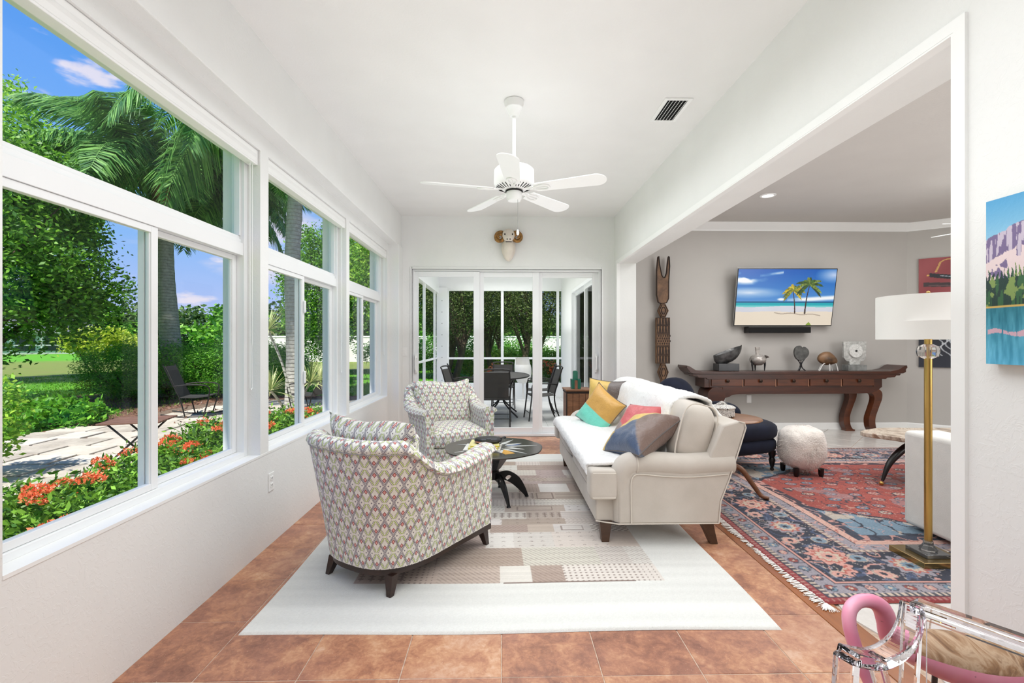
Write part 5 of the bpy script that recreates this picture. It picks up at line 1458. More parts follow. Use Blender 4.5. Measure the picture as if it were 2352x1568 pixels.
# ------------------------------------------------------------------ recessed lights, vents, switches
m_glow = bpy.data.materials.new('lamp_glow'); m_glow.use_nodes = True
b_ = m_glow.node_tree.nodes['Principled BSDF']; b_.inputs['Emission Color'].default_value = (1, .95, .88, 1); b_.inputs['Emission Strength'].default_value = 3
rl = None
for i, (x, y) in enumerate(((3.19, 5.65),)):
    lab = 'small round recessed light glowing in the living-room ceiling'
    if rl is None:
        rl = thing('recessed_light', lab, 'ceiling light', (x, y, LZ))
        MB().lathe([(.062, -.001), (.066, -.010), (.088, -.008), (.092, -.001)], 32).build('trim_ring', m_trim, rl, smooth=True)
        MB().lathe([(0, -.003), (.062, -.003), (.062, -.002)], 24).build('diffuser', m_glow, rl)
    else: dup(rl, loc=(x, y, LZ))
    lamp('recessed_spot', 'SPOT', (x, y, LZ - .03), (0, 0, 0), 22, (1, .95, .88), spot_size=R(120), spot_blend=.8, shadow_soft_size=.06)
t = thing('air_vent', 'white ceiling air vent with dark louvres', 'vent', (1.25, 3.51, CZ))
m_void = simple('vent_void', C(20, 20, 20), .9)
MB().box(-.075, .075, -.155, .155, -.003, -.001).build('backing', m_void, t, fix=False)
mb = MB(); mb.box(-.10, -.072, -.178, .178, -.008, 0); mb.box(.072, .10, -.178, .178, -.008, 0); mb.box(-.072, .072, -.178, -.152, -.008, 0); mb.box(-.072, .072, .152, .178, -.008, 0); mb.build('frame', m_trim, t, bevel=.002, fix=False)
for k in range(6):
    x = -.06 + k * .024
    MB().box(-.0012, .0012, -.152, .152, -.011, .011, Matrix.Translation((x, 0, -.012)) @ Matrix.Rotation(R(38), 4, 'Y')).build('louvre', m_trim, t, fix=False)
m_plate = simple('outlet_plastic', C(238, 238, 236), .4, var=.02)
def outlet(name, label, M_, kind_='outlet', cat='outlet'):
    t = thing(name, label, cat, (0, 0, 0))
    t.matrix_world = M_
    MB().box(-.036, .036, -.006, 0, -.058, .058).build('cover_plate', m_plate, t, bevel=.002, fix=False)
    if kind_ == 'outlet':
        for z in (-.022, .022):
            MB().box(-.017, .017, -.009, -.004, z - .014, z + .014).build('socket', m_plate, t, bevel=.003, fix=False)
            mb = MB(); mb.box(-.008, -.005, -.0095, -.006, z - .004, z + .005); mb.box(.005, .008, -.0095, -.006, z - .004, z + .005); mb.build('slots', m_void, t, fix=False)
    elif kind_ == 'switch':
        for x in (0,): MB().box(-.016, .016, -.011, -.004, -.032, .032).build('rocker', m_plate, t, bevel=.002, fix=False)
    else:
        MB().box(-.028, .028, -.009, -.004, -.044, .044).build('blank_insert', m_plate, t, bevel=.002, fix=False)
outlet('wall_outlet', 'white outlet low on the left wall under the windows', Matrix.Translation((FX0, 3.10, .40)) @ zrot(90))
outlet('light_switch', 'white light switch on the wall left of the sliding door', Matrix.Translation((-1.335, FY1, 1.165)), 'switch', 'switch')
outlet('wall_outlet', 'white outlet on the greige wall behind the console, left one', Matrix.Translation((3.27, 6.99, .46)))
outlet('wall_plate', 'blank white wall plate on the greige wall under the console', Matrix.Translation((3.66, 6.99, .455)), 'blank', 'wall plate')

# ------------------------------------------------------------------ ceiling fans
m_fan = simple('white_fan_enamel', C(236, 236, 234), .35, var=.01)
def fan(label, loc, a0, rod):
    t = thing('ceiling_fan', label, 'ceiling fan', loc, 0, None)
    MB().lathe([(.030, -.112), (.036, -.105), (.052, -.07), (.068, -.03), (.070, -.004), (.066, 0)], 28).build('canopy', m_fan, t, smooth=True)
    zb = -rod
    MB().tube([(0, 0, -.10), (0, 0, zb + .16)], .0125, 14).build('downrod', m_fan, t, smooth=True)
    MB().lathe([(0, zb + .165), (.03, zb + .165), (.04, zb + .150), (.125, zb + .142), (.143, zb + .125), (.145, zb + .030), (.135, zb + .012), (.09, zb - .008), (.05, zb - .018), (0, zb - .018)], 40).build('motor_housing', m_fan, t, smooth=True)
    mb = MB()
    for k in range(30):
        a = 2 * math.pi * k / 30; mb.tube([(.085 * math.cos(a), .085 * math.sin(a), zb - .0095), (.128 * math.cos(a), .128 * math.sin(a), zb + .0085)], .0035, 5)
    mb.build('vent_slots', m_void, t)
    MB().lathe([(0, zb - .092), (.044, zb - .09), (.054, zb - .078), (.056, zb - .030), (.052, zb - .018), (0, zb - .018)], 28).build('switch_housing', m_fan, t, smooth=True)
    MB().lathe([(.060, zb - .028), (.064, zb - .024), (.060, zb - .018)], 28).build('trim_ring', m_void, t, smooth=True)
    # blades
    R0, R1 = .165, .66
    n = 22; outl = []
    for k in range(n + 1): s = k / n; outl.append((R0 + (R1 - .07 - R0) * s, .052 + .018 * s))
    for k in range(1, 12): a = R(90 - 90 * k / 11); outl.append((R1 - .07 + .07 * math.cos(a), .070 * math.sin(a)))
    full = outl + [(x, -y) for x, y in reversed(outl[:-1])]
    full += [(R0 - .012, -.03), (R0 - .012, .03)]
    mb = MB(); mb.prism(full, 'z', -.003, .003); bl = mb.build('blade', m_fan, t, bevel=.001)
    mb = MB(); mb.tube(spline([(.09, 0, .006), (.13, .0, -.004), (.17, .022, -.006), (.235, .030, -.006), (.262, 0, -.006), (.235, -.030, -.006), (.17, -.022, -.006), (.13, 0, -.004)], 5), .007, 6)
    mb.box(.06, .15, -.016, .016, -.004, .004); mb.tube([(.15, 0, -.004), (.25, 0, -.006)], .006, 6); ir = mb.build('blade_iron', m_fan, t, smooth=True)
    for k in range(5):
        rot = (Matrix.Rotation(R(a0 + 72 * k), 4, 'Z') @ Matrix.Rotation(R(-12), 4, 'X')).to_euler()
        if k == 0: bl.rotation_euler = rot; bl.location = (0, 0, zb - .012); ir.rotation_euler = rot; ir.location = (0, 0, zb - .012)
        else: inst(bl, 'blade', (0, 0, zb - .012), rot, parent=t); inst(ir, 'blade_iron', (0, 0, zb - .012), rot, parent=t)
    cx_, cy_ = .025, -.035
    MB().tube([(cx_, cy_, zb - .05), (cx_, cy_, zb - .30)], .0014, 5).build('pull_chain', m_track, t)
    MB().lathe([(0, zb - .345), (.008, zb - .34), (.011, zb - .325), (.006, zb - .305), (0, zb - .30)], 12, c=(cx_, cy_, 0)).build('pull_fob', m_fan, t, smooth=True)
    return t
fan('white five-blade ceiling fan hanging from the sunroom ceiling', (.085, 3.40, CZ), -95, .625)
fan('white ceiling fan in the living room, only a blade tip in view', (5.34, 4.95, LZ), 181, .50)

# ------------------------------------------------------------------ ram head on the back wall
m_ramw = simple('cream_papier_mache', C(226, 216, 204), .7, var=.05, scale=14, bump=.15)
m_horn = simple('gilt_brown_horn', C(150, 108, 52), .45, .2, var=.45, scale=40, bump=.4, bscale=60)
m_ink = simple('black_paint', C(20, 18, 18), .5)
t = thing('ram_head', 'white ram head with curled gold-brown horns mounted above the sliding door', 'sculpture', (.085, FY1, 2.66))
def neckf(d):
    k = 1 - .30 * max(0, -d.z / .20) ** 2; return Vector((d.x * k * (1 - .15 * (d.y < 0) * abs(d.x) / .1), d.y * k, d.z))
MB().ball((0, -.075, -.095), (.094, .085, .175), 28, 20, 1, 1, None, neckf).build('neck', m_ramw, t, smooth=True)
def headf(d):
    s = (d.y + .15) / .30; w = .78 + .22 * sstep(0, 1, s); return Vector((d.x * w, d.y, d.z * w - .03 * (1 - s)))
MB().ball((0, -.17, .075), (.092, .15, .088), 28, 20, .95, 1, Matrix.Rotation(R(22), 4, 'X'), headf).build('head', m_ramw, t, smooth=True)
for s in (-1, 1):
    pts = []
    for k in range(46):
        a = k / 45; th_ = R(125 - 590 * a); r_ = .060 * (1 - a) ** .75 + .008
        pts.append((s * (.108 + .008 * a + r_ * math.cos(th_)), -.075 - .10 * a, .055 + r_ * math.sin(th_) - .01 * a))
    MB().tube(pts, [.026 * (1 - k / 45) ** .7 + .006 for k in range(46)], 12).build('horn', m_horn, t, smooth=True)
    MB().tube(spline([(s * .09, -.06, .12), (s * .135, -.06, .10), (s * .165, -.05, .05), (s * .178, -.05, .015)], 5), [.020, .022, .024, .025, .025, .024, .022, .020, .018, .016, .014, .012, .010, .008, .007, .006], 8).build('ear', m_horn, t, smooth=True)
    MB().ball((s * .050, -.292, .052), (.010, .008, .012), 10, 8).build('eye', m_ink, t, smooth=True)
mb = MB()
for s in (-1, 1): mb.ball((s * .019, -.319, -.018), (.011, .006, .007), 10, 6)
mb.build('nostrils', m_ink, t, smooth=True)
MB().tube([(-.038, -.303, -.050), (-.017, -.316, -.052), (.017, -.316, -.052), (.038, -.303, -.050)], .005, 8).build('mouth', m_ink, t, smooth=True)

# ------------------------------------------------------------------ mountain lake painting by the opening
t = thing('mountain_painting', 'unframed painting of a mountain lake on the right-hand wall', 'painting', (XR, 1.115, 1.232))
W_, H_ = .68, .504
MB().box(-.034, 0, -W_ / 2, W_ / 2, 0, H_).build('stretcher', m_canvas, t, fix=False)
nx, ny = 460, 260; u, v = np.meshgrid(np.linspace(0, 1, nx), np.linspace(0, 1, ny)); V = 1 - v; U = 1 - u        # U runs from the far edge
QX0 = QY0 = 0
f1 = fbm(U * 9, V * 5, 4, 7, 4); f2 = fbm(U * 14, V * 1.6, 6, 8, 3)
img = np.array([84, 160, 206.]) * (1 - V[..., None] * 2.2) + np.array([190, 222, 234.]) * V[..., None] * 2.2
ridge = .17 + .13 * np.abs(U - .45) * 1.3 - .10 * (f1 - .5) + .02 * np.sin(U * 40) - .12 * np.clip(U, 0, .5)
ridge = .235 - .55 * np.clip(U, 0, .12) - .18 * np.clip(U - .12, 0, .4) + .04 * (f1 - .5)
mt = V > ridge + .0; mc = np.where((f2 > .52)[..., None], np.array([196, 184, 200.]), np.array([120, 104, 142.])); mc = np.where((V > ridge + .14)[..., None] & (f1 > .4)[..., None], np.array([226, 206, 206.]), mc)
img = np.where(mt[..., None], mc, img)
tr = V > .49 - .07 * np.abs(np.sin(U * 190 + 4 * f1)) ** 2 * (.4 + f2) - .06 * U; tc_ = np.where((f2 > .5)[..., None], np.array([54, 96, 62.]), np.array([34, 58, 52.])); tc_ = np.where((f1 > .62)[..., None], np.array([128, 150, 84.]), tc_)
img = np.where(tr[..., None], tc_, img)
img = np.where(((V > .645) & (V < .658))[..., None], np.array([206, 172, 96.]), img)
wa = V >= .658; wc = np.array([44, 118, 134.]) * (1 - (V[..., None] - .63) * 1.3) + np.array([96, 160, 196.]) * (V[..., None] - .63) * 1.9; wc = wc + (f2[..., None] - .5) * 70
img = np.where(wa[..., None], wc, img)
rk = (V > .795 - .012 * np.sin(U * 40)) & (V < .822 - .012 * np.sin(U * 33)) & (f2 > .33) & (U > .008); img = np.where(rk[..., None], np.array([206, 168, 182.]), img)
grid_paint(nx, ny, lambda a, b: np.stack([np.full_like(a, -.0345), (a - .5) * -W_ * -1, b * H_], -1), Cn(np.clip(img, 0, 255)), 'painted_canvas', m_oil, t)

# ------------------------------------------------------------------ trunk table and green sculpture beyond the sofa
m_crate = wood('rustic_crate_wood', C(84, 52, 34), C(150, 104, 72), .5, 3, (1, 1, 6), bump=.2)
m_strap = simple('iron_strap', C(40, 30, 26), .6, .4, var=.2)
t = thing('trunk_table', 'tall rustic wooden trunk with dark metal edging beside the sliding door', 'chest', (.895, 5.68, 0))
w, dp, h = .145, .16, .745
for z0, z1 in ((.01, h * .5 - .004), (h * .5 + .004, h - .02)):
    for k in range(4):
        a = -w + k * w / 2; MB().box(a + .0015, a + w / 2 - .0015, -dp, dp, z0, z1).build('plank', m_crate, t, bevel=.002, fix=False)
MB().box(-w - .012, w + .012, -dp - .012, dp + .012, h - .02, h).build('lid', m_crate, t, bevel=.003, fix=False)
mb = MB()
for z in (.0, h * .5 - .014, h - .045):
    mb.box(-w - .004, w + .004, -dp - .004, -dp + .002, z, z + .028); mb.box(-w - .004, -w + .002, -dp, dp, z, z + .028); mb.box(w - .002, w + .004, -dp, dp, z, z + .028)
for x in (-w, w): mb.box(x - .006, x + .006, -dp - .005, -dp + .004, 0, h - .02)
mb.build('strapping', m_strap, t, fix=False)
M = Mat('green_glass'); M.b.inputs['Transmission Weight'].default_value = .55; M.set(Roughness=.12, IOR=1.45); M.col(C(52, 132, 112)); m_gglass = M.m
t = thing('green_sculpture', 'translucent green glass block sculpture standing on the wooden trunk', 'sculpture', (.875, 5.66, h))
MB().box(-.056, -.018, -.05, .05, 0, .115).build('block', m_gglass, t, bevel=.004, fix=False)
MB().box(.018, .056, -.05, .05, 0, .115).build('block', m_gglass, t, bevel=.004, fix=False)
MB().box(-.017, .017, -.048, .0, 0, .10).build('core', simple('copper_core', C(150, 108, 92), .3, .6, var=.3), t, fix=False)
MB().prism([(-.028, .0), (.028, .0)] + [(.028 * math.cos(a), .195 + .018 * math.sin(a)) for a in [math.pi * k / 10 for k in range(11)]], 'y', .002, .048).build('arch', m_gglass, t, bevel=.003)

# ------------------------------------------------------------------ pink flamingo and the clear chair in front of it
M = Mat('pink_weathered_paint'); co = M.coord(); f = M.noise(co, 9, 3); sp_ = M.noise(co, 34, 3, .6).smooth(.68, .72)
c = M.ramp(f, [(.3, C(236, 132, 166)), (.7, C(248, 178, 200))]); M.col(M.mix(sp_ * .8, c, C(150, 96, 110))); M.set(Roughness=.4); M.b.inputs['Coat Weight'].default_value = .2; m_pink = M.m
M = Mat('bare_driftwood'); co = M.coord('Object', (1, 1, 1)); mp = M.coord('Object', (9, 2, 9)); f = M.noise(mp, 2.6, 6, .6, 1.2)
M.col(M.ramp(f, [(.3, C(110, 78, 52)), (.45, C(160, 124, 88)), (.58, C(196, 168, 136)), (.7, C(140, 104, 72))])); M.set(Roughness=.6); M.bump(f, .3, .004); m_drift = M.m
fl = thing('flamingo_statue', 'pink wooden flamingo statue with a bare wood back behind the clear chair', 'sculpture', (1.20, 1.17, 0))
# neck: an arch dropping to the beak and joining the body
def fp(px, py, d): r_ = (px - 1176) / 1093 * d; return (r_ + YAW * d - 1.20, d - r_ * YAW - 1.17, 1.3 - (py - 785) / 1093 * d)
neck = [(1.0125 - 1.20 + x, 1.23 - 1.17, z) for x, z in ((.0, .40), )]
P_ = [(2008, 1585, 1.13), (1988, 1545, 1.14), (1968, 1495, 1.15), (1952, 1440, 1.16), (1952, 1402, 1.17), (1972, 1381, 1.18), (2003, 1381, 1.19), (2026, 1398, 1.2), (2037, 1430, 1.21), (2040, 1452, 1.22), (2052, 1470, 1.23), (2085, 1482, 1.235)]
pts = spline([fp(*p) for p in P_], 6); n_ = len(pts)
MB().tube(pts, [.0152 + .0072 * sstep(.45, .7, k / (n_ - 1)) + .008 * sstep(.8, 1, k / (n_ - 1)) for k in range(n_)], 18).build('neck', m_pink, fl, smooth=True)
MB().tube([fp(2006, 1580, 1.13), fp(2016, 1612, 1.12), fp(2014, 1640, 1.11)], [.0155, .024, .014], 14).build('head', m_pink, fl, smooth=True)
MB().tube([fp(2014, 1640, 1.11), fp(2012, 1668, 1.105), fp(2022, 1690, 1.10)], [.014, .012, .004], 10).build('beak', m_ink, fl, smooth=True)
# body: long teardrop hull whose upper part is bare wood
A0, A1 = Vector(fp(2065, 1470, 1.235)), Vector(fp(2395, 1520, 1.20)); ax = (A1 - A0); Lb = ax.length; ax.normalize()
side = ax.cross(Vector((0, 0, 1))).normalized(); upv = side.cross(ax).normalized()
def hull(a_lo, a_hi, mat, name, k=1.0):
    mb = MB(); rings = []
    for i in range(31):
        s = i / 30; w = .088 * math.sin(math.pi * min(1, .10 + s * .86)) ** .75 + .004; hgt = w * 1.0; cz = .012 * math.sin(s * math.pi)
        c = A0 + ax * (Lb * s) - upv * (.012 + cz)
        rings.append([c + side * math.cos(a) * w * .80 * k + upv * math.sin(a) * hgt * (.62 if math.sin(a) < 0 else .66) * k for a in [a_lo + (a_hi - a_lo) * j / 15 for j in range(16)]])
    mb.rings(rings, False); return mb.build(name, mat, fl, smooth=True, fix=False, angle=180)
hull(R(-8), R(188), m_drift, 'bare_wood_back', .985); hull(R(178), R(372), m_pink, 'painted_belly')
lg0 = Vector(fp(2195, 1525, 1.19)); 
MB().tube([lg0, Vector(fp(2212, 1552, 1.185)), Vector(fp(2228, 1572, 1.18)), Vector(fp(2232, 1580, 1.18))], [.012, .020, .014, .006], 12).build('leg_stub', m_pink, fl, smooth=True)
q = Vector(fp(2230, 1574, 1.18)); 
MB().tube([q, Vector((q.x + .01, q.y, .30)), Vector((q.x - .02, q.y, .02))], .006, 8).build('leg', m_ink, fl, smooth=True)
q2 = q + Vector((-.06, .03, .02)); MB().tube([q2 + Vector((0, 0, .03)), Vector((q2.x - .01, q2.y, .30)), Vector((q2.x, q2.y, .02))], .006, 8).build('leg', m_ink, fl, smooth=True)
MB().box(-.02 - .12, .12, -.09, .10, 0, .02).build('base', m_ink, fl, bevel=.004, fix=False)

M = Mat('clear_acrylic'); M.b.inputs['Transmission Weight'].default_value = 1.0; M.set(Roughness=.015, IOR=1.28); M.col((.965, .955, .99, 1)); m_acryl = M.m
ac = thing('acrylic_chair', 'clear acrylic armchair in the bottom right corner', 'chair', (0.98, .80, 0))
def ap_(px, py, d): r_ = (px - 1176) / 1093 * d; return Vector((r_ + YAW * d - .98, d - r_ * YAW - .80, 1.3 - (py - 785) / 1093 * d))
c0 = ap_(2098, 1388, 1.09); c1 = ap_(2352, 1478, .93); dr = (c1 - c0).normalized(); c2 = c0 + dr * .42
hd = Vector((dr.y, -dr.x, 0)).normalized()
hd = hd if hd.x < 0 else -hd                                   # direction the chair faces
def slab(path, w, th, name, up_=None):
    path = [Vector(p) for p in path]; rings = []
    for i, p in enumerate(path):
        tg = (path[min(i + 1, len(path) - 1)] - path[max(i - 1, 0)]).normalized(); u_ = (up_ or Vector((0, 0, 1))); a = tg.cross(u_)
        a = a.normalized() if a.length > 1e-5 else Vector((1, 0, 0)); b = a.cross(tg).normalized()
        rings.append([p + a * sx * w / 2 + b * sy * th / 2 for sx, sy in ((-1, -1), (1, -1), (1, 1), (-1, 1))])
    mb = MB(); mb.rings(rings); return mb.build(name, m_acryl, ac, bevel=.004, seg=2)
slab([c0, c2], .024, .042, 'top_rail', hd)
arm_tip = ap_(1945, 1503, .99)
arm = spline([c0 + Vector((0, 0, .0)), ap_(2088, 1440, 1.075), ap_(2062, 1484, 1.05), ap_(2010, 1512, 1.02), arm_tip], 7)
slab(arm, .046, .026, 'armrest', Vector((0, 0, 1)))
foot = Vector((arm_tip.x + hd.x * .03, arm_tip.y + hd.y * .03, 0.0))
slab([arm_tip, arm_tip * .5 + foot * .5 + hd * .02, foot], .040, .030, 'front_leg', hd)
slab([ap_(2010, 1515, 1.02), ap_(2035, 1600, 1.02), foot * .25 + Vector((c0.x, c0.y, 0)) * .75 + Vector((0, 0, .42))], .03, .02, 'arm_support', hd)
off = dr * .44
slab([arm_tip + off, foot + off], .040, .030, 'front_leg', hd)
slab([p + off for p in arm], .034, .022, 'armrest', Vector((0, 0, 1)))
b0 = c0 - hd * -.0
for q in (c0, c2): slab([q, Vector((q.x, q.y, .44)) + hd * .03, Vector((q.x, q.y, 0)) - hd * .06], .034, .022, 'rear_leg', hd)
seatc = [Vector((c0.x, c0.y, .44)), Vector((c2.x, c2.y, .44)), Vector((foot.x, foot.y, .44)) + off, Vector((foot.x, foot.y, .44))]
mb = MB(); mb.rings([[p + Vector((0, 0, z)) for p in seatc] for z in (-.014, .0)]); mb.build('seat', m_acryl, ac, bevel=.004)
mb = MB(); e_ = hd * .004; k0, k1 = c0 + dr * .025 - Vector((0, 0, .025)), c2 - dr * .025 - Vector((0, 0, .025))
lo0, lo1 = Vector((k0.x, k0.y, .46)) , Vector((k1.x, k1.y, .46))
mb.rings([[k0 - e_, k1 - e_, lo1 - e_, lo0 - e_], [k0 + e_, k1 + e_, lo1 + e_, lo0 + e_]]); mb.build('back_panel', m_acryl, ac)

# ------------------------------------------------------------------ porch dining set
m_iron = simple('wrought_iron', C(38, 36, 36), .45, .5, var=.15)
M = Mat('iron_mesh_panel'); 
m_meshp = simple('dark_sling_mesh', C(58, 56, 54), .8, .2, var=.25, scale=200)
FLZ = -.02
t = thing('patio_dining_table', 'dark oval metal dining table on scrolled legs on the porch', 'table', (-.02, 8.55, FLZ))
N = 48; pl = [(.50 * math.cos(2 * math.pi * k / N), .92 * math.sin(2 * math.pi * k / N)) for k in range(N)]
MB().prism(pl, 'z', .715, .728).build('tabletop', m_meshp, t)
MB().tube([(x, y, .722) for x, y in pl], .012, 8, loop=True).build('rim', m_iron, t, smooth=True)
for a in (45, 135, 225, 315):
    c_, s_ = math.cos(R(a)), math.sin(R(a))
    MB().tube(spline([(c_ * .34, s_ * .5, .71), (c_ * .22, s_ * .36, .56), (c_ * .07, s_ * .2, .42), (c_ * .06, s_ * .2, .28), (c_ * .2, s_ * .34, .15), (c_ * .36, s_ * .46, .045), (c_ * .40, s_ * .5, .02)], 6), .014, 8).build('leg', m_iron, t, smooth=True)
mb = MB(); mb.tube([(.055 * math.cos(a), .16 * math.sin(a), .35) for a in [2 * math.pi * k / 20 for k in range(20)]], .01, 6, loop=True); mb.box(-.04, .04, -.15, .15, .30, .40); mb.build('hub', m_iron, t)
def patio_chair(label, loc, rz):
    t = thing('patio_chair', label, 'chair', loc, rz, 'iron chairs round the porch table')
    # side frame: back post, arm, front leg
    for s in (-1, 1):
        MB().tube(spline([(s * .21, -.30, .0), (s * .21, -.22, .20), (s * .21, -.19, .42), (s * .215, -.25, .64), (s * .20, -.32, .86)], 5), .012, 8).build('back_post', m_iron, t, smooth=True)
        MB().tube(spline([(s * .22, -.24, .60), (s * .25, -.05, .625), (s * .25, .16, .615), (s * .235, .20, .56), (s * .22, .20, .42), (s * .23, .25, .0)], 5), .011, 8).build('front_leg', m_iron, t, smooth=True)
    MB().tube(spline([(-.20, -.32, .86), (-.19, -.335, .89), (0, -.345, .90), (.19, -.335, .89), (.20, -.32, .86)], 5), .012, 8).build('top_rail', m_iron, t, smooth=True)
    mb = MB(); mb.rings([[(-.195, y - .003, z), (.195, y - .003, z), (.195, y + .003, z), (-.195, y + .003, z)] for y, z in ((-.192, .44), (-.255, .64), (-.32, .85))]); mb.build('backrest', m_meshp, t)
    mb = MB(); mb.rings([[(-.21, y, z), (.21, y, z), (.21, y, z + .008), (-.21, y, z + .008)] for y, z in ((-.20, .42), (0, .405), (.20, .42))]); mb.build('seat', m_meshp, t)
    mb = MB()
    for y in (-.26, .23): mb.tube([(-.21, y, .13), (.21, y, .13)], .007, 6)
    for y in (-.2, .2): mb.tube([(-.21, y, .42), (.21, y, .42)], .010, 6)
    mb.build('crossbars', m_iron, t)
    return t
ch = patio_chair('dark metal chair at the near end of the porch table', (-.09, 7.62, FLZ), 0)
dup(ch, (.02, 9.62, FLZ), R(180), 'dark metal chair at the far end of the porch table')
dup(ch, (-.68, 8.25, FLZ), R(-100), 'dark metal chair on the left side of the porch table, nearer one')
dup(ch, (-.70, 9.10, FLZ), R(-82), 'dark metal chair on the left side of the porch table, farther one')
dup(ch, (.66, 8.15, FLZ), R(98), 'dark metal chair on the right side of the porch table, nearer one')
dup(ch, (.68, 9.0, FLZ), R(86), 'dark metal chair on the right side of the porch table, farther one')
t = thing('egg_chair', 'white rounded plastic tub chair at the far end of the porch', 'chair', (.47, 10.75, FLZ), R(200))
t.scale = (.72, .72, .86)
def eggf(d): return Vector((d.x, d.y, d.z * (1.0 if d.y < 0 else .75)))
mb = MB(); rings = []
for i in range(13):
    a = R(-80 + i * 10); rings.append([Vector((.27 * math.cos(b) * math.cos(a) ** .5, .27 * math.sin(b) * math.cos(a) ** .5, .75 + .30 * math.sin(a) + (.18 if math.sin(b) < 0 else 0) * (i / 12))) for b in [2 * math.pi * k / 24 for k in range(24)]])
mb.rings(rings, True, (True, False)); mb.build('bucket_seat', m_wpaint, t, smooth=True)
MB().lathe([(.20, 0), (.20, .02), (.03, .03), (.025, .46)], 20).build('pedestal', m_wpaint, t, smooth=True)
# ------------------------------------------------------------------ garden
GZ = -.12
M = Mat('lawn_grass'); co = M.world(); f = M.noise(co, 2.2, 5, .7); g = M.noise(co, 70, 4, .7); far = M.noise(co, .06, 4, .6)
x, y, z = M.sep(M.world())
c = M.ramp(f * .4 + g * .6, [(.3, C(66, 132, 10)), (.55, C(96, 166, 18)), (.72, C(126, 190, 36))])
dist = (x * x * .8 + y * y).sqrt()
rough_ = (dist + (M.noise(co, .3, 3) - .5) * 8)
band = rough_.smooth(22, 24) * (1.0 - rough_.smooth(42, 50)) * (x < -6.0)
c2 = M.ramp(M.noise(M.world((1, 1, 1)), .5, 5, .7) * .5 + g * .5, [(.3, C(100, 118, 44)), (.5, C(128, 134, 60)), (.7, C(132, 104, 72))])
M.col(M.mix(band * .85, c, c2)); M.set(Roughness=.9); M.bump(g, .8, .03); m_lawn = M.m
mb = MB(); mb.box(-260, 200, -90, 260, GZ - .3, GZ); mb.build('ground', m_lawn, kind='structure', fix=False)
# grass blades on the nearer lawn
n = 60000; a = nrs.uniform(0, 1, n)
gx = -2.5 - 16 * nrs.uniform(0, 1, n) ** .8; gy = 3 + 21 * nrs.uniform(0, 1, n)
P = np.stack([gx, gy, np.full(n, GZ)], 1); P = P[~((P[:, 0] > -7.2) & (P[:, 1] < 12.6))]; P = P[P[:, 1] > 3]
n = len(P); h = nrs.uniform(.03, .07, n)[:, None]; d_ = nrs.normal(size=(n, 3)) * .35; d_[:, 2] = 1; w_ = nrs.normal(size=(n, 3)); w_[:, 2] = 0; w_ *= .006
m_blade = leafmat('grass_blade', C(70, 124, 18), C(132, 182, 46), .3)
tag(quads('lawn_blades', m_blade, np.stack([P - w_, P + w_, P + d_ * h + w_ * .2, P + d_ * h - w_ * .2], 1), nrs.rand(n)), 'short bright green grass of the back lawn', 'grass', kind='stuff')

# mulch beds
M = Mat('bark_mulch'); co = M.world(); f = M.vor(co, 26, out='Color'); fx, fy, fz = M.sep(f.v)
M.col(M.ramp(fx, [(.0, C(60, 40, 32)), (.5, C(98, 66, 52)), (1, C(142, 104, 84))])); M.set(Roughness=.95); M.bump(fy, 1, .03); m_mulch = M.m
def blobpoly(pts, z0, z1, name, mat, kind='structure', bump=0):
    P = spline([(a, b, 0) for a, b in pts], 6, True); mb = MB(); mb.prism([(p.x, p.y) for p in P], 'z', z0, z1); return mb.build(name, mat, kind=kind)
blobpoly([(-2.0, 1.0), (-1.73, 6.0), (-1.73, 11.8), (-5, 12.6), (-10.5, 13.2), (-11.2, 11.2), (-8.2, 10.4), (-7.4, 8.6), (-7.2, 6.6), (-7.6, 4.6), (-5, 3), (-3, 1.0)], GZ - .02, GZ + .012, 'mulch_bed', m_mulch)
n = 2600; P = np.stack([nrs.uniform(-10.5, -3, n), nrs.uniform(8, 13, n), np.full(n, GZ + .02)], 1)
m_chip = leafmat('bark_chip', C(70, 46, 36), C(150, 110, 86), 0)
tag(quads('bark_chips', m_chip, leaf_quads(P, .07, .35, rs=nrs), nrs.rand(n)), 'loose brown bark chips in the planting bed', 'mulch', kind='stuff')

# stone patio: irregular flagstones, each a piece
M = Mat('flagstone'); co = M.world(); oi = M.node('ShaderNodeObjectInfo'); f = M.noise(co, 3, 5, .6) * .55 + M.noise(co, 30, 4, .65) * .25 + Sock(M.nt, oi.outputs['Random']) * .2
M.col(M.ramp(f, [(.3, C(150, 140, 128)), (.5, C(188, 178, 164)), (.7, C(206, 198, 186))])); M.set(Roughness=.85); M.bump(M.noise(co, 24, 5, .7), .5, .01); m_flag = M.m
m_joint = simple('joint_sand', C(110, 92, 78), .95, var=.2, scale=30)
def in_patio(x, y):
    lim = -6.85 + .5 * math.sin(y * .7) - (.5 if y < 6 else 0)
    return lim < x < -2.75 and 4.0 < y < 11.4
pat = blobpoly([(-2.7, 3.9), (-2.7, 11.5), (-6.2, 11.5), (-6.9, 10), (-6.7, 8), (-6.9, 6.5), (-7.5, 5), (-7, 3.9)], GZ, GZ + .018, 'patio', m_joint)
pr = random.Random(12); cnt = 0
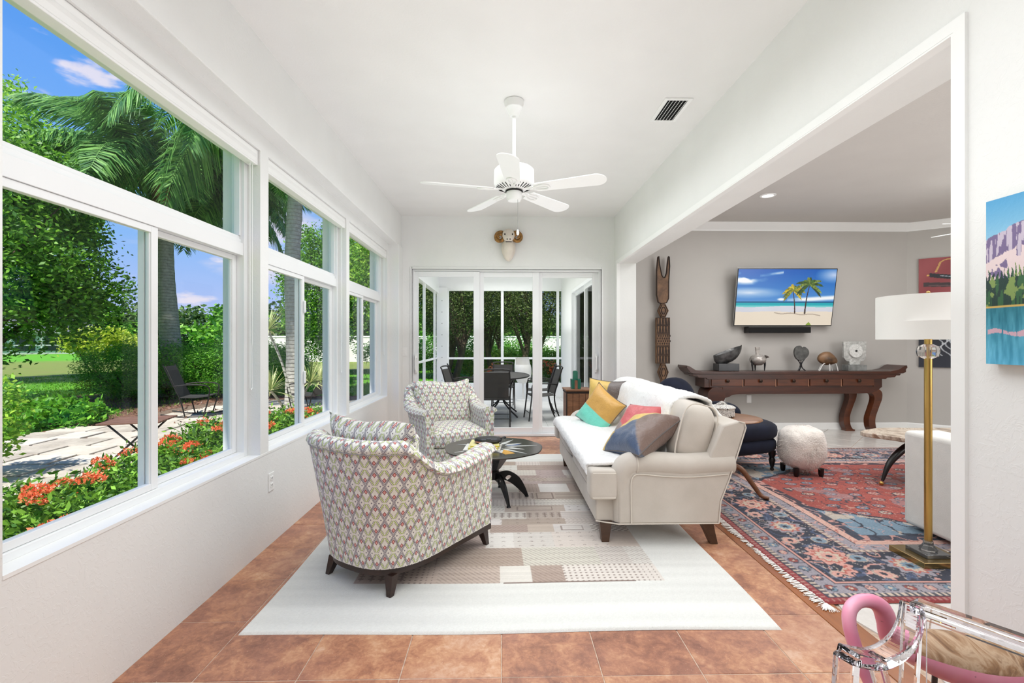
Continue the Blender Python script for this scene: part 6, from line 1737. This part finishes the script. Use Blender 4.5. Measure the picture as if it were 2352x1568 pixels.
for j in range(15):
    y = 4.0 + j * .50; x = -7.4 + pr.uniform(0, .3)
    while x < -2.8:
        w = pr.uniform(.45, .85)
        if in_patio(x + w / 2, y + .25) and in_patio(x + .1, y + .25):
            g_ = .014; q = [(x + g_ + pr.uniform(0, .04), y + g_ + pr.uniform(-.02, .03)), (x + w - g_, y + g_ + pr.uniform(-.02, .03)), (x + w - g_ + pr.uniform(-.05, .0), y + .5 - g_), (x + g_, y + .5 - g_ + pr.uniform(-.03, 0))]
            z1 = GZ + .036 + pr.uniform(-.003, .003); c_ = (sum(p[0] for p in q) / 4, sum(p[1] for p in q) / 4)
            mb = MB(); mb.rings([[(p[0], p[1], GZ) for p in q], [(p[0], p[1], z1 - .008) for p in q], [(p[0] * .985 + c_[0] * .015, p[1] * .985 + c_[1] * .015, z1) for p in q]]); mb.build('flagstone', m_flag, pat, fix=False); cnt += 1
        x += w

# foliage materials
m_ixleaf = leafmat('ixora_leaf', C(30, 84, 18), C(150, 204, 70), .4)
m_petal = leafmat('ixora_petal', C(226, 76, 40), C(255, 160, 110), .4)
m_treeleaf = leafmat('oak_leaf', C(44, 104, 28), C(156, 212, 72), .45)
m_treeleaf2 = leafmat('sunlit_leaf', C(80, 148, 30), C(190, 230, 84), .45)
m_shrub = leafmat('shrub_leaf', C(48, 122, 30), C(146, 212, 70), .45)
m_dkleaf = leafmat('dark_leaf', C(38, 68, 30), C(120, 158, 72), .35)
m_palmleaf = leafmat('palm_leaflet', C(50, 112, 54), C(160, 212, 116), .45)
m_olive = leafmat('olive_leaf', C(52, 72, 34), C(142, 164, 88), .4)
m_sunhedge = leafmat('sunlit_hedge_leaf', C(110, 170, 40), C(206, 236, 96), .5)  # shrub green lightened so the tree-shaded hedge looks sunlit
m_yleaf = leafmat('yellow_green_leaf', C(140, 176, 36), C(226, 232, 96), .4)
m_bark = simple('tree_bark', C(84, 70, 56), .9, var=.35, scale=14, bump=.7, bscale=30, bdist=.02, stretch=(1, 1, .4))

# ixora hedge by the windows
def ixora(i, c, r, label, nfl, seed):
    rs_ = np.random.RandomState(seed); t = thing('ixora_bush', label, 'shrub', (c[0], c[1], GZ), 0, 'red-flowering ixora bushes under the windows')
    cz = c[2] - GZ
    P = clusters((0, 0, cz * .5), (r[0], r[1], cz * .50), 17000, 520, .042, rs_, .45, -.6); P = P[P[:, 2] > .02]
    quads('foliage', m_ixleaf, leaf_quads(P, .046, .40, up=.35, rs=rs_), rs_.rand(len(P)) ** 1.4, t)
    mb = MB(); 
    for k in range(9):
        a = rs_.uniform(0, 6.3); mb.tube([(0, 0, 0), (.5 * r[0] * math.cos(a), .5 * r[1] * math.sin(a), cz * .5), (.8 * r[0] * math.cos(a), .8 * r[1] * math.sin(a), cz * .8)], [.012, .008, .004], 5)
    mb.build('stems', m_bark, t)
    for k in range(nfl):
        a = rs_.uniform(0, 6.283); q = rs_.uniform(0, .95) ** .5; x, y = q * r[0] * math.cos(a), q * r[1] * math.sin(a); z = cz * (.5 + .5 * math.sqrt(max(0, 1 - q * q))) + rs_.uniform(-.01, .05)
        s = rs_.uniform(.65, 1.1)
        if ix['m'] is None:
            pd = rs_.normal(size=(170, 3)); pd[:, 2] = abs(pd[:, 2]) * .8; pd /= np.linalg.norm(pd, axis=1)[:, None]
            pos = pd * np.array([.07, .07, .048]); ix['m'] = quads('flower_head', m_petal, leaf_quads(pos - pd * .01, .024, .42, up=.3, rs=rs_), rs_.rand(170), t, kind=None)
            ix['m'].location = (x, y, z); ix['m'].scale = (s, s, s)
        else: inst(ix['m'], 'flower_head', (x, y, z), (rs_.uniform(-.4, .4), rs_.uniform(-.4, .4), a), (s, s, s), t)
ix = {'m': None}
ixpos = [((-2.45, 1.75, .50), (.62, .50), 13), ((-2.40, 2.50, .52), (.60, .52), 14), ((-2.36, 3.30, .54), (.50, .50), 15), ((-2.38, 4.10, .60), (.50, .50), 14), ((-2.42, 4.95, .56), (.52, .50), 12), ((-2.45, 5.85, .44), (.5, .55), 12), ((-2.5, 6.8, .34), (.5, .5), 9)]
names = ['nearest the camera', 'second from the camera', 'third from the camera', 'tall, in the right half of the first window', 'beside the first window column', 'below the left pane of the second window', 'farthest one, near the spiky plant']
for i, ((c, r, nf), nm) in enumerate(zip(ixpos, names)): ixora(i, c, r, 'green ixora bush with orange-red flower heads, ' + nm, nf, 40 + i)

def shrub(name, label, c, r, n, size, mat, seed, group=None, cat='shrub', k=300, spread=.06, stem=True, shell=.5, aspect=.45, up=.2):
    rs_ = np.random.RandomState(seed); t = thing(name, label, cat, (c[0], c[1], GZ), 0, group); cz = c[2] - GZ
    P = clusters((0, 0, cz), r, n, k, spread, rs_, shell, -.95); P = P[P[:, 2] > .02]
    quads('foliage', mat, leaf_quads(P, size, aspect, up=up, rs=rs_), rs_.rand(len(P)) ** 1.3, t)
    if stem:
        mb = MB()
        for q in range(7):
            a = rs_.uniform(0, 6.3); mb.tube([(0, 0, 0), (.5 * r[0] * math.cos(a), .5 * r[1] * math.sin(a), cz * .7), (.8 * r[0] * math.cos(a), .8 * r[1] * math.sin(a), cz * 1.2)], [.02, .014, .006], 5)
        mb.build('stems', m_bark, t)
    return t
# feathery shrubs along the far side of the patio
for i, (x, y, h, r) in enumerate(((-9.3, 12.1, .55, 1.15), (-8.2, 12.0, .60, 1.05), (-7.1, 12.2, .62, 1.1), (-6.1, 12.6, .58, 1.0))):
    shrub('feathery_shrub', 'light green feathery shrub beyond the patio, %s from the left' % ('first', 'second', 'third', 'fourth')[i], (x, y, h), (r, .95, .68), 17000, .075, m_shrub, 60 + i, 'feathery green shrubs beyond the patio', k=500, spread=.085, aspect=.22)
shrub('golden_shrub', 'yellow-green spreading shrub behind the feathery shrubs', (-12.6, 15.2, 1.25), (1.0, .8, .45), 6000, .11, m_yleaf, 71, k=120, spread=.10)
shrub('leafy_bush', 'tall leafy bush close to the window at the far left', (-5.35, 4.75, .50), (.46, .5, .62), 4600, .07, m_treeleaf2, 72, k=150, spread=.055, up=.1)
shrub('low_plant', 'low broad-leaved plant at the edge of the lawn bed', (-7.5, 8.2, .05), (.75, .6, .24), 2600, .11, m_shrub, 73, k=90, spread=.06, aspect=.5)
shrub('low_plant', 'small bushy plant with reddish tips beside the mulch bed', (-9.0, 8.8, .05), (.8, .7, .22), 2400, .09, m_shrub, 74, k=90, spread=.06)
shrub('clipped_hedge', 'clipped green hedge beyond the patio seen through the middle window', (-8.6, 16.2, .52), (2.2, .6, .62), 18000, .07, m_shrub, 75, cat='hedge', k=900, spread=.09)
shrub('clipped_hedge', 'dark clipped hedge behind the lawn left of the porch', (-2.6, 24.5, .75), (5.0, .8, .85), 26000, .11, m_shrub, 76, cat='hedge', k=900, spread=.12)
shrub('clipped_hedge', 'sunlit clipped hedge behind the porch trees', (2.5, 19.5, .44), (7.0, .6, .58), 52000, .10, m_sunhedge, 77, cat='hedge', k=2600, spread=.09, shell=.2)
shrub('flowering_shrub', 'low red-flowered shrub outside the porch', (.9, 13.0, .25), (1.6, .5, .42), 9000, .07, m_dkleaf, 78, k=300, spread=.08)
P = clusters((.7, 13.0, .52), (1.3, .5, .2), 700, 16, .07, nrs, .8); tag(quads('red_blossoms', m_petal, leaf_quads(P, .07, .5), nrs.rand(700)), 'scattered red blossoms above the dark shrub outside the porch', 'flowers', kind='stuff')

# trees
def tree(name, label, base, blobs, mat, size, seed, trunk=.18, group=None, th=None, lean=(0, 0), limbs=8, aspect=.5, droop=0):
    rs_ = np.random.RandomState(seed); t = thing(name, label, 'tree', (base[0], base[1], GZ), 0, group)
    Ps = []
    for (c, r, n, k, sp) in blobs:
        P = clusters((c[0] - base[0], c[1] - base[1], c[2] - GZ), r, n, k, sp, rs_, .45); Ps.append(P)
    P = np.concatenate(Ps); P = P[P[:, 2] > .15]
    quads('foliage', mat, leaf_quads(P, size, aspect, droop, rs_), rs_.rand(len(P)) ** 1.3, t)
    c0 = blobs[0][0]; mb = MB(); top = Vector((c0[0] - base[0], c0[1] - base[1], c0[2] - GZ))
    pts = spline([(0, 0, -.05), (top.x * .25 + lean[0], top.y * .25 + lean[1], top.z * .45), (top.x, top.y, top.z)], 6)
    mb.tube(pts, [trunk * (1 - .55 * k / (len(pts) - 1)) for k in range(len(pts))], 9)
    for q in range(limbs):
        b = blobs[q % len(blobs)]; a = rs_.uniform(0, 6.28); s = pts[len(pts) // 2 - 2 + q % 5]
        e_ = Vector((b[0][0] - base[0] + .75 * b[1][0] * math.cos(a), b[0][1] - base[1] + .75 * b[1][1] * math.sin(a), b[0][2] - GZ + rs_.uniform(-.5, .5) * b[1][2])); m_ = s.lerp(e_, .5) + Vector((0, 0, .15))
        mb.tube(spline([s, m_, e_], 4), [trunk * .45, trunk * .38, trunk * .3, trunk * .26, trunk * .2, trunk * .16, trunk * .12, trunk * .08, trunk * .05], 6)
    mb.build('trunk', m_bark, t, smooth=True)
    return t
tree('oak_tree', 'large dense green tree filling the left of the first window', (-10.2, 9.2), [((-9.9, 9.2, 3.3), (1.9, 1.7, 2.3), 42000, 420, .17), ((-11.8, 10.3, 4.6), (2.3, 2.0, 1.8), 24000, 260, .18), ((-8.7, 9.9, 2.2), (.9, .9, .9), 5000, 60, .15)], m_treeleaf, .10, 81, .22)
tree('oak_tree', 'bright sunlit tree crown behind the large dense tree', (-17.5, 15.5), [((-17.4, 15.5, 6.6), (3.6, 2.6, 3.2), 30000, 330, .26), ((-14.6, 15.6, 5.6), (1.6, 1.6, 1.4), 9000, 110, .2)], m_treeleaf2, .15, 82, .25)
tree('garden_tree', 'dark green tree left of the porch, seen through the middle window', (-7.4, 21.0), [((-7.6, 20.6, 3.4), (1.7, 1.8, 3.0), 30000, 330, .2), ((-6.0, 21.5, 4.6), (1.6, 1.6, 1.6), 14000, 150, .2)], m_treeleaf, .12, 83, .2, 'trees left of the porch')
tree('garden_tree', 'loose hanging-leaved tree seen through the farthest window', (-4.0, 17.5), [((-4.0, 17.5, 4.0), (1.5, 1.4, 2.2), 22000, 260, .2), ((-3.0, 16.5, 5.0), (1.4, 1.4, 1.2), 9000, 110, .2)], m_treeleaf2, .12, 84, .16, 'trees left of the porch', droop=.6)
tree('garden_tree', 'slim dark tree behind the loose hanging-leaved tree', (-2.2, 21.0), [((-2.4, 21.0, 4.0), (1.4, 1.6, 2.8), 22000, 240, .2)], m_dkleaf, .13, 85, .14, 'trees left of the porch')
gx = [(-1.6, 15.6), (-.25, 17.4), (.55, 16.4), (1.55, 17.0), (2.9, 15.8), (.2, 20.5), (-2.2, 18.5), (3.8, 18.0)]
gn = ['leaning, at the left pane', 'behind the left mullion', 'in the middle of the middle pane', 'right of the middle pane', 'behind the right pane', 'farthest back in the middle', 'farthest left', 'farthest right']
for i, (x, y) in enumerate(gx):
    tree('juniper_tree', 'dark twisted tree beyond the porch, ' + gn[i], (x, y), [((x + .25 * (-1) ** i, y, 3.15), (1.4, 1.2, 1.7), 26000, 300, .17)], m_olive, .075, 100 + i, .13, 'dark trees beyond the porch', lean=(.28 * (-1) ** i, 0), limbs=10, aspect=.35, droop=.2)

# far tree line, far house
fr = np.random.RandomState(9)
for i in range(22):
    a = R(150 - i * 3.4); d0 = 88 + fr.uniform(-8, 14)
    x, y = d0 * math.cos(a), d0 * math.sin(a)
    h = fr.uniform(3.4, 6.5); w = fr.uniform(3.8, 6)
    tree('distant_tree', 'distant green tree on the horizon, number %s along the far tree line' % ['one', 'two', 'three', 'four', 'five', 'six', 'seven', 'eight', 'nine', 'ten', 'eleven', 'twelve', 'thirteen', 'fourteen', 'fifteen', 'sixteen', 'seventeen', 'eighteen', 'nineteen', 'twenty', 'twenty-one', 'twenty-two'][i], (x, y), [((x, y, h * .62), (w, w, h * .62), 2200, 60, .6)], m_dkleaf if i % 3 else m_treeleaf, .95, 200 + i, .3, 'distant trees along the horizon', limbs=2)
for o in bpy.data.objects:
    if o.name.startswith('distant_tree'): o['label'] = 'one of the dark green trees along the far horizon'
m_hroof = simple('far_roof', C(96, 98, 104), .8, var=.1, scale=1); m_hwall = simple('far_wall', C(206, 204, 198), .8, var=.05)
hx, hy = -58.0, 56.0
t = thing('distant_house', 'low grey-roofed house with a white pool cage on the horizon', 'house', (hx, hy, GZ), R(44))
MB().box(-9, 9, -3.5, 3.5, 0, 2.6).build('wall', m_hwall, t, fix=False)
mb = MB(); mb.add([(-9.8, -4.3, 2.6), (9.8, -4.3, 2.6), (9.8, 4.3, 2.6), (-9.8, 4.3, 2.6), (-6, 0, 4.6), (6, 0, 4.6)], [(0, 1, 5, 4), (1, 2, 5), (2, 3, 4, 5), (3, 0, 4), (3, 2, 1, 0)]); mb.build('roof', m_hroof, t)
for k in range(7):
    MB().box(-8.2 + k * 2.4, -6.6 + k * 2.4, -3.56, -3.48, .4, 2.2).build('window', simple('far_glass', C(58, 62, 66), .3) if k == 0 else bpy.data.materials['far_glass'], t, fix=False)
mb = MB()
for k in range(9): mb.box(-8.6 + k * 2.4, -8.45 + k * 2.4, -6.2, -6.05, 0, 2.5)
mb.box(-8.6, 10.8, -6.2, -6.05, 2.4, 2.55); mb.box(-8.6, 10.8, -6.2, -6.05, 1.0, 1.1); mb.build('pool_cage', m_hwall, t, fix=False)
t = thing('neighbour_house', 'white neighbouring wall glimpsed under the trees beyond the porch', 'house', (4.0, 34.0, GZ))
MB().box(-22, 14, 0, .3, 0, 1.75).build('wall', m_stucco, t, fix=False)
MB().box(-22, 14, -.03, .33, 1.75, 1.85).build('coping', m_trim, t, fix=False)

# palms
M = Mat('palm_trunk'); co = M.coord('Object', (1, 1, 1)); ring = M.sep(M.coord('Object'))[2]; rr_ = ((ring + M.noise(co, 6, 2) * .05) * 13).frac(); f = M.noise(co, 14, 4, .6)
M.col(M.mix(rr_.smooth(.0, .12), C(120, 116, 108), M.ramp(f, [(.3, C(156, 152, 144)), (.7, C(196, 192, 182))]))); M.set(Roughness=.9); M.bump(rr_.smooth(0, .25) * .8 + f * .4, .8, .02); m_ptrunk = M.m
m_boot = simple('palm_boot_fibre', C(134, 104, 70), .9, var=.4, scale=12, bump=.6, stretch=(1, 1, .3))
def frond_mesh(L, seed, droop=1.0, n=64):
    rs_ = np.random.RandomState(seed); quads_ = []
    pts = []
    for k in range(n + 1):
        s = k / n; pts.append(np.array([L * (s * .86 - .10 * droop * s ** 3), 0, L * (.42 * s - .62 * droop * s ** 2.1)]))
    pts = np.array(pts)
    for k in range(5, n + 1):
        tg = pts[min(k + 1, n)] - pts[k - 1]; tg /= np.linalg.norm(tg); s = k / n
        ll = L * .24 * math.sin(math.pi * min(1, .10 + s * .86)) ** .6
        for sd in (-1, 1):
            for q in range(3):
                out = np.array([0, sd * 1.0, 0]) + tg * rs_.uniform(.35, .8) + np.array([0, 0, rs_.uniform(-.15, .35)]); out /= np.linalg.norm(out)
                b = pts[k]; m_ = b + out * ll * .5 + np.array([0, 0, -.04 * L * droop * .35]); e_ = b + out * ll * rs_.uniform(.75, .98) + np.array([0, 0, -ll * rs_.uniform(.35, .75)])
                w = tg * .021 * (L / 3.5)
                quads_.append([b - w * .5, b + w * .5, m_ + w, m_ - w]); quads_.append([m_ - w, m_ + w, e_ + w * .15, e_ - w * .15])
    return pts, np.array(quads_)
fm = {}
def palm(label, base, top, r0, r1, L, nf, seed, group='palms outside the windows', z_start=None, bulge=0):
    rs_ = np.random.RandomState(seed); t = thing('queen_palm', label, 'palm tree', (base[0], base[1], GZ), 0, group)
    tp = Vector((top[0] - base[0], top[1] - base[1], top[2] - GZ)); n = 30
    pts = [Vector((tp.x * s ** 1.3, tp.y * s ** 1.3, tp.z * s)) + Vector((.03 * math.sin(s * 9), 0, 0)) for s in [k / n for k in range(n + 1)]]
    MB().tube(pts, [r0 + (r1 - r0) * k / n + bulge * math.exp(-((k / n - .45) / .16) ** 2) + .006 * (k % 2) for k in range(n + 1)], 16).build('trunk', m_ptrunk, t, smooth=True)
    MB().tube([tp - Vector((0, 0, .12)), tp + Vector((0, 0, .15)), tp + Vector((0, 0, .45)), tp + Vector((0, 0, .75))], [r1 * 1.05, r1 * 1.35, r1 * 1.1, r1 * .4], 12).build('crown_shaft', m_boot, t, smooth=True)
    for k in range(nf):
        v = k % 3
        if (L, v) not in fm:
            pts, Q = frond_mesh(L, 300 + v + int(L * 7), (.75, 1.0, 1.3)[v])
            fr_ = quads('frond', m_palmleaf, Q, np.repeat(nrs.rand(len(Q) // 2), 2) ** 1.2, t, kind=None)
            ra = MB().tube([tuple(p) for p in pts[::4]], [.024 * (1 - .85 * i / (len(pts[::4]) - 1)) for i in range(len(pts[::4]))], 6).build('rachis', m_palmleaf, fr_, smooth=True)
            a_ = ra.data.color_attributes.new('Col', 'FLOAT_COLOR', 'POINT'); a_.data.foreach_set('color', np.full(len(ra.data.vertices) * 4, .8, dtype=np.float32)); fm[(L, v)] = (fr_, ra)
            f_ = fr_
        else:
            f_ = inst(fm[(L, v)][0], 'frond', (0, 0, 0), parent=t); r_ = inst(fm[(L, v)][1], 'rachis', (0, 0, 0), parent=f_)
        el = (.62, .30, -.02, .15, -.30)[k % 5] + rs_.uniform(-.1, .1)
        f_.location = tp + Vector((0, 0, .55)); f_.rotation_euler = (rs_.uniform(-.25, .25), -el, 2 * math.pi * k / nf * 1.0 + rs_.uniform(-.2, .2) + (k % 2) * .2)
        s = rs_.uniform(.85, 1.1); f_.scale = (s, s, s)
    return t
palm('tall queen palm with a grey ringed trunk in the right half of the first window', (-8.58, 12.55), (-8.82, 12.5, 4.95), .25, .16, 3.9, 27, 1, bulge=.02)
palm('slimmer queen palm whose trunk runs beside the first window column', (-7.93, 14.2), (-7.93, 14.2, 4.9), .17, .12, 2.6, 20, 2)
palm('queen palm with a pale trunk seen through the middle window', (-4.32, 9.9), (-4.26, 9.9, 5.6), .160, .135, 3.9, 28, 3)

# spiky variegated plants
m_spike = leafmat('variegated_spike', C(90, 130, 50), C(232, 232, 170), .3)
def spiky(label, base, heads, L):
    t = thing('dracaena', label, 'plant', (base[0], base[1], GZ), 0, None)
    for hi, (x, y, z) in enumerate(heads):
        h = Vector((x - base[0], y - base[1], z - GZ))
        MB().tube(spline([(0, 0, 0), (h.x * .2, h.y * .2, h.z * .35), (h.x * .55, h.y * .5, h.z * .7), tuple(h)], 6), .018, 8).build('stem', m_ptrunk, t, smooth=True)
        Q = []; cc = []
        for k in range(60):
            a = nrs.uniform(0, 6.28); el = nrs.uniform(-.25, 1.45); d_ = np.array([math.cos(a) * math.cos(el), math.sin(a) * math.cos(el), math.sin(el)]); l = L * nrs.uniform(.7, 1.1)
            w = np.cross(d_, [0, 0, 1.01]); w /= np.linalg.norm(w); w *= .011; b = np.array(h); m_ = b + d_ * l * .55; e_ = b + d_ * l + np.array([0, 0, -.12 * l * math.cos(el)])
            Q += [[b - w * .6, b + w * .6, m_ + w, m_ - w], [m_ - w, m_ + w, e_ + w * .1, e_ - w * .1]]; c_ = nrs.rand(); cc += [c_, c_]
        quads('leaf_rosette', m_spike, np.array(Q), np.array(cc), t, kind=None)
    return t
spiky('tall spiky variegated plant on a bent stem outside the middle window', (-3.05, 7.15), [(-3.36, 6.9, 1.47)], .40)
spiky('low spiky variegated plant beside the ixora in the middle window', (-3.3, 7.5), [(-3.42, 7.1, .58), (-3.0, 7.5, .66)], .42)
spiky('spiky variegated plant behind the patio rocker', (-3.0, 8.3), [(-3.15, 8.3, .62)], .36)

# folding table and rocking chairs on the patio
m_slat = wood('weathered_slat', C(84, 56, 46), C(126, 90, 74), .7, 3, (1, 6, 1))
t = thing('folding_table', 'small brown slatted folding table with crossed metal legs on the patio', 'table', (-4.22, 5.62, GZ + .034), R(15))
for k in range(7): MB().box(-.30, .30, -.26 + k * .075, -.26 + k * .075 + .062, .47, .488).build('slat', m_slat, t, bevel=.002, fix=False)
for y in (-.22, .22):
    s = 1
    MB().tube([(-.24, y, 0), (.22, y * .98, .465)], .011, 8).build('leg', m_iron, t); MB().tube([(.24, y * .9, 0), (-.22, y * .88, .465)], .011, 8).build('leg', m_iron, t)
MB().tube([(-.20, -.22, .045), (-.20, .22, .045)], .008, 6).build('stretcher', m_iron, t); MB().tube([(.20, -.2, .045), (.20, .2, .045)], .008, 6).build('stretcher', m_iron, t)
def rocker(label, loc, rz):
    t = thing('rocking_chair', label, 'chair', loc, rz, 'metal rocking chairs on the patio')
    mb = MB(); mb.rings([[(-.24, y - .006, z), (.24, y - .006, z), (.24, y + .006, z), (-.24, y + .006, z)] for y, z in ((-.20, .36), (-.30, .60), (-.40, .86), (-.44, .94))]); mb.build('backrest', m_meshp, t)
    mb = MB(); mb.rings([[(-.25, y, z), (.25, y, z), (.25, y, z + .014), (-.25, y, z + .014)] for y, z in ((-.20, .36), (.05, .35), (.28, .38))]); mb.build('seat', m_meshp, t)
    for s in (-1, 1):
        MB().tube(spline([(s * .26, -.46, .96), (s * .26, -.30, .58), (s * .26, -.20, .35), (s * .26, -.12, .02)], 5), .012, 8).build('back_post', m_iron, t, smooth=True)
        MB().tube(spline([(s * .27, -.28, .58), (s * .29, -.05, .60), (s * .29, .25, .57), (s * .27, .27, .38), (s * .26, .18, .02)], 5), .012, 8).build('front_leg', m_iron, t, smooth=True)
        MB().tube(spline([(s * .26, -.50, .07), (s * .26, -.15, .012), (s * .26, .2, .012), (s * .26, .42, .05)], 6), .013, 8).build('runner', m_iron, t, smooth=True)
    return t
r1 = rocker('dark metal rocking chair in front of the feathery shrubs', (-5.75, 9.1, GZ + .034), R(-75))
dup(r1, (-3.75, 9.35, GZ + .034), R(80), 'dark metal rocking chair seen through the right pane of the middle window')
